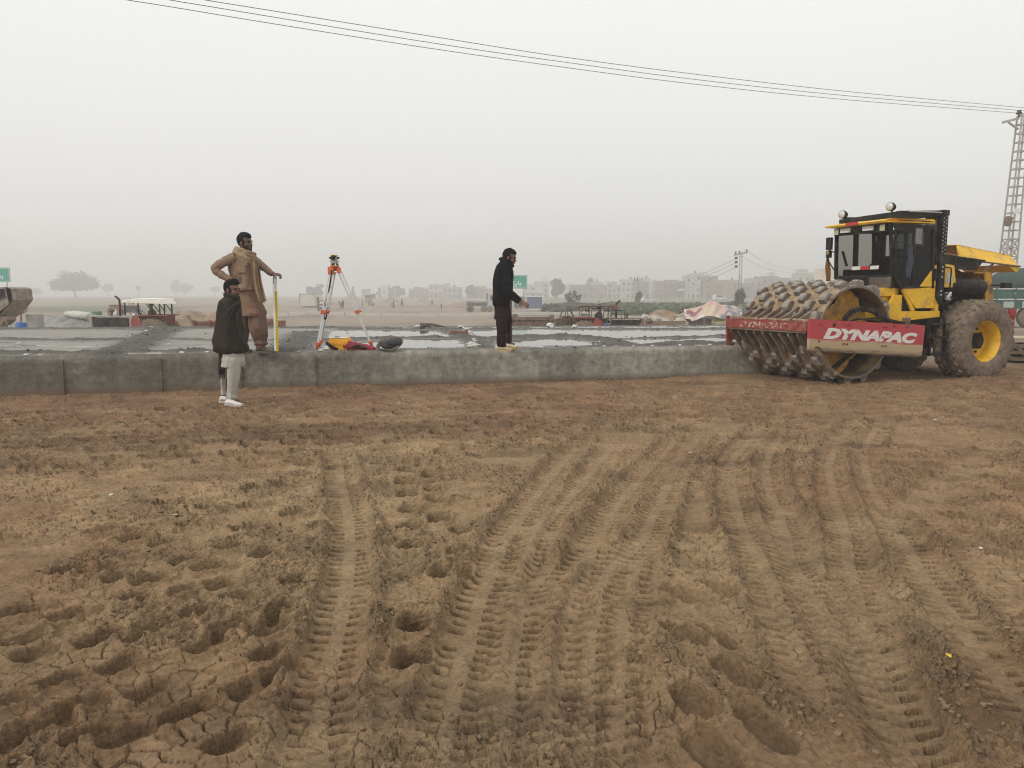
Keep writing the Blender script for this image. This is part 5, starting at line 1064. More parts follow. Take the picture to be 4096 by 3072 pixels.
# ================================================================== THINGS ON THE SLAB
ZS = TOP + .012
def put(px, py, z=ZS): return gz(px, py, z)
f1, f2, f3 = put(1267, 1401), put(1277, 1390), put(1492, 1393)
f2 = put(1277, 1389); cH = (f1 + f2 + f3) / 3; Dh = (f1.y + f2.y + f3.y) / 3
TR = thing('tripod', 'orange and aluminium survey tripod standing on the slab by the yellow case', 'tripod', (cH.x, cH.y, ZS))
hz0 = at(1338, 1062, Dh); mb = MB(); mb.tube([hz0 + Vector((0, 0, -.09)), hz0 + Vector((0, 0, -.02)), hz0], [.075, .082, .078], 3); mb.cyl(hz0 + Vector((0, 0, -.025)), hz0 + Vector((0, 0, .0)), .075, 20)
mb.box(hz0 + Vector((-.055, -.03, -.09)), (.09, .09, .13)); mb.box(hz0 + Vector((.07, .0, -.08)), (.06, .07, .09)); hd = mb.build('tripod_head', M['orange'], TR, world=True)
for k, f in enumerate((f1, f2, f3)):
    top = hz0 + Vector(((-.05, -.045, -.10), (-.03, .06, -.10), (.085, 0, -.10))[k]); d = (f - top); sd = d.normalized().cross(Vector((0, 1, 0))).normalized() * .026; mid = top + d * .52
    mb = MB(); mb.bar(top + sd, mid + sd, .020, .026); mb.bar(top - sd, mid - sd, .020, .026); mb.bar(mid - d * .06, f - d * .085, .032, .04); lg = mb.build('leg', M['alu'], TR, world=True)
    mb = MB(); mb.bar(mid - d * .018, mid + d * .025, .085, .075); mb.tube([mid + Vector((.03, 0, 0)), mid + Vector((.075, -.02, .01))], .014, 8); mb.build('clamp', M['orange'], lg, world=True)
    mb = MB(); mb.tube([f - d * .095, f - d * .06, f + d * .004], [.035, .03, .010], 10); mb.box(f - d * .085 + Vector((.02, 0, 0)), (.10, .05, .022)); mb.build('foot', M['orange'], lg, world=True)
p = [at(1327, 1080, Dh - .12), at(1322, 1120, Dh - .13), at(1312, 1180, Dh - .14), at(1302, 1225, Dh - .15), at(1296, 1262, Dh - .16), at(1301, 1277, Dh - .16), at(1306, 1262, Dh - .16), at(1304, 1228, Dh - .15)]
mb = MB(); mb.tube([q for q in spline([tuple(q) for q in p], 4)], .012, 8, ry=.022); mb.build('carry_strap', M['black'], TR, world=True)
hv = hz0 + Vector((0, 0, .004)); LV = thing('levelling_instrument', 'small grey and yellow optical level screwed on top of the tripod', 'survey level', tuple(hv))
mb = MB(); mb.cyl(hv + Vector((0, 0, .03)), hv + Vector((0, 0, .05)), .055, 18); mb.box(hv + Vector((0, 0, .075)), (.15, .09, .05), None, 0, (.8, .9)); mb.box(hv + Vector((0, 0, .115)), (.09, .13, .05)); mb.build('body', mat('instrument_grey', (.42, .43, .42), .5), LV, bevel=.006, world=True)
mb = MB(); mb.cyl(hv + Vector((0, -.10, .125)), hv + Vector((0, .09, .125)), .036, 18); mb.cyl(hv + Vector((0, -.105, .125)), hv + Vector((0, -.098, .125)), .041, 18); mb.build('telescope', M['black'], LV, world=True)
mb = MB(); mb.box(hv + Vector((0, 0, .165)), (.10, .12, .016)); mb.tube([hv + Vector((0, 0, .17)), hv + Vector((0, 0, .195))], .006, 6); mb.build('top_cover', mat('instrument_yellow', (.65, .40, .03), .5), LV, bevel=.004, world=True)
for a in (.5, 2.6, 4.7): mb = MB(); q = hv + Vector((.05 * math.cos(a), .05 * math.sin(a), 0)); mb.cyl(q, q + Vector((0, 0, .03)), .02, 10); mb.build('levelling_screw', M['black'], LV, world=True)
for sx in (-1, 1): mb = MB(); mb.cyl(hv + Vector((sx * .04, 0, .125)), hv + Vector((sx * .085, 0, .125)), .018, 10); mb.build('focus_knob', M['black'], LV, world=True)
cs = put(1362, 1399); CS = thing('equipment_case', 'yellow plastic equipment case standing by the tripod foot', 'case', tuple(cs), R(-4))
YC = mat('case_yellow', (.78, .36, .012), .45, var=.06)
mb = MB(); mb.box((0, 0, .055), (.335, .24, .11), None, 0, (1.03, 1.03)); mb.box((0, 0, .112), (.355, .26, .018)); 
for x in (-.12, .12): mb.box((x, -.125, .06), (.03, .012, .10))
mb.build('case_base', YC, CS, .008); mb = MB(); mb.box((0, 0, .155), (.345, .25, .075), None, 0, (.93, .9)); mb.box((.12, 0, .20), (.07, .16, .02)); mb.build('lid', YC, CS, .01)
for x in (-.09, .09): mb = MB(); mb.box((x, -.135, .112), (.045, .014, .05)); mb.build('latch', YC, CS, .004)
mb = MB(); mb.tube([(-.20, -.14, .13), (-.16, -.15, .10), (-.06, -.16, .03), (.0, -.16, .012)], .012, 8, ry=.03); mb.build('strap', M['black'], CS)
NB = thing('field_book', 'white sheet board lying on top of the yellow case', 'clipboard', (cs.x - .02, cs.y, cs.z + .197), R(-6)); mb = MB(); mb.box((0, 0, .008), (.29, .2, .012)); mb.build('board', M['cleanwhite'], NB, .002)
LC = thing('lens_cap', 'dark round cap lying on the white board', 'lens cap', (cs.x - .05, cs.y - .01, cs.z + .211)); mb = MB(); mb.tube([(0, 0, 0), (0, 0, .012)], [.045, .042], 20); mb.build('cap', M['black'], LC)
rb = put(1440, 1400); RB = thing('carry_bag', 'limp red instrument bag lying on the slab beside the case', 'bag', tuple(rb))
mb = MB(); mb.tube([q for q in spline([at(1381, 1387, rb.y), at(1400, 1384, rb.y - .02), at(1428, 1389, rb.y), at(1460, 1391, rb.y + .03), at(1499, 1397, rb.y)], 6)], [.04 + .045 * math.sin(math.pi * min(1, .28 + .72 * i / 24)) * (1 + .18 * math.sin(i * 1.4)) for i in range(25)], 14); mb.build('bag_body', mat('red_nylon', (.25, .02, .035), .7, var=.3, bump=.5, bscale=30), RB, world=True)
mb = MB(); mb.tube(spline([at(1410, 1390, rb.y - .10), at(1430, 1384, rb.y - .09), at(1450, 1390, rb.y - .08), at(1466, 1392, rb.y - .07)], 4), .012, 8, ry=.025); mb.build('strap', M['black'], RB, world=True)
bk = put(1565, 1399); BK = thing('backpack', 'olive grey backpack lying on its side on the slab', 'backpack', tuple(bk))
mb = MB(); rings = []
for i in range(15):
    t = i / 14; x = -.19 + .38 * t; e = (max(.02, 1 - abs(2 * t - 1)**2.6))**.5; rings.append([(x + .01 * math.sin(6 * a), .13 * e * math.cos(a) * (1 + .08 * math.sin(5 * a + 4 * t)), .115 + .13 * t * .15 + .11 * e * math.sin(a) * (1 + .10 * math.sin(4 * a + 7 * t))) for a in (2 * math.pi * k / 26 for k in range(26))])
mb.loft(rings); mb.build('pack', mat('olive_canvas', (.10, .092, .075), .85, var=.35, scale=12, bump=.6, bscale=25), BK)
mb = MB(); mb.ball((.05, -.10, .12), (.13, .055, .055), 14, 9); mb.build('front_pocket', mat('dark_navy_canvas', (.03, .032, .045), .8, var=.3), BK)
for k in range(2): mb = MB(); mb.tube(spline([(-.16, -.1, .10 + .05 * k), (-.2, -.16, .03), (-.08 + .1 * k, -.2, .015), (.06, -.17, .02), (.15, -.12, .07)], 5), .010, 8, ry=.028); mb.build('strap', mat('strap_web%d' % k, (.13, .115, .09), .85), BK)
# rubbish on the slab
def lump(name, label, cat, p, s, m, group=None, seed=0, squash=.5):
    mb = MB(); mb.ball((0, 0, 0), (s, s * .75, s * squash), 9, 6); rs = random.Random(seed)
    mb.v = [tuple(c * (1 + rs.uniform(-.28, .28)) for c in v) for v in mb.v]; mb.sm = [False] * len(mb.sm)
    o = mb.build(name, m); o.location = (p[0], p[1], p[2] + s * squash * .6); o.rotation_euler = (0, 0, rs.uniform(0, 3)); return tag(o, label, cat, group)
for k, (px, py, s) in enumerate([(1842, 1309, .10), (1856, 1313, .09), (1866, 1321, .12), (1876, 1335, .12), (1884, 1344, .10), (1896, 1362, .08), (1901, 1370, .09), (1887, 1382, .13), (1905, 1389, .12), (1880, 1390, .10)]):
    lump('cement_scrap', 'pale broken cement scrap in the line of debris across the slab', 'scrap', put(px, py), s * .72, M['scrap'], 'pale scraps in a line across the slab', k)
for k, (px, py, s, lb) in enumerate([(75, 1377, .05, 'white crumpled scrap alone on the dry silt at the far left'), (437, 1387, .03, 'small white scrap on the silt left of the crossing mud bund'), (676, 1378, .03, 'small white chip on the silt behind the man in the shawl'), (587, 1326, .06, 'pale flat scrap below the rear wheel of the left tractor'), (2396, 1372, .05, 'white block on the mud bund right of the man in black'), (2204, 1307, .16, 'big white lump on the far slab edge before the ribbed trailer'), (2300, 1309, .1, 'white lump on the far slab edge by the right tractor wheel'), (1310, 1313, .06, 'white scrap on the far slab edge behind the tripod'), (1670, 1309, .10, 'pale stone on the far slab edge beside the branch'), (1230, 1372, .05, 'pale scrap on the mud heap left of the tripod'), (2595, 1291, .2, 'dark round stone on the far slab edge before the beams')]):
    lump('scrap', lb, 'scrap', put(px, py), s, M['rust'] if k == 10 else M['scrap'], None, 30 + k, .45)
for k in range(16):
    x = -7.6 + .55 * k + random.uniform(-.2, .2) + (3.0 if k > 8 else 0); lump('lime_crumb', 'white crumb of mortar along the front rim of the slab', 'mortar crumb', (x, wall_y(x) + .15, TOP + .012), random.uniform(.02, .05), M['scrap'], 'mortar crumbs on the slab rim', 60 + k, .4)
for k, (px, py, rz) in enumerate([(1822, 1338, .1), (1852, 1339, -.1)]):
    q = put(px, py); o = MB().box((0, 0, .045), (.23, .11, .09)).build('loose_brick', M['brick'], None, .008); o.location = q; o.rotation_euler = (0, 0, rz); tag(o, ('longer' if k == 0 else 'shorter') + ' red brick of the pair among white debris on the slab', 'brick')
for k, (a, b_, r_, lb) in enumerate([((1683, 1300), (1778, 1312), .035, 'long thin bare branch lying on the far edge of the slab'), ((1687, 1318), (1722, 1306), .06, 'short thick stick propped under the long branch')]):
    p0, p1 = put(*a), put(*b_); p0.z += r_; p1.z += r_; m_ = (p0 + p1) / 2 + Vector((0, 0, .03)); o = MB().tube([p0, m_, p1], [r_, r_ * .9, r_ * .55], 8).build('branch', M['bark']); tag(o, lb, 'branch')
# bits lying on the earth
for k, (px, py, s, lb) in enumerate([(3922, 2215, .014, 'pale crumpled scrap in the padfoot prints at the right'), (446, 1992, .018, 'white torn scrap on the earth at the left'), (635, 1682, .04, 'pale flat clod of plaster on the earth before the shawled man'), (2760, 1818, .02, 'small pale stone among the tyre tracks'), (705, 2095, .02, 'small white pebble beside the left prints'), (3740, 1695, .025, 'little white scrap on the far earth before the roller')]):
    g = gz(px, py, .0); lump('scrap', lb, 'scrap', (g.x, g.y, gh(g.x, g.y)), s, M['scrap'], None, 90 + k, .4)
g = gz(3788, 2708, 0); o = MB().add([(0, -.02, 0), (.012, 0, .004), (0, .022, .002), (-.012, 0, .005)], [(0, 1, 2, 3)]).build('dry_leaf', mat('yellow_leaf', (.6, .42, .06), .8)); o.location = (g.x, g.y, gh(g.x, g.y) + .008); tag(o, 'single small yellow leaf on the earth at the lower right', 'leaf')

# ================================================================== MACHINES BEHIND THE SLAB
def mirror_tree_loc(o, loc, rz): o.location = loc; o.rotation_euler = (0, 0, rz)
DKRED = mat('tractor_red', (.26, .035, .03), .6, var=.25, dirt=(.22, .14, .10), damt=.35); TYR = M['tyre']; CRM = mat('cream_canvas', (.80, .77, .68), .8, var=.12)
def tractor(label, loc, rz, canopy, paint, sc_=1.0, group=None):
    T = thing('tractor', label, 'tractor', loc, rz, group); T.scale = (sc_,) * 3
    P = lambda fn, nm, m, par=T, bv=0.0: (lambda mb: (fn(mb), mb.build(nm, m, par, bv))[1])(MB())
    P(lambda b: (b.box((1.95, 0, 1.555), (1.85, .46, .05)), b.box((2.86, 0, 1.25), (.12, .5, .62)), b.box((1.08, 0, 1.3), (.16, .55, .56))), 'bonnet', paint, T, .02)
    gr = P(lambda b: b.box((2.925, 0, 1.25), (.03, .42, .54)), 'grille', M['white'], T, .01); P(lambda b: [b.box((2.945, 0, 1.03 + .07 * k), (.012, .36, .03)) for k in range(7)], 'grille_slats', M['black'], gr)
    P(lambda b: (b.box((1.95, 0, 1.22), (1.6, .36, .55)), b.box((1.7, 0, .85), (2.3, .4, .4)), b.cyl((1.4, -.25, 1.2), (1.4, .25, 1.2), .16, 12), b.cyl((2.3, -.24, 1.25), (2.3, .24, 1.25), .13, 12), b.box((1.85, -.22, 1.1), (.3, .08, .3)), b.box((.5, 0, .8), (1.2, .5, .5))), 'engine', M['grime'], T, .01)
    P(lambda b: b.tube(spline([(1.62, .1, 1.55), (1.62, .1, 2.2), (1.66, .1, 2.32), (1.80, .1, 2.44)], 4), .045, 10), 'exhaust_pipe', M['black']); P(lambda b: (b.cyl((2.1, -.1, 1.55), (2.1, -.1, 1.75), .06, 12), b.tube([(2.1, -.1, 1.74), (2.1, -.1, 1.78), (2.1, -.1, 1.86), (2.1, -.1, 1.88)], [.10, .13, .13, .09], 14)), 'air_intake', M['rust'])
    for y in (-.62, .62):
        wl = P(lambda b: b.tube([(0, y - .2, .74), (0, y - .16, .74), (0, y + .16, .74), (0, y + .2, .74)], [.66, .74, .74, .66], 40), 'wheel', TYR)
        def lugs(b):
            for k in range(22):
                a = 2 * math.pi * k / 22
                for s_ in (-1, 1): b.bar((.74 * math.cos(a), y + s_ * .18, .74 + .74 * math.sin(a)), (.75 * math.cos(a + .16), y + s_ * .01, .74 + .75 * math.sin(a + .16)), .05, .06)
        P(lugs, 'tyre_lugs', TYR, wl); P(lambda b: b.tube([(0, y - .205, .74), (0, y - .20, .74), (0, y + .20, .74), (0, y + .205, .74)], [.40, .42, .42, .40], 28), 'rim', M['white'], wl)
        fw = P(lambda b: b.tube([(2.3, y * .95 - .1, .40), (2.3, y * .95 - .07, .40), (2.3, y * .95 + .07, .40), (2.3, y * .95 + .1, .40)], [.33, .40, .40, .33], 28), 'wheel', TYR); P(lambda b: b.cyl((2.3, y * .95 - .105, .4), (2.3, y * .95 + .105, .4), .2, 18), 'rim', M['white'], fw)
        def fend(b):
            b.prism([(.80, y - .21, 1.0), (.80, y - .21, 1.45), (.62, y - .21, 1.6), (.5, y - .21, 1.6), (.35, y - .21, 1.3), (.52, y - .21, .62), (.68, y - .21, .55)], (0, .42, 0)); b.box((-.05, y + (.18 if y < 0 else -.18), 1.25), (1.0, .03, .7))
            b.box((-.05, y, 1.61), (1.1, .42, .04))
        P(fend, 'fender', DKRED, T)
    P(lambda b: (b.box((.15, 0, 1.22), (.45, .5, .12)), b.box((-.1, 0, 1.45), (.1, .46, .42))), 'seat', M['black'], T, .03)
    P(lambda b: (b.tube([(.95, 0, 1.4), (.72, 0, 1.72)], .025, 8), b.tube([Vector((.72, 0, 1.72)) + Matrix.Rotation(R(-35), 3, 'Y') @ Vector((.2 * math.cos(a), .2 * math.sin(a), 0)) for a in (2 * math.pi * k / 20 for k in range(21))], .016, 6)), 'steering_wheel', M['black'])
    if canopy == 'cloth':
        def roof(b):
            b.prism([(-.55, -.68, 2.10), (-.40, -.68, 2.34), (.55, -.68, 2.36), (1.22, -.68, 2.26), (1.25, -.68, 2.16), (.2, -.68, 2.12)], (0, 1.36, 0))
        P(roof, 'canopy', CRM, T, .02)
        for (x, y) in ((1.15, -.6), (1.15, .6), (-.35, -.6), (-.35, .6), (-.02, -.6), (-.02, .6)): P(lambda b: b.bar((x, y, 1.62), (x, y, 2.18), .05), 'canopy_post', M['black'])
        for y in (-.6, .6): P(lambda b: (b.bar((-.33, y, 1.75), (-.04, y, 2.15), .03), b.bar((.0, y, 1.8), (.25, y, 2.15), .03)), 'canopy_brace', M['black'])
    elif canopy == 'cage':
        P(lambda b: (b.box((.55, 0, 2.19), (1.55, 1.3, .05)), b.box((.6, 0, 2.15), (1.5, 1.2, .04))), 'canopy', M['rust'], T, .01)
        for (x, y) in ((-.12, -.6), (-.12, .6), (.33, -.6), (.33, .6), (.9, -.6), (.9, .6), (1.28, -.6), (1.28, .6)):
            po = P(lambda b: b.bar((x - (.1 if x < 0 else 0), y, 1.2), (x, y, 2.18), .045), 'canopy_post', M['rust']); P(lambda b: [b.ball((x - .05, y - .03, 1.35 + .13 * k), .028, 6, 4) for k in range(6)], 'beads', M['scrap'], po)
        for y in (-.6, .6): P(lambda b: (b.bar((-.18, y, 1.72), (.33, y, 1.76), .03), b.bar((-.2, y, 1.6), (.33, y, 1.64), .03), b.bar((.9, y, 1.98), (1.9, y, 1.95), .025), b.bar((1.9, y, 1.95), (1.95, y, 1.45), .025), b.bar((.33, y, 2.05), (.9, y, 2.05), .03)), 'guard_rail', M['black'])
        for k in range(2): P(lambda b: (b.ball((.05 + .13 * k, -.55, 1.96), .055, 8, 6), b.tube([(.05 + .13 * k, -.55, 2.0), (.05 + .13 * k, -.55, 2.15)], .006, 5)), 'hanging_bell', M['black'])
        P(lambda b: b.prism([(1.25, -.3, 1.98), (1.58, -.3, 1.98), (1.60, -.3, 2.2), (1.5, -.3, 2.26), (1.4, -.3, 2.21), (1.3, -.3, 2.25)], (0, .04, 0)), 'name_board', mat('carved_board', (.24, .10, .06), .8, var=.5, scale=14))
        for y in (-.7, .7): P(lambda b: (b.tube([(1.3, y * .85, 1.5), (1.45, y, 1.7)], .012, 6), b.box((1.47, y, 1.80), (.03, .14, .26))), 'mirror', M['black'])
    return T
zT = -1.02
DT = 34.0; x_ = at(635, 1300, DT).x; T1 = tractor('red tractor under a cream cloth canopy standing beyond the left slab', (x_, DT, zT + .08), math.pi, 'cloth', mat('dusty_pale_paint', (.34, .29, .25), .7, var=.2))
DT2 = 36.0; x_ = at(2334, 1300, DT2).x; T2 = tractor('brown tractor with a beaded iron cage cab beyond the right slab', (x_, DT2, zT), 0.0, 'cage', M['rust'], .95)
DT3 = 92.0; x_ = at(464, 1253, DT3).x; T3 = tractor('hazy maroon tractor without canopy standing far behind the red one', (x_, DT3, gh(x_, DT3)), .12, None, DKRED, .95)
def figure(label, loc, rz, pose, cols, s=1.0, group=None, vox=.022):
    """a whole small person: one continuous body with clothing and hair; x is the way they face"""
    Pn = thing('person', label, 'person', loc, rz, group); Pn.scale = (s,) * 3; b = MB(); c = MB(); top = MB()
    V = lambda *p: Vector(p)
    if pose == 'sit':
        hip = V(0, 0, .0); hd = V(.05, 0, .78); b.tube([hip, V(0, 0, .3), V(.02, 0, .52)], [.15, .15, .12], 12)
        for y in (-.13, .13): b.tube([V(0, y, 0), V(.42, y * 1.3, .03), V(.45, y * 1.3, -.42)], [.085, .065, .05], 10); b.tube([V(.02, y * 1.5, .5), V(.08, y * 1.9, .2), V(.38, y * 1.5, .22)], [.055, .045, .03], 8); c.tube([V(0, y, 0), V(.42, y * 1.3, .03), V(.45, y * 1.3, -.38)], [.11, .09, .075], 12); top.tube([V(.02, y * 1.5, .5), V(.08, y * 1.9, .2), V(.33, y * 1.5, .22)], [.075, .065, .05], 10)
        top.tube([V(-.02, 0, -.08), V(0, 0, .2), V(.01, 0, .45), V(.03, 0, .58)], [.20, .19, .18, .08], 16, ry=[.17, .16, .20, .08])
    elif pose == 'squat':
        hd = V(.22, 0, .72); b.tube([V(-.1, 0, .18), V(0, 0, .4), V(.14, 0, .56)], [.15, .14, .1], 12)
        for y in (-.14, .14): b.tube([V(-.1, y, .2), V(.28, y * 1.4, .42), V(.12, y * 1.3, .04), V(.25, y * 1.3, .02)], [.08, .06, .045, .035], 8); c.tube([V(-.1, y, .2), V(.28, y * 1.4, .42), V(.12, y * 1.3, .06)], [.11, .09, .07], 10); b.tube([V(.12, y * 1.4, .52), V(.3, y * 1.8, .3), V(.48, y, .28)], [.05, .04, .03], 8)
        top.tube([V(-.16, 0, .08), V(-.06, 0, .3), V(.08, 0, .5), V(.16, 0, .6)], [.2, .21, .19, .09], 14)
    else:
        st = {'stand': .07, 'walk': .24, 'bend': .12}[pose]; ln = .75 if pose == 'bend' else 0.03
        sh = V(.0, 0, .92) + V(math.sin(ln) * .5, 0, math.cos(ln) * .5); hd = sh + V(math.sin(ln) * .24 + .03, 0, math.cos(ln) * .24)
        b.tube([V(0, 0, .9), (V(0, 0, .92) + sh) / 2, sh], [.14, .15, .11], 12)
        for y, k in ((-.1, 1), (.1, -1)):
            b.tube([V(0, y, .9), V(k * st * .55 + .03, y, .48), V(k * st, y, .07), V(k * st + .14, y, .035)], [.09, .065, .045, .04], 9); c.tube([V(0, y, .92), V(k * st * .55 + .03, y, .48), V(k * st, y, .10)], [.12, .10, .075], 12)
            hnd = sh + V(.18 if k > 0 else .05, y * 2.1, -.52) if pose != 'bend' else sh + V(.1, y * 2, -.55)
            b.tube([sh + V(0, y * 1.7, -.03), (sh + hnd) / 2 + V(-.03, y * 1.2, .0), hnd], [.055, .045, .032], 8); top.tube([sh + V(0, y * 1.7, -.03), (sh + hnd) / 2 + V(-.03, y * 1.2, 0), hnd * .85 + sh * .15], [.075, .065, .05], 10)
        lo = .50 if len(cols) > 2 and cols[2] else .84
        top.tube([V(-.01, 0, lo), V(-.01, 0, .9), (V(0, 0, .92) + sh) / 2, sh + V(0, 0, -.02), sh + V(0, 0, .06)], [.19, .17, .18, .16, .07], 16, ry=[.20, .18, .19, .21, .07])
    b.tube([hd + V(-.03, 0, -.22), hd + V(0, 0, -.08)], [.06, .06], 8); b.ball(hd, (.10, .08, .125), 12, 9); b.ball(hd + V(.09, 0, -.02), (.022, .018, .03), 6, 5)
    o = MB(); o.v, o.f, o.m, o.sm = b.v, b.f, b.m, b.sm
    raw = o.build('body_raw', M['skin']); r = raw.modifiers.new('r', 'REMESH'); r.mode = 'VOXEL'; r.voxel_size = vox
    bpy.context.view_layer.update(); me = bpy.data.meshes.new_from_object(raw.evaluated_get(bpy.context.evaluated_depsgraph_get())); od = raw.data; bpy.data.objects.remove(raw); bpy.data.meshes.remove(od)
    me.name = 'body'; me.materials.clear(); me.materials.append(M['skin']); bo = bpy.data.objects.new('body', me); COL.objects.link(bo); bo.parent = Pn
    c.build('trousers', cols[1], Pn); top.build('shirt', cols[0], Pn); h = MB(); h.ball(hd + V(-.018, 0, .035), (.108, .09, .105), 12, 8); h.build('hair', M['hair'], Pn); return Pn
def fab(name, c): return mat(name, c, .9, var=.2, scale=6)
C_BLK = fab('fabric_black', (.012, .012, .014)); C_DK = fab('fabric_dark', (.035, .032, .03)); C_GR = fab('fabric_grey', (.13, .13, .125)); C_WH = fab('fabric_white', (.5, .5, .47)); C_BL = fab('fabric_denim', (.10, .14, .19)); C_BR = fab('fabric_brown', (.09, .06, .045)); C_OL = fab('fabric_olive', (.10, .10, .075))
x_ = at(612, 1300, DT).x; figure('driver in dark brown clothes seated on the red tractor under the cream canopy', (x_, DT, zT + 1.36), math.pi, 'sit', (C_BR, C_BR), 1.0)
x_ = at(2389, 1300, DT2).x; figure('driver in black top and blue jeans seated in the iron cage tractor', (x_, DT2 - .42, zT + 1.18), 0, 'sit', (C_BLK, C_BL), 1.05)
# ribbed trailer
TRL = thing('trailer', 'brown ribbed steel trailer hitched behind the iron cage tractor', 'trailer', (at(2130, 1300, 36).x, 36.0, zT))
q = lambda px, py, Y: at(px, py, Y)
mb = MB(); xl, xr = at(2030, 1275, 35.3).x, at(2217, 1275, 35.3).x; zt_ = at(2120, 1277, 35.3).z; z0_ = zt_ - .95
mb.prism([(xl, 35.3, z0_), (xr, 35.3, z0_), (xr, 35.3, zt_), (xl, 35.3, zt_)], (0, .06, 0)); mb.prism([(xl, 37.2, z0_), (xr, 37.2, z0_), (xr, 37.2, zt_), (xl, 37.2, zt_)], (0, .06, 0)); mb.box(((xl + xr) / 2, 36.25, z0_ + .05), (xr - xl, 1.9, .08)); mb.build('side_boards', M['rust'], TRL, world=True)
xe = at(2311, 1280, 36.6).x
mb = MB(); mb.prism([(xr, 35.3, z0_), (xe, 36.3, z0_), (xe, 36.3, zt_ - .06), ((xr + xe) / 2 + .12, 35.85, zt_ + .14), ((xr + xe) / 2 - .2, 35.7, zt_ + .14), (xr, 35.3, zt_)], (.02, .06, 0)); mb.build('front_board', M['rust'], TRL, world=True)
for k in range(7): x = xl + (xr - xl) * (k + .5) / 7; MB().box((x, 35.27, (zt_ + z0_) / 2), (.07, .06, .93)).build('rib', M['rust'], TRL, world=True)
mb = MB(); mb.bar((xl, 35.25, zt_ + .01), (xr, 35.25, zt_ + .01), .08); mb.bar((xl, 37.2, zt_ + .01), (xr, 37.2, zt_ + .01), .08); mb.box((xl + .35, 35.4, zt_ + .1), (.25, .2, .25)); mb.box((xr - .1, 35.5, zt_ + .1), (.2, .2, .22)); mb.build('top_rail', M['rust'], TRL, world=True)
xm = (xr + xe) / 2; fr = [(xm - .32, 35.6, zt_ + .1), (xm - .2, 35.62, zt_ + .36), (xm + .2, 35.8, zt_ + .36), (xm + .34, 35.9, zt_ + .1)]
mb = MB(); [mb.bar(fr[k], fr[k + 1], .05) for k in range(3)]; mb.bar((xm - .05, 35.7, zt_ + .36), (xm - .12, 35.65, zt_ - .4), .04); mb.bar((xm + .02, 35.7, zt_ + .36), (xm + .2, 35.8, zt_ - .4), .04); mb.build('headboard_frame', M['rust'], TRL, world=True)
for x in (xl + .5, xl + 1.3):
    w_ = MB().tube([(x, 35.1, zT + .4), (x, 35.14, zT + .4), (x, 35.3, zT + .4), (x, 35.34, zT + .4)], [.33, .4, .4, .33], 28).build('wheel', TYR, TRL, world=True)
lump('earth_heap', 'small pale earth heap at the foot of the ribbed trailer', 'earth heap', (at(2268, 1300, 34.6).x, 34.6, zT + .55), .42, M['clod'], None, 5, .8)
# trailer full of earth at the left
L2 = 32.0; TL = thing('trailer', 'rusty red trailer heaped with earth behind the two men', 'trailer', (at(930, 1300, L2).x, L2, zT)); xl, xr = at(778, 1290, L2).x, at(1092, 1290, L2).x; zt_ = at(930, 1287, L2).z
RR_ = mat('rusty_red', (.20, .075, .05), .85, var=.35, dirt=(.27, .19, .13), damt=.4)
mb = MB(); mb.box(((xl + xr) / 2, L2 + .9, zt_ - .35), (xr - xl, 1.8, .7)); mb.box(((xl + xr) / 2, L2 - .03, zt_), (xr - xl + .1, .08, .07)); mb.build('trailer_body', RR_, TL, world=True)
for k in range(6): x = xl + (xr - xl) * k / 5; MB().box((x, L2 - .06, zt_ - .3), (.07, .08, .75)).build('stake', RR_, TL, world=True)
MB().box((xr - .1, L2 - .05, zt_ + .08), (.5, .1, .10)).build('tail_bar', RR_, TL, world=True); MB().tube([(xl - .25, L2, zt_ + .25), (xl - .05, L2 + .1, zt_ - .2), (xl - .3, L2, zt_ - .5)], .06, 8).build('drawbar', M['rust'], TL, world=True)
for x in (xl + .7, xr - .8): MB().tube([(x, L2 - .1, zT + .4), (x, L2 - .06, zT + .4), (x, L2 + .1, zT + .4), (x, L2 + .14, zT + .4)], [.33, .4, .4, .33], 28).build('wheel', TYR, TL, world=True)
def heap(name, label, cat, c, rx, ry, h, m, seed=0, kind=None, ex=1.3, n=40):
    vs = []; fs = []
    for i in range(n + 1):
        for j in range(n + 1):
            u, v = -1 + 2 * i / n, -1 + 2 * j / n; r_ = math.hypot(u, v); z = h * max(0, 1 - r_)**(1 / ex) if r_ < 1 else 0
            z *= .75 + .5 * float(fbm(u * 3 + seed, v * 3, 3, seed)); z += (.10 * h * (float(fbm(u * 9, v * 9 + seed, 3, seed + 3)) - .5)) * (r_ < 1)
            vs.append((c[0] + u * rx, c[1] + v * ry, c[2] + z - .03))
    fs = [(i * (n + 1) + j, (i + 1) * (n + 1) + j, (i + 1) * (n + 1) + j + 1, i * (n + 1) + j + 1) for i in range(n) for j in range(n)]
    o = MB().add(vs, fs, 0, True).build(name, m); return tag(o, label, cat, None, kind)
EARTH = mat('heap_earth', (.25, .18, .12), .95, var=.35, scale=2, bump=.8, bscale=6); GRAV = mat('grey_gravel', (.25, .25, .23), .95, var=.35, scale=9, bump=1.0, bscale=9)
hp = heap('earth_load', 'brown load of earth piled in the rusty red trailer', 'earth heap', (at(900, 1290, L2).x, L2 + .9, zt_), 1.35, .95, .72, EARTH, 3)
heap('gravel', 'long grey heap of gravel beyond the left slab', 'gravel', (at(300, 1300, 40).x, 40.0, zT), 2.6, 3.2, 1.75, GRAV, 4, 'stuff', 2.6, 60); 
heap('gravel', 'lower grey gravel behind the blue drum', 'gravel', (at(70, 1300, 36).x, 36.0, zT), 2.6, 2, 1.5, GRAV, 6, 'stuff', 2.6, 50)
heap('earth_heap', 'rough brown bank of earth between the red tractor and the trailer', 'earth heap', (at(740, 1300, 42).x, 42.0, zT), 2.2, 3, 1.9, EARTH, 8, None, 1.8)
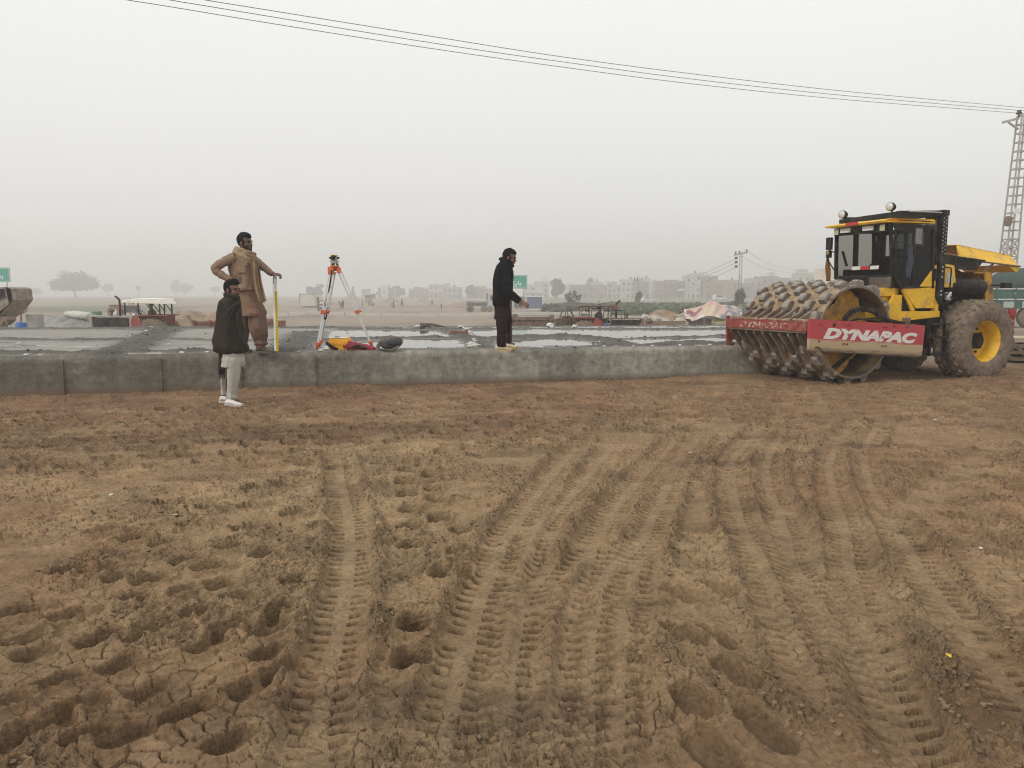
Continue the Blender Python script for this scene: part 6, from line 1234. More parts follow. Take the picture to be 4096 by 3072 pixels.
# left edge: loader skip, tank, block, drums, pipe
SK = thing('hopper_truck', 'dusty mixer chute and hopper jutting in at the far left edge', 'concrete mixer', (at(10, 1300, 27).x, 27.0, zT)); GD = mat('dusty_steel', (.27, .23, .175), .85, var=.3, dirt=(.12, .10, .08), damt=.35)
W_ = lambda px, py, dy=0.0: at(px, py, 27 + dy)
mb = MB(); mb.prism([W_(-60, 1150), W_(22, 1148), W_(41, 1155), W_(47, 1200), W_(36, 1216), W_(0, 1256), W_(-60, 1300)], (0, .06, 0)); mb.prism([W_(22, 1148), W_(41, 1155), W_(47, 1200), W_(36, 1216)], (0, 1.2, 0)); mb.prism([W_(36, 1216), W_(0, 1256), W_(-60, 1300), W_(-60, 1290), W_(0, 1245)], (0, 1.2, 0)); mb.build('hopper', GD, SK, world=True)
mb = MB(); mb.prism([W_(-60, 1158, -.02), W_(18, 1155, -.02), W_(20, 1188, -.02), W_(-60, 1230, -.02)], (0, -.01, 0)); mb.build('hopper_mouth', M['grime'], SK, world=True)
mb = MB(); mb.prism([W_(-60, 1264), W_(20, 1267), W_(30, 1280), W_(10, 1300), W_(-60, 1312)], (0, .5, 0)); mb.bar(W_(28, 1288), W_(26, 1320), .05); mb.tube([W_(12, 1284), W_(8, 1305), W_(0, 1312)], .03, 8); mb.bar(W_(-20, 1300), W_(-20, 1420), .2); mb.build('underframe', M['rust'], SK, world=True)
DTK = 33.0; TK = thing('tank', 'round tan steel tank on a stand behind the hopper', 'tank', (at(40, 1290, DTK).x, DTK, zT)); TN = mat('tan_tank_paint', (.50, .36, .18), .7, var=.2, dirt=(.25, .16, .09), damt=.3)
c0 = at(82, 1228, DTK); c1 = at(-20, 1232, DTK + 1.4); mb = MB(); mb.tube([c0, c0 + (c1 - c0) * .02, c1], [.30, .31, .31], 32); mb.box((c0 + c1) / 2 + Vector((0, 0, .33)), (.5, .4, .12)); mb.build('tank_shell', TN, TK, world=True)
mb = MB(); mb.bar(at(84, 1250, DTK - .03), at(84, 1340, DTK), .06); mb.bar(at(20, 1262, DTK + .8), at(20, 1350, DTK + .8), .08); mb.bar(at(80, 1230, DTK - .03), at(86, 1256, DTK - .03), .03); mb.build('stand', M['rust'], TK, world=True)
cb = at(142, 1310, 33.5); o = MB().box((0, 0, .45), (.48, .5, .9)).build('concrete_block', mat('pale_grey_block', (.34, .34, .31), .9, var=.15), None, .01); o.location = (cb.x, cb.y, cb.z - .32); tag(o, 'pale grey concrete block by the blue drum', 'concrete block')
DR = thing('drum', 'bright blue plastic drum beyond the left slab', 'drum', (at(86, 1310, 30).x, 30.0, at(86, 1291, 30).z - .62)); BLU = mat('blue_plastic', (.03, .10, .33), .5, var=.15)
MB().tube([(0, 0, 0), (0, 0, .03), (0, 0, .3), (0, 0, .32), (0, 0, .34), (0, 0, .60), (0, 0, .62)], [.19, .205, .205, .215, .205, .205, .19], 24).build('drum_body', BLU, DR); MB().tube([(0, 0, .615), (0, 0, .63)], [.18, .17], 20).build('lid', BLU, DR)
DG = thing('drum', 'dull green oil drum beside the white pipe', 'drum', (at(386, 1268, 43).x, 43.0, at(386, 1246, 43).z - .85)); GRN_ = mat('green_drum', (.06, .15, .06), .6, var=.2)
MB().tube([(0, 0, 0), (0, 0, .02), (0, 0, .28), (0, 0, .3), (0, 0, .57), (0, 0, .59), (0, 0, .85)], [.28, .29, .29, .30, .29, .30, .28], 24).build('drum_body', GRN_, DG); MB().tube([(0, 0, .84), (0, 0, .86)], [.26, .25], 20).build('lid', GRN_, DG)
PPm = mat('pale_pipe', (.50, .49, .44), .75, var=.12, dirt=(.3, .28, .22), damt=.3); a, b_ = at(264, 1255, 39.5), at(358, 1264, 38.5); o = MB().tube([a, a + (b_ - a) * .33, a + (b_ - a) * .34, b_, b_ + (b_ - a) * .03], [.12, .17, .19, .19, .14], 20).build('cement_pipe', PPm); tag(o, 'pale concrete pipe lying across the gravel heap', 'pipe')
# rubble, beams, tent at the right
DRB = 37.0; rp = [MB(), MB(), MB()]
ST_ = mat('pale_rubble', (.44, .40, .34), .9, var=.2, scale=4)
stones = [lump('rubble_stone', 'pale angular rubble stone in the heap before the tent', 'stone', (at(2560, 1290, DRB).x, DRB, zT + .9), .28, ST_, 'rubble stones before the tent', 200 + k, .8) for k in range(3)]
for k in range(27):
    o = stones[k] if k < 3 else stones[k % 3].copy()
    if k >= 3: COL.objects.link(o)
    px = 2470 + 285 * ((k * .618) % 1); s_ = .5 + .8 * random.random(); o.location = (at(px, 1290, DRB).x, DRB + random.uniform(-.5, 1.4), zT + .95 + random.uniform(-.1, .42) * (1 - abs((px - 2600) / 200)) + .12); o.scale = (s_, s_, s_); o.rotation_euler = (random.random(), random.random(), random.random() * 6)
heap('earth_heap', 'pale bank of spoil under the rubble stones', 'earth heap', (at(2600, 1300, DRB + 1).x, DRB + 1.2, zT), 2.6, 2.2, 1.45, mat('pale_spoil', (.34, .29, .23), .95, var=.25, scale=2, bump=.7, bscale=6), 12, None, 2.5)
heap('earth_heap', 'low tan earth heap between the crop and the tent', 'earth heap', (at(2660, 1290, 48).x, 48.0, zT), 2.6, 2, 1.6, EARTH, 15, None, 2.2)
for k, (a, b_, Y, lb) in enumerate([((2560, 1298), (2740, 1293), 35.3, 'long brown timber beam lying lower before the rubble'), ((2590, 1290), (2742, 1287), 35.9, 'long timber beam lying above the other before the rubble')]):
    o = MB().bar(at(*a, Y), at(*b_, Y), .14, .10).build('timber_beam', M['wood']); tag(o, lb, 'beam')
for k in range(2): o = MB().bar(at(2850 + 10 * k, 1290 + 6 * k, 35.5), at(2935, 1286 + 6 * k, 35.5), .10, .05).build('plank', M['palewood']); tag(o, ('upper' if k == 0 else 'lower') + ' pale plank before the green side of the tent', 'plank')
DTN = 41.0; TE = thing('tent', 'sagging patched tarpaulin tent in pink, cream, maroon and grey', 'tent', (at(2840, 1300, DTN).x, DTN, zT))
tmats = [fab('tarp_pink', (.50, .36, .30)), fab('tarp_cream', (.50, .42, .30)), fab('tarp_maroon', (.26, .12, .12)), fab('tarp_grey', (.20, .20, .235)), fab('tarp_pale', (.55, .50, .45))]
n = 54; vs = []; mi = []
for i in range(n + 1):
    for j in range(31):
        u = i / n; v = j / 30; px = 2736 + 232 * u; rdg = 1228 - 24 * math.exp(-((px - 2846) / 34)**2) - 9 * math.exp(-((px - 2925) / 45)**2) + 10 * (abs(u - .5) * 2)**3; eav = 1283 - 14 * math.sin(u * math.pi) + 6 * math.sin(u * 11); eav -= 8 * (u < .12)
        py = rdg + (eav - rdg) * v; Y = DTN + .6 - 2.2 * v + .12 * math.sin(u * 40 + v * 5); w3 = at(px, py + 3.5 * (float(fbm(u * 14, v * 7, 3, 5)) - .5), Y); vs.append(w3)
fs = []; 
for i in range(n):
    for j in range(30):
        fs.append((i * 31 + j, (i + 1) * 31 + j, (i + 1) * 31 + j + 1, i * 31 + j + 1)); u, v = i / n, j / 30 + .12 * math.sin(i * .5)
        mi.append(2 if (.03 < u < .30 and .22 < v < .62) and v < .75 - u else 3 if u > .62 and v > .08 and float(fbm(u * 9, v * 6, 3, 19)) > .42 else 1 if .34 < u < .52 and v > .35 else 4 if v > .85 or u < .05 else 0)
mb = MB(); mb.add(vs, fs, 0, True); mb.m = mi; mb.build('tarpaulin', tmats, TE, world=True, fix=False)
bk_ = [(2736, 1236, 2.5), (2968, 1236, 2.5), (2968, 1300, 2.5), (2736, 1300, 2.5)]; mb = MB(); mb.add([at(a, b_, DTN + c_) for a, b_, c_ in bk_], [(0, 1, 2, 3)]); mb.add([vs[0], vs[30], at(2736, 1300, DTN + 2.5), at(2736, 1236, DTN + 2.5)], [(0, 1, 2, 3)]); mb.build('back_sheet', tmats[3], TE, world=True)
mb = MB(); mb.prism([at(2850, 1272, DTN - 1.4), at(2902, 1272, DTN - 1.4), at(2902, 1300, DTN - 1.4), at(2844, 1300, DTN - 1.4)], (0, .03, 0)); mb.build('green_side', fab('tarp_green', (.22, .27, .11)), TE, world=True)
for (px, y0, x1) in ((2694, 1258, 2694), (2736, 1262, 2736), (2812, 1272, 2817), (2846, 1268, 2844), (2855, 1268, 2853), (2896, 1275, 2896)): mb = MB(); mb.bar(at(px + 4, y0, DTN - 1.6), at(x1, 1312, DTN - 1.7), .05); mb.build('tent_pole', M['wood'], TE, world=True)
mb = MB(); mb.box((at(2790, 1290, DTN - 1).x, DTN - .9, at(2790, 1288, DTN - 1).z - .1), (1.45, .6, .55)); mb.build('brick_heap', mat('brick_heap', (.27, .20, .165), .95, var=.5, scale=14, bump=1, bscale=14), TE, world=True)
mb = MB(); mb.tube(spline([at(2694, 1258, DTN - 1.6), at(2706, 1264, DTN - 1.6), at(2722, 1260, DTN - 1.5), at(2740, 1250, DTN - 1.4)], 4), .05, 8); mb.build('awning', tmats[1], TE, world=True)
# green truck and timber at the right edge
GT = thing('covered_truck', 'dark green truck with a rounded tarpaulin cover behind the roller', 'truck', (at(4060, 1300, 37).x, 37.0, gh(24, 37)))
x0 = at(3945, 1200, 37).x; xE = x0 + 6.5; zc = at(4000, 1150, 37).z; TG = mat('teal_green_paint', (.045, .11, .095), .6, var=.25); DGt = mat('dark_green_canvas', (.035, .060, .050), .85, var=.2)
zb_ = gh(24, 37); mb = MB(); mb.box(((x0 + xE) / 2, 38, (zc + zb_ + .9) / 2), (xE - x0, 2.2, zc - zb_ - .9)); mb.build('truck_body', TG, GT, world=True)
mb = MB(); rings = [[(x, 38 - 1.1 * math.cos(a), zc + .95 * s_ * math.sin(a)) for a in (math.pi * k / 16 for k in range(17))] for x, s_ in ((x0 + .25, .55), (x0 + .7, .88), (x0 + 1.3, 1), (xE, 1))]; mb.loft(rings, cap=True); mb.build('canvas_cover', DGt, GT, world=True)
for k in range(7): x = x0 + .4 + k * .9; MB().box((x, 36.87, (zc + zb_ + .9) / 2), (.08, .06, zc - zb_ - .95)).build('side_stake', TG, GT, world=True)
for k in range(2): MB().box(((x0 + xE) / 2, 36.87, zb_ + 1.35 + .5 * k), (xE - x0, .05, .05)).build('side_rail', M['white'], GT, world=True)
for k in range(4): MB().box((x0 + 1.0 + .9 * k, 36.86, zb_ + 1.1), (.5, .03, .3)).build('painted_panel', mat('painted_panel%d' % k, (.35, .40, .34), .7, var=.5, scale=12), GT, world=True)
for k in range(3): MB().ball((x0 + 1.3 + .55 * k, 36.86, zc - .28), (.07, .02, .07), 10, 7).build('ornament', mat('ornament%d' % k, ((.6, .5, .1), (.6, .25, .1), (.6, .55, .5))[k], .5), GT, world=True)
MB().tube(spline([(x0 - .1, 36.9, zc + .0), (x0 + .1, 36.9, zc + .55), (x0 + .5, 36.9, zc + .75)], 4), .04, 8).build('guard_arch', M['steel'], GT, world=True)
for x in (x0 + .9, x0 + 2.1, xE - 1): MB().tube([(x, 36.9, zb_ + .5), (x, 36.94, zb_ + .5), (x, 37.2, zb_ + .5), (x, 37.24, zb_ + .5)], [.42, .5, .5, .42], 28).build('wheel', TYR, GT, world=True)
DP = 16.6; gp = gh(10.9, DP)
for k in range(4):
    x = at(4030, 1400, DP).x; o = MB().box((x + 1.1, DP + .2 * (k % 2), gp + .08 + .135 * k), (2.4, .9, .07)).build('plank_layer', M['palewood'] if k % 2 else M['wood'], None, .004); tag(o, ['lowest', 'second lowest', 'second highest', 'topmost'][k] + ' plank layer of the timber stack behind the roller wheel', 'timber')
for k in range(6): o = MB().box((at(4040, 1400, DP).x + .2 + .9 * (k % 3), DP - .1, gp + .012 + .135 * (k // 3 * 1 + .5) + .09), (.12, .7, .06)).build('spacer_block', M['wood']); tag(o, 'short wooden spacer between the plank layers', 'spacer', 'spacers in the timber stack')
a, b_ = at(4028, 1345, DP - .7), at(4110, 1430, DP - .9); o = MB().bar(a, b_, .09, .07).build('timber_beam', M['rust']); tag(o, 'dark beam leaning down across the timber stack', 'beam')
# ================================================================== OUT OVER THE FIELDS
def D_of(py, zg=-1.17): return (EYE - zg) * FPX / (py - 1180.0)
def foot(px, py, zg=-1.17):
    Y = D_of(py, zg); p = at(px, py, Y); return Vector((p.x, p.y, gh(p.x, p.y)))
# far workers
for k, (px, pt, pf, pose, rz, cols, lb) in enumerate([
    (1372, 1200, 1234, 'stand', 2.2, (C_DK, C_GR, 1), 'far worker standing just behind a stooping one, right of the tripod clamp'),
    (1365, 1212, 1238, 'bend', 2.6, (C_GR, C_DK), 'far worker stooping to the ground right of the tripod'),
    (1450, 1199, 1222, 'stand', .5, (C_GR, C_GR), 'far pale-clothed worker standing inside the tripod right leg'),
    (1477, 1198, 1222, 'stand', 1.6, (C_DK, C_DK, 1), 'far dark-clothed worker standing over crouching ones'),
    (1487, 1208, 1222, 'squat', 3.1, (C_GR, C_GR), 'far grey worker crouching nearest the standing dark one'),
    (1493, 1207, 1222, 'squat', .3, (C_DK, C_DK), 'far dark worker crouching outermost beside the grey one'),
    (1529, 1191, 1205, 'stand', .8, (C_GR, C_GR), 'farthest tiny worker standing left of the first earth mound'),
    (1565, 1199, 1222, 'walk', 3.0, (C_WH, C_GR), 'far worker in pale clothes half hidden by a dark one'),
    (1574, 1201, 1232, 'walk', .2, (C_DK, C_DK, 1), 'far dark worker walking in front of the pale one'),
    (1608, 1197, 1226, 'walk', .1, (C_DK, C_DK, 1), 'far dark worker striding with one arm raised to the head'),
    (1728, 1199, 1222, 'stand', 1.4, (C_OL, C_OL, 1), 'far worker in long olive clothes standing alone'),
    (1766, 1200, 1235, 'stand', 2.8, (C_WH, C_BLK), 'far worker in white shirt and black trousers'),
    (2395, 1202, 1222, 'walk', .3, (C_GR, C_DK, 1), 'far grey figure walking before the village wall')]):
    f = foot(px, pf); s_ = max(.9, min(1.12, ((pf - pt) * f.y / FPX) / 1.72)) if pose in ('stand', 'walk') else 1.0
    figure(lb, f, rz, pose, cols, s_, 'far workers on the open ground', .034)
# white container and loaded tricycle
def boxthing(name, label, cat, px0, px1, pyt, pyb, depth, m, Y=None, rz=0.0):
    f = foot((px0 + px1) / 2, pyb); Y = f.y; a, b_ = at(px0, pyt, Y), at(px1, pyt, Y); T = thing(name, label, cat, (f.x, Y, f.z), rz); return T, (b_ - a).length, a.z - f.z
T, w_, h_ = boxthing('container', 'cream corrugated container standing alone on the open ground', 'container', 1200, 1261, 1176, 1229, 6, None)
mb = MB(); mb.box((0, 3, h_ / 2 + .15), (w_, 6, h_ - .3)); 
for k in range(14): mb.box((-w_ / 2 + w_ * (k + .5) / 14, -.02, h_ / 2 + .15), (w_ / 30, .06, h_ - .5))
mb.build('shell', mat('container_cream', (.62, .58, .50), .7, var=.06), T); fr = MB(); fr.box((0, -.02, h_ + .0), (w_ + .1, .12, .12)); fr.box((-w_ / 2, -.02, h_ / 2 + .1), (.12, .12, h_)); fr.box((w_ / 2, -.02, h_ / 2 + .1), (.12, .12, h_)); fr.build('frame', M['rust'], T)
MB().box((0, 3, .1), (w_ - .3, 5, .2)).build('skid', M['grime'], T)
T, w_, h_ = boxthing('cargo_rickshaw', 'loaded cargo rickshaw beside the cream container', 'rickshaw', 1268, 1304, 1190, 1252, 3, None)
mb = MB(); mb.box((0, 1.2, 1.0), (w_, 2.0, .9)); mb.box((.1, .1, 1.5), (w_ * .8, .5, .9)); mb.build('cargo_bed', mat('dull_olive_metal', (.12, .11, .09), .8, var=.3), T); MB().box((-w_ / 2 + .05, .6, h_ - .4), (.12, 1, .9)).build('sideboard', M['rust'], T); MB().box((.15, -.18, 1.6), (w_ * .5, .03, .4)).build('window', M['lens'], T); MB().box((.15, -.2, 1.05), (w_ * .55, .04, .18)).build('bumper', M['white'], T)
for x in (-w_ / 2 + .1, w_ / 2 - .1): MB().tube([(x - .08, .5, .3), (x + .08, .5, .3)], .3, 16).build('wheel', TYR, T)
# blue-panelled site cabin
f = foot(2137, 1243); CB = thing('site_cabin', 'portable cabin with a big blue panel in a white frame', 'cabin', f, 0); Yc = f.y
a, b_ = at(2104, 1186, Yc), at(2171, 1186, Yc); w_ = b_.x - a.x; z0, z1 = .35, a.z - f.z
WFR = mat('cabin_white', (.72, .72, .72), .5, var=.04); BLP = mat('slate_blue_panel', (.085, .115, .19), .6, var=.1)
xa = a.x - f.x; xb = b_.x - f.x; xs_ = at(2058, 1190, Yc).x - f.x
mb = MB(); mb.prism([(xa, 0, z0), (xb, 0, z0), (xb, 0, z1), (xa, 0, z1)], (0, 2.2, 0)); mb.build('panel', BLP, CB)
mb = MB(); [mb.box(c, d) for c, d in (((xa, -.04, (z0 + z1) / 2), (.16, .12, z1 - z0 + .2)), ((xb, -.04, (z0 + z1) / 2), (.16, .12, z1 - z0 + .2)), (((xa + xb) / 2, -.045, z1), (w_, .12, .16)), (((xa + xb) / 2, -.045, z0), (w_, .12, .16)))]; mb.build('frame', WFR, CB)
SB_ = mat('cabin_grey_side', (.15, .16, .18), .6, var=.2); mb = MB(); mb.prism([(xa - .08, .05, z0), (xs_, 2.4, z0), (xs_, 2.4, z1), (xa - .08, .05, z1)], (0, .15, 0)); mb.build('side_wall', SB_, CB)
mb = MB(); [mb.prism([(xa - .1 + (xs_ - xa) * t, .0 + 2.35 * t, z0 + .3), (xa - .1 + (xs_ - xa) * (t + .26), .0 + 2.35 * (t + .26), z0 + .3), (xa - .1 + (xs_ - xa) * (t + .26), .0 + 2.35 * (t + .26), z1 - .3), (xa - .1 + (xs_ - xa) * t, 2.35 * t, z1 - .3)], (0, .03, 0)) for t in (.1, .42, .72)]; mb.build('side_window', M['winglass'], CB)
for x in (xa + .3, xb - .3): MB().box((x, .6, .17), (.45, .5, .36)).build('footing', M['concrete'] if False else M['scrap'], CB)
# flatbed truck
f = foot(1925, 1246); FT = thing('flatbed_truck', 'grey flatbed truck with a pale cab half hidden by the man in black', 'truck', f, 0); Yt = f.y; X_ = lambda px: at(px, 1200, Yt).x - f.x
GB = mat('grey_bed', (.20, .21, .21), .8, var=.2); mb = MB(); mb.box(((X_(1862) + X_(1952)) / 2, 1.2, 1.62), (X_(1952) - X_(1862), 2.4, .22)); mb.box(((X_(1862) + X_(1952)) / 2, 1.2, 1.2), (X_(1952) - X_(1862) - .3, 1, .5)); [mb.box((X_(1862) + .2 + .42 * k, -.02, 1.6), (.05, .06, .3)) for k in range(9)]; mb.build('bed', GB, FT)
mb = MB(); mb.prism([(X_(1952), 0, .7), (X_(1990), 0, .7), (X_(1990), 0, 1.9), (X_(1982), 0, 2.95), (X_(1952), 0, 2.95)], (0, 2.3, 0)); mb.build('cab', mat('pale_cab', (.50, .49, .44), .6, var=.2, dirt=(.30, .26, .2), damt=.35), FT, .03); MB().prism([(X_(1961), -.02, 1.95), (X_(1976), -.02, 1.95), (X_(1973), -.02, 2.7), (X_(1961), -.02, 2.7)], (0, .01, 0)).build('window', M['winglass'], FT)
MB().box((X_(1949), 1.1, 2.5), (.25, 2.2, 1.1)).build('headboard', M['rust'], FT); MB().box((X_(1973), -.03, 1.1), (.9, .04, .5)).build('blue_panel', mat('pale_blue', (.25, .38, .46), .6), FT)
for px in (1876, 1884, 1934, 1958): MB().tube([(X_(px), -.1, .52), (X_(px), -.05, .52), (X_(px), .3, .52), (X_(px), .35, .52)], [.42, .52, .52, .42], 24).build('wheel', TYR, FT)
# excavator and high truck far off in the smog
f = foot(1408, 1200, -1.0); EX = thing('excavator', 'hazy tracked excavator with its boom folded up beyond the workers', 'excavator', f); k_ = f.y / FPX; EXM = mat('dark_machine', (.10, .085, .05), .8, var=.2)
mb = MB(); mb.box((0, 1.2, 1.7), (2.6, 2.2, 1.2)); mb.box((-.6, .4, 2.5), (1.1, 1.2, 1.4)); mb.build('house', EXM, EX); mb = MB(); [mb.box((0, y, .5), (3.6, .6, .9)) for y in (.2, 2.2)]; mb.build('tracks', M['grime'], EX)
mb = MB(); mb.bar((.3, 1, 2), (-.1, 1, 4.8), .5); mb.bar((-.1, 1, 4.8), (.9, 1, 5.9), .42); mb.bar((.9, 1, 5.9), (.75, 1, 3.4), .35); mb.box((.7, 1, 3.0), (.8, .9, .9)); mb.build('boom', EXM, EX)
f = foot(1475, 1211, -1.0); BT = thing('high_truck', 'hazy high-bodied truck facing the camera beyond the crouching workers', 'truck', f); mb = MB(); mb.box((0, 3, 2.2), (2.5, 6, 1.6)); mb.box((0, 0, 1.6), (2.3, 1.2, 1.8)); mb.build('truck_body', mat('dull_body', (.22, .21, .18), .8), BT); MB().box((0, .2, 2.95), (2.3, 1.5, .5)).build('roof_board', M['white'], BT); MB().box((0, -.62, 2.0), (1.9, .04, .7)).build('windscreen', M['winglass'], BT)
for x in (-.95, .95): MB().tube([(x - .18, 0, .5), (x + .18, 0, .5)], .5, 16).build('wheel', TYR, BT)
for k, (px, pyb, pw, ph, lb) in enumerate([(1565, 1212, 36, 20, 'hazy earth mound behind the two walking workers'), (1692, 1211, 28, 16, 'hazy earth mound between the striding worker and the olive one'), (1400, 1209, 50, 16, 'low hazy earth ridge below the excavator'), (1835, 1228, 62, 18, 'earth bank at the rear of the flatbed truck'), (700, 1212, 60, 12, 'hazy hump in the field above the left trailer'), (1320, 1222, 40, 14, 'low bank right of the cargo rickshaw')]):
    f = foot(px, pyb); s_ = f.y / FPX; heap('earth_mound', lb, 'mound', f, pw * s_, 6, ph * s_ * 1.25, EARTH, 30 + k, None, 1.2, 18)
# kerb of cast blocks
kb = None
for k in range(44):
    x = -38 + k * 1.72 * 1.42; 
    if x > 14: continue
    if kb is None: kb = MB().box((0, 0, .22), (2.30, .35, .44)).box((1.16, 0, .25), (.22, .42, .52)).build('kerb_block', mat('pale_kerb', (.50, .46, .40), .85, var=.1), None, .02); o = kb
    else: o = kb.copy(); COL.objects.link(o)
    o.location = (x, 102 + .01 * x, gh(x, 102 + .01 * x) - .05); tag(o, 'pale cast kerb block in the long row across the dirt', 'kerb block', 'kerb blocks in a row across the dirt')
# strips of green crop
def crop(name, lb, px0, px1, Y0_, Y1_, n, h, col):
    k = np.arange(n); Y = Y0_ + (Y1_ - Y0_) * rng.random(n); px = px0 + (px1 - px0) * rng.random(n); X = (px - 2048) / FPX * Y
    zg = np.array([gh(a, b_) for a, b_ in zip(X, Y)]); hh_ = h * (.35 + .65 * rng.random(n)) * (.55 + .9 * fbm(X * .18, Y * .18, 3, 9)); s_ = .10 + .22 * rng.random(n); a = rng.random(n) * 6.28; tl = rng.random(n) * .9
    P = np.stack([X, Y, zg + hh_], 1); U = np.stack([np.cos(a), np.sin(a), np.zeros(n)], 1) * s_[:, None]; V = np.stack([-np.sin(a) * np.sin(tl), np.cos(a) * np.sin(tl), np.cos(tl)], 1) * (s_ * .8)[:, None]
    P2_ = P.copy(); P2_[:, 2] = zg + hh_ * .45; m2 = MB(); m2.quads(P, U, V); m2.quads(P2_, U * 1.3, V * 1.6); tag(m2.build(name, mat(name, col, .9, var=.45, scale=.6), fix=False), lb, 'crop', None, 'stuff')
crop('crop_foliage', 'dark green crop growing beyond the kerb between the cabin and the tractor', 2172, 2480, 104, 150, 9000, .95, (.075, .08, .045)); crop('crop_foliage', 'fresh green crop growing beyond the rubble and the tent', 2440, 3010, 100, 150, 12000, 1.0, (.10, .125, .055))
# trees
def crown(center, rad, n, leaf, seed, m, parent, name='crown', clumps=26, flat=.55, solid=False):
    r_ = np.random.default_rng(seed); C = r_.normal(size=(clumps, 3)); C /= np.linalg.norm(C, axis=1)[:, None]; C *= (r_.random((clumps, 1))**.45) * .78; C[:, 2] = np.where(C[:, 2] < -flat, -flat * r_.random(clumps), C[:, 2])
    sz_ = .20 + .22 * r_.random(clumps); ci = r_.integers(0, clumps, n); d = r_.normal(size=(n, 3)); d /= np.linalg.norm(d, axis=1)[:, None]; P = C[ci] + d * sz_[ci][:, None] * (r_.random((n, 1))**.4); P = np.array(center)[None] + P * np.array(rad)[None]
    u = r_.normal(size=(n, 3)); u /= np.linalg.norm(u, axis=1)[:, None]; v = np.cross(u, r_.normal(size=(n, 3))); v /= np.linalg.norm(v, axis=1)[:, None]; s_ = leaf * (.5 + r_.random(n))[:, None]
    m2 = MB(); m2.quads(P, u * s_, v * s_ * .6); m2.build(name, m, parent, world=True, fix=False); return C * np.array(rad)[None] + np.array(center)[None]
LEAF = mat('leaf_green', (.050, .062, .030), .85, var=.45, scale=.35); LEAF2 = mat('leaf_grey_green', (.075, .082, .045), .85, var=.4, scale=.35)
def tree(label, pxc, pyt, pyb, pw, Y, seed, n=2600, m=None, cut=.28, group='trees far off in the haze', clumps=26, leaf=None, flat=.5, dome=False):
    b0 = at(pxc, pyb, Y); zg = gh(b0.x, Y); s_ = Y / FPX; ztop = at(pxc, pyt, Y).z; H_ = ztop - zg; T = thing('tree', label, 'tree', (b0.x, Y, zg), 0, group); b0.z = zg
    c = (b0.x, Y, zg + H_ * (cut + (1 - cut) * (.5 if not dome else .17))); C = crown(c, (pw * s_ / 2 * 1.06, pw * s_ / 2 * 1.0, H_ * (1 - cut) * (.56 if not dome else .86)), n, leaf or H_ * .032, seed, m or LEAF, T, 'crown', clumps, flat)
    mb = MB(); fork = b0 + Vector((0, 0, H_ * cut * .75)); mb.tube([b0 - Vector((0, 0, .3)), b0 + Vector((0, 0, H_ * cut * .3)), fork], [H_ * .042, H_ * .033, H_ * .028], 8)
    for q in C[:9]: q = Vector(q); mb.tube([fork, fork.lerp(q, .45) + Vector((0, 0, -H_ * .02)), q], [H_ * .020, H_ * .012, H_ * .004], 6)
    mb.build('trunk', M['bark'], T, world=True); return T
tree('great round-crowned tree standing alone in the left field', 302, 1078, 1196, 178, 460, 5, 11000, LEAF, .34, clumps=110, leaf=.40, flat=.03, dome=True)
for k, (px, pt, pb, pw, Y, cut, lb) in enumerate([(111, 1150, 1180, 36, 640, .2, 'small hazy tree, the left one of a pair beyond the tank'), (144, 1153, 1181, 38, 640, .25, 'small hazy tree, the right one of a pair beyond the tank'), (432, 1134, 1181, 46, 700, .3, 'faint tree just right of the great round tree'), (704, 1124, 1176, 44, 720, .3, 'faint tall tree above the red tractor canopy'), (742, 1134, 1178, 56, 720, .25, 'faint broad tree beside the tall one above the red tractor'), (1262, 1138, 1196, 76, 430, .12, 'dense dark tree rising behind the cream container'), (1592, 1142, 1200, 70, 470, .1, 'broad hazy tree between the two hazy white-topped houses'), (1882, 1139, 1204, 40, 430, .2, 'hazy tree above the flatbed truck'), (2223, 1114, 1212, 64, 340, .05, 'tall dark ivy-clad tree right of the cabin'), (2362, 1108, 1150, 34, 470, .1, 'rounded treetop above the long brick houses'), (2386, 1114, 1150, 16, 470, .1, 'small rounded treetop beside the larger one over the houses'), (905, 1160, 1182, 30, 760, .2, 'very faint tree beyond the man in tan'), (1520, 1158, 1198, 30, 470, .1, 'hazy tree left of the white-topped house')]):
    tree(lb, px, pt, pb, pw, Y, 40 + k, 1500, LEAF, cut, leaf=.5 * Y / 500)
tree('sparse bare-twigged young tree behind the ribbed trailer', 2294, 1164, 1224, 66, 150, 77, 420, LEAF2, .22, 'saplings by the crop', 22, .16, .9)
tree('leafy sapling growing round the foot of the further power pole', 2556, 1170, 1231, 30, 162, 78, 520, LEAF2, .15, 'saplings by the crop', 16, .22, .9)
tree('twiggy sapling growing round the foot of the nearer power pole', 2957, 1150, 1262, 44, 117, 79, 700, LEAF2, .12, 'saplings by the crop', 22, .17, .9)
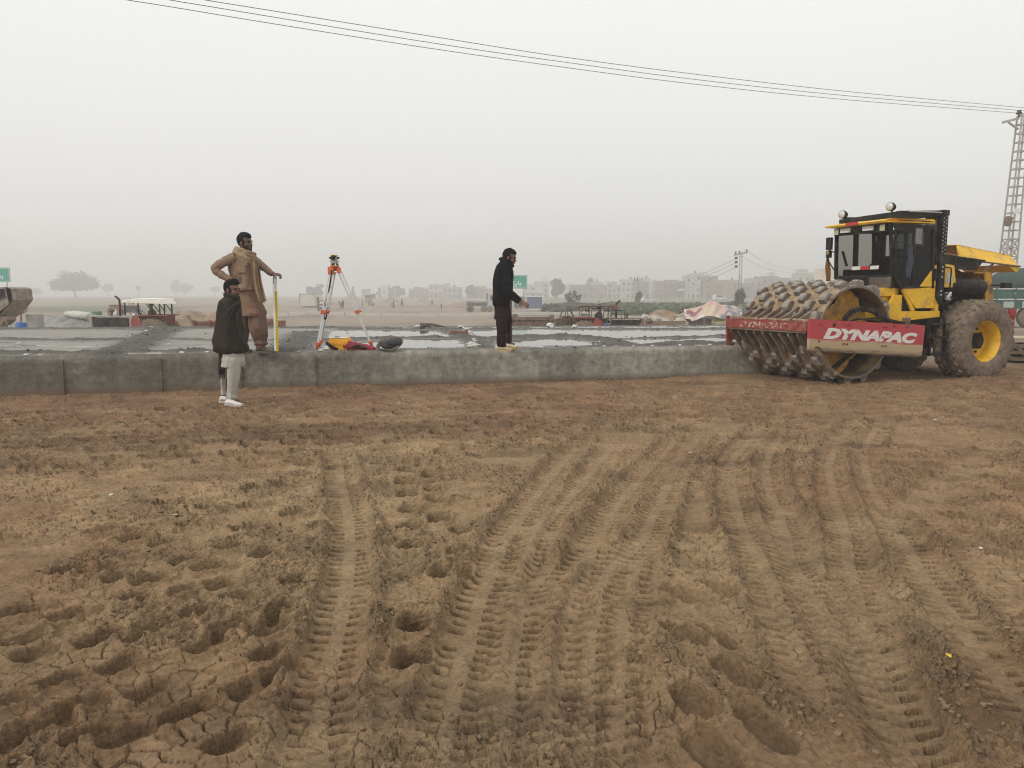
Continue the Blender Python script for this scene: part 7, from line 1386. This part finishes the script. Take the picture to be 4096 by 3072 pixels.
# village
rw = random.Random(5); BRK = [mat('village_brick_%s' % k, c, .9, var=.16, scale=1.2, dirt=tuple(q * .72 for q in c), damt=.3, dscale=.5) for k, c in (('a', (.25, .165, .13)), ('b', (.29, .21, .17)), ('c', (.22, .17, .14)), ('d', (.36, .32, .27)))]
PLS = [mat('village_plaster_%s' % k, c, .9, var=.10, scale=.8, dirt=tuple(q * .75 for q in c), damt=.3, dscale=.4) for k, c in (('a', (.50, .48, .44)), ('b', (.58, .56, .52)), ('c', (.42, .40, .37)))]; CREAM = mat('cream_plaster', (.62, .50, .36), .9, var=.05)
TANKM = mat('blue_grey_tank', (.10, .12, .14), .7)
def house(label, px0, px1, pyt, Y, m, floors=2, nw=3, dep=8, extra='', zoff=0.0):
    xa, xb = at(px0, 1190, Y).x, at(px1, 1190, Y).x; zg = gh((xa + xb) / 2, Y) - .3; zt_ = at((px0 + px1) / 2, pyt, Y).z; H_ = zt_ - zg; T = thing('house', label, 'house', ((xa + xb) / 2, Y, zg), 0, 'village houses in the haze'); w2 = (xb - xa) / 2
    MB().box((0, dep / 2, H_ / 2), (2 * w2, dep, H_)).build('wall', m, T)
    MB().box((0, dep / 2, H_ + .05), (2 * w2 + .3, dep + .3, .14)).build('roof', PLS[2], T)
    mb = MB(); mb.box((0, .1, H_ + .45), (2 * w2, .16, .7)); mb.box((-w2 + .08, dep / 2, H_ + .45), (.16, dep, .7)); mb.box((w2 - .08, dep / 2, H_ + .45), (.16, dep, .7)); mb.build('parapet', m, T)
    for fl in range(floors):
        for k in range(nw):
            if rw.random() < .25: continue
            x = -w2 + 2 * w2 * (k + .5) / nw + rw.uniform(-.2, .2); z = H_ * (fl + .52) / floors; ww, hw = min(1.1, w2 / nw * .9), rw.uniform(1.0, 1.5)
            if fl == 0 and rw.random() < .4: MB().box((x, -.03, 1.3), (ww, .10, 2.4)).build('door', M['winglass'], T); continue
            wn_ = MB().box((x, -.02, z), (ww, .08, hw)).build('window', M['winglass'], T)
            if rw.random() < .5: MB().box((x, -.25, z + hw / 2 + .15), (ww + .5, .55, .10)).build('shade', PLS[1], wn_)
    if 'b' in extra: mb = MB(); mb.box((0, -.6, H_ * .5), (2 * w2, 1.2, .16)); mb.box((0, -1.15, H_ * .5 + .5), (2 * w2, .1, .9)); mb.build('balcony', PLS[1], T)
    if 'r' in extra: MB().box((w2 * rw.uniform(-.5, .5), dep * .4, H_ + 1.4), (w2 * .8, 3, 2.6)).build('roof_room', PLS[rw.randrange(3)], T)
    if 't' in extra: x = w2 * rw.uniform(-.6, .6); MB().tube([(x, 1.2, H_ + .1), (x, 1.2, H_ + 1.5), (x, 1.2, H_ + 1.8), (x, 1.2, H_ + 1.9)], [.6, .65, .4, .2], 14).build('water_tank', TANKM, T)
    if 'w' in extra: x = w2 * rw.uniform(-.4, .6); MB().tube([(x, 1.2, H_ + .1), (x, 1.2, H_ + 1.5), (x, 1.2, H_ + 1.65)], [.6, .62, .35], 14).build('water_tank', M['cleanwhite'], T)
    return T
HS = [(1447, 1474, 1161, 500, 'B2', 1, 1, '', 'small grey box house beyond the excavator'), (1513, 1580, 1156, 450, 'B2', 2, 3, '', 'hazy house carrying a white upper storey'), (1524, 1553, 1145, 448, 'P1', 1, 1, '', 'white upper storey block on the hazy house'),
 (1635, 1719, 1161, 450, 'B1', 2, 4, '', 'long low hazy brick house'), (1656, 1682, 1153, 455, 'B2', 2, 1, '', 'narrow hazy house rising behind the long low brick one'), (1692, 1716, 1153, 458, 'P1', 1, 1, '', 'small white hazy house between brick ones'), (1716, 1771, 1143, 440, 'P2', 3, 3, 'b', 'pale three-storey hazy house with balcony'), (1777, 1797, 1138, 442, 'P0', 3, 1, 'w', 'slim pale tower house with a white tank'), (1770, 1846, 1153, 430, 'B3', 2, 4, 't', 'wide hazy house with blank side right of the slim tower'), (1866, 1942, 1151, 430, 'B2', 2, 3, '', 'hazy house above the flatbed truck'), (1940, 2040, 1160, 425, 'B1', 2, 4, '', 'low hazy house behind the man in black'),
 (2092, 2172, 1144, 410, 'P0', 2, 3, 'b', 'pale house with balcony above the cabin'), (2138, 2196, 1132, 425, 'P2', 3, 2, 'r', 'tall pale house with roof room above the cabin'), (2248, 2290, 1142, 405, 'P1', 2, 2, '', 'white house right of the ivy-clad tree'), (2284, 2372, 1145, 400, 'B2', 2, 4, '', 'long blank brick house left of the round treetops'), (2368, 2436, 1145, 398, 'B1', 2, 3, 'w', 'long brick house under the round treetops'), (2364, 2420, 1134, 420, 'P0', 3, 3, '', 'pale flat-roofed house behind the long brick ones'), (2430, 2468, 1133, 395, 'P2', 3, 2, 'w', 'pale house with a white tank left of the further pole'), (2466, 2500, 1146, 388, 'B3', 2, 2, '', 'low drab house left of the further pole'), (2484, 2540, 1124, 385, 'P0', 3, 3, 'tt', 'pale house with dark roof tanks by the further pole'),
 (2538, 2600, 1131, 380, 'B2', 2, 3, '', 'brick house right behind the further pole'), (2574, 2600, 1118, 395, 'P1', 3, 1, 't', 'small white top-floor house behind the brick one at the pole'), (2600, 2627, 1128, 376, 'P0', 3, 1, 'b', 'narrow pale house with broken balconies'), (2620, 2668, 1130, 372, 'B0', 2, 3, '', 'red brick house with a plain parapet, mid-village'), (2668, 2709, 1126, 370, 'B2', 2, 2, 'w', 'brick house with a white tank, mid-village'), (2707, 2744, 1130, 368, 'B0', 2, 2, 'b', 'brown house with a slanting stair front'), (2742, 2772, 1108, 366, 'P2', 3, 1, '', 'grey narrow house left of the tallest one'), (2763, 2801, 1099, 364, 'P0', 4, 2, 't', 'tallest pale house of the village with a tank'), (2796, 2870, 1110, 375, 'B1', 3, 3, 'r', 'brick house with a roof room right of the tallest one'), (2822, 2898, 1128, 358, 'B0', 2, 4, 'w', 'red brick house with white ground floor and a white tank'), (2896, 2954, 1127, 355, 'B1', 2, 2, 't', 'plain red brick house left of the nearer pole'), (2950, 3006, 1140, 352, 'B2', 2, 2, 'w', 'low brick house at the nearer pole'), (2994, 3050, 1120, 360, 'B3', 2, 2, 't', 'grey-brown house right of the nearer pole'), (3046, 3110, 1112, 356, 'B2', 3, 3, 'r', 'hazy house with roof room above the drum'), (3105, 3160, 1118, 350, 'B0', 2, 2, 'w', 'brown house with white tank above the drum'), (3158, 3200, 1130, 352, 'B1', 2, 2, '', 'low brown house left of the stepped grey one'), (3188, 3286, 1100, 345, 'P2', 3, 4, 'r', 'stepped grey house left of the cream one'), (3283, 3348, 1082, 300, 'CR', 2, 1, '', 'plain cream building showing beside the roller cab'), (3335, 3420, 1096, 320, 'P2', 3, 2, '', 'grey building mostly hidden by the roller cab')]
for (a, b_, t_, Y, mk, fl, nw, ex, lb) in HS: house(lb, a, b_, t_, Y, CREAM if mk == 'CR' else (BRK if mk[0] == 'B' else PLS)[int(mk[1])], fl, nw, 8, ex)
# boundary wall of precast panels
xa, xb = at(2585, 1200, 245).x, at(3080, 1200, 245).x; zg = gh(80, 245); zt_ = at(2800, 1200, 245).z; mb = MB(); mb.box(((xa + xb) / 2, 245, (zt_ + zg) / 2 - .2), (xb - xa, .2, zt_ - zg + .4)); k = 0; x = xa
while x < xb: mb.box((x, 244.85, (zt_ + zg) / 2), (.22, .2, zt_ - zg + .3)); mb.box((x + .75, 244.95, zt_ + .1), (.7, .2, .2)); x += 2.1
[mb.box(((xa + xb) / 2, 244.88, zg + .5 + .55 * q_), (xb - xa, .1, .05)) for q_ in range(3)]
tag(mb.build('boundary_wall', PLS[2]), 'long grey precast boundary wall before the village', 'wall')
for k, (px, py, lb) in enumerate([(2592, 1199, 'white car parked at the left end of the boundary wall'), (2880, 1196, 'white van parked behind the boundary wall by the red brick house')]):
    p = at(px, py, 255); zg = gh(p.x, 255) + (.25 if k == 0 else .6); T = thing('parked_car', lb, 'car' if k == 0 else 'van', (p.x, 255, zg)); MB().prism([(-2.1, 0, .35), (2.1, 0, .35), (2.1, 0, .9), (1.2, 0, 1.0), (.7, 0, 1.5 + .4 * k), (-1.3 - .7 * k, 0, 1.5 + .4 * k), (-2.05, 0, 1.0)], (0, 1.7, 0)).build('car_body', M['cleanwhite'], T, .05); MB().prism([(-1.3, -.02, 1.0), (1.0, -.02, 1.0), (.62, -.02, 1.42 + .3 * k), (-1.1, -.02, 1.42 + .3 * k)], (0, .02, 0)).build('window', M['winglass'], T)
    for x in (-1.3, 1.3): MB().tube([(x, -.05, .33), (x, .2, .33)], .33, 16).build('wheel', TYR, T)
# power poles
def lattice(mb, base, top, w0, w1, n, rung=False, xfrom=0, xto=99):
    base = Vector(base); top = Vector(top); cs_ = [(-1, -1), (1, -1), (1, 1), (-1, 1)]; t_ = max(w0 * .075, .03)
    P = lambda k, t: base.lerp(top, t) + Vector((cs_[k][0], cs_[k][1], 0)) * (w0 + (w1 - w0) * t) / 2
    for k in range(4): mb.bar(P(k, 0), P(k, 1), t_ * 1.3)
    for i in range(n):
        for k in range(4):
            k2 = (k + 1) % 4; a, b_ = i / n, (i + 1) / n
            mb.bar(P(k, b_), P(k2, b_), t_ * (1.0 if rung else .7))
            if xfrom <= i < xto: mb.bar(P(k, a), P(k2, b_), t_ * .6); mb.bar(P(k2, a), P(k, b_), t_ * .6)
INS = mat('dark_insulator', (.05, .035, .03), .5)
GALV = mat('galvanised_lattice', (.36, .335, .31), .6, metal=.1, var=.15)
bp_ = at(4012, 1200, 45.0); bp_.z = gh(bp_.x, 45.0); tp = at(4090, 462, 45.0); tp = Vector((bp_.x + .40, 45.0, tp.z)); PT = thing('pylon', 'tall galvanised lattice pylon rising behind the roller engine', 'pylon', bp_)
mb = MB(); lattice(mb, bp_, tp, .74, .42, 24, True, 0, 10); mb.build('lattice', GALV, PT, world=True)
mb = MB(); q0 = Vector((tp.x - .25, 45, tp.z - .15)); q1 = at(4010, 490, 45.0); mb.bar(q0, q1, .13); mb.bar(Vector((tp.x - .25, 45, tp.z - .75)), q1 + Vector((.35, 0, 0)), .09); mb.build('cross_arm', GALV, PT, world=True)
i0 = at(4072, 475, 45.0); i1 = at(4076, 456, 45.0); mb = MB(); mb.bar(i0, i1, .06); mb.tube([i1, i1 + Vector((0, 0, .08)), i1 + Vector((0, 0, .1)), i1 + Vector((0, 0, .2))], [.16, .16, .10, .12], 12); mb.build('insulator', INS, PT, world=True)
b0 = at(4032, 885, 44.4); mb = MB(); mb.box(b0, (.3, .3, .5), Matrix.Rotation(.2, 3, 'Y')); mb.bar(b0 + Vector((.1, 0, .2)), b0 + Vector((.5, .3, .25)), .05); mb.build('switch_box', M['rust'], PT, world=True)
MB().box(at(4066, 845, 44.3), (.24, .06, .3)).build('plate', M['white'], PT, world=True)
def cable(pts, r_, lb, grp, k=6): o = MB().tube(spline([tuple(p) for p in pts], k), r_, 5).build('power_line', M['rubber']); tag(o, lb, 'power line', grp)
WL = [([(505, 0), (822, 0), (1700, 141), (2248, 227), (2800, 299), (3400, 367), (4096, 431)], 'uppermost of the three power lines crossing the sky'), ([(400, -26), (680, 0), (1700, 167), (2248, 247), (2800, 320), (3400, 384), (4096, 443)], 'middle of the three power lines crossing the sky'), ([(510, 0), (700, 30), (1100, 96), (1700, 190), (2248, 268), (2800, 339), (3400, 400), (4078, 453), (4110, 458)], 'lowest of the three power lines crossing the sky')]
def plan(px):     # the spans run above this straight line on the ground
    u = (px - 2048) / FPX; return 28.8 / (1 - .43 * u) * 1.09
for k, (pp, lb) in enumerate(WL):
    if k < 2: pp = pp[1:]
    P = [at(a, b_, plan(a) + .5 * k) for a, b_ in pp]; ext0 = P[0] + (P[0] - P[1]) * 1.2; ext1 = P[-1] + (P[-1] - P[-2]) * .6; cable([ext0] + P + [ext1], .012, lb, 'power lines across the sky')
def pole(label, px, pyt, Y, w0, w1, n, armx, D_=0, group=None):
    b0 = at(px, 1240, Y); b0.z = gh(b0.x, Y); tp = at(px, pyt, Y); tp.x = b0.x; T = thing('power_pole', label, 'power pole', b0, 0, group); mb = MB(); lattice(mb, b0, tp, w0, w1, n, True, 0, n // 2 + 2); mb.build('lattice', GALV, T, world=True)
    a0 = at(armx[0], armx[1], Y - .2); a1 = at(armx[2], armx[3], Y - .2); MB().bar(a0, a1, .28).build('cross_arm', GALV, T, world=True)
    for t in (.1, .4, .95): q_ = a0.lerp(a1, t); MB().tube([q_, q_ + Vector((0, 0, .25)), q_ + Vector((0, 0, .45)), q_ + Vector((0, 0, .5))], [.07, .13, .13, .05], 8).build('insulator', INS, T, world=True)
    return tp
pole('power pole with a slanting cross arm rising left of the roller drum', 2957, 1011, 119.0, .46, .30, 16, (2937, 1020, 2989, 1010))
for k, py in enumerate((1032, 1048, 1066)): q_ = at(2950, py, 118.6); o = MB().tube([q_, q_ + Vector((-.3, 0, 0)), q_ + Vector((-.42, 0, 0))], [.16, .22, .1], 10).build('side_insulator', INS); tag(o, ['highest', 'middle', 'lowest'][k] + ' side insulator on the pole left of the drum', 'insulator')
pole('further power pole with a level cross arm above the village', 2551, 1103, 165.0, .5, .28, 12, (2535, 1121, 2569, 1120))
for k, (py, p1) in enumerate(((1034, (2590, 1185)), (1050, (2600, 1196)), (1068, (2660, 1190)))): cable([at(2947, py, 118.5), at((2947 + p1[0]) / 2, (py + p1[1]) / 2 + 4, 170), at(*p1, 240)], .026, ['highest', 'middle', 'lowest'][k] + ' of three lines falling left from the nearer pole', 'lines from the nearer pole')
for k, (pp, lb) in enumerate(([(2990, 1005), (3090, 1060), (3240, 1090), (3345, 1100)], 'upper line sagging right from the nearer pole'), ([(2968, 1024), (3080, 1078), (3240, 1100), (3345, 1106)], 'lower line sagging right from the nearer pole')) if False else enumerate([([(2990, 1005), (3090, 1060), (3240, 1090), (3345, 1100)], 'upper line sagging right from the nearer pole'), ([(2968, 1024), (3080, 1078), (3240, 1100), (3345, 1106)], 'lower line sagging right from the nearer pole')]):
    cable([at(a, b_, 118 + (a - 2968) * .35) for a, b_ in pp], .022, lb, 'lines from the nearer pole')
# road signs
GSG = mat('sign_green', (.035, .30, .22), .5, var=.08)
def sign(label, px0, px1, pyt, pyb, Y, txt, sub):
    a, b_ = at(px0, pyt, Y), at(px1, pyb, Y); zg = gh((a.x + b_.x) / 2, Y); T = thing('road_sign', label, 'road sign', ((a.x + b_.x) / 2, Y, zg)); w2, h0, h1 = (b_.x - a.x) / 2, b_.z - zg, a.z - zg
    bd_ = MB().box((0, 0, (h0 + h1) / 2), (2 * w2, .06, h1 - h0)).build('panel', GSG, T); mb = MB(); [mb.box(c, d) for c, d in (((0, -.035, h1 - .08), (2 * w2 - .1, .012, .05)), ((0, -.035, h0 + .08), (2 * w2 - .1, .012, .05)), ((w2 - .07, -.035, (h0 + h1) / 2), (.05, .012, h1 - h0 - .16)), ((-w2 + .07, -.035, (h0 + h1) / 2), (.05, .012, h1 - h0 - .16)))]; mb.build('border', M['white'], bd_)
    try: text_mesh('lettering', txt, (h1 - h0) * .42, M['cleanwhite'], bd_, Matrix.Translation((w2 * .80 - (h1 - h0) * .26 * len(txt), -.036, h0 + (h1 - h0) * .26)) @ Matrix.Rotation(R(90), 4, 'X'), ext=.004, bold=.012, sx=1.25)
    except Exception as e: print('text', e)
    if sub: MB().box((-w2 * .35, -.036, h0 + .22), (w2 * .8, .012, .14)).build('plate', M['white'], bd_)
    for x in (-w2 * .7, w2 * .7): MB().box((x, .08, h1 / 2), (.10, .08, h1)).build('post', GALV, T)
UR = '\uFEE6\uFBFF\uFEDF \uFB8E\uFEAD\uFE8E\uFB58'       # park lane, in visual order
sign('green road sign with white Urdu lettering cut by the left edge', -70, 42, 1070, 1128, 84, UR, True); sign('green road sign with white Urdu lettering behind the man in black', 2020, 2109, 1100, 1154, 92, UR, True)
for k, (px0, px1, pyt, pyb, Y, lb) in enumerate([(842, 881, 1148, 1166, 640, 'faint broad billboard on one post beyond the man in the shawl'), (542, 563, 1144, 1159, 620, 'faint square board on a thin post above the white pipe')]):
    a, b_ = at(px0, pyt, Y), at(px1, pyb, Y); zg = gh(a.x, Y); T = thing('billboard', lb, 'billboard', ((a.x + b_.x) / 2, Y, zg)); MB().box((0, 0, (a.z + b_.z) / 2 - zg), (b_.x - a.x, .3, a.z - b_.z)).build('board', mat('grey_board%d' % k, (.16, .17, .17), .8), T); MB().box((0, .3, (b_.z - zg) / 2), (.6, .5, b_.z - zg)).build('post', GALV, T)
# ================================================================== HAZE: the smog between here and the village
hb = MB(); hb.box((0, 850, 21.5), (3600, 2300, 47.0))
hm = bpy.data.materials.new('haze'); hm.use_nodes = True; n = hm.node_tree.nodes; n.remove(n['Principled BSDF'])
pv = n.new('ShaderNodeVolumePrincipled'); pv.inputs['Color'].default_value = (.93, .93, .92, 1); pv.inputs['Density'].default_value = HAZE; pv.inputs['Anisotropy'].default_value = .25
hm.node_tree.links.new(pv.outputs[0], n['Material Output'].inputs['Volume'])
tag(hb.build('haze', hm), 'pale winter smog filling the air over the fields', 'haze', kind='stuff')
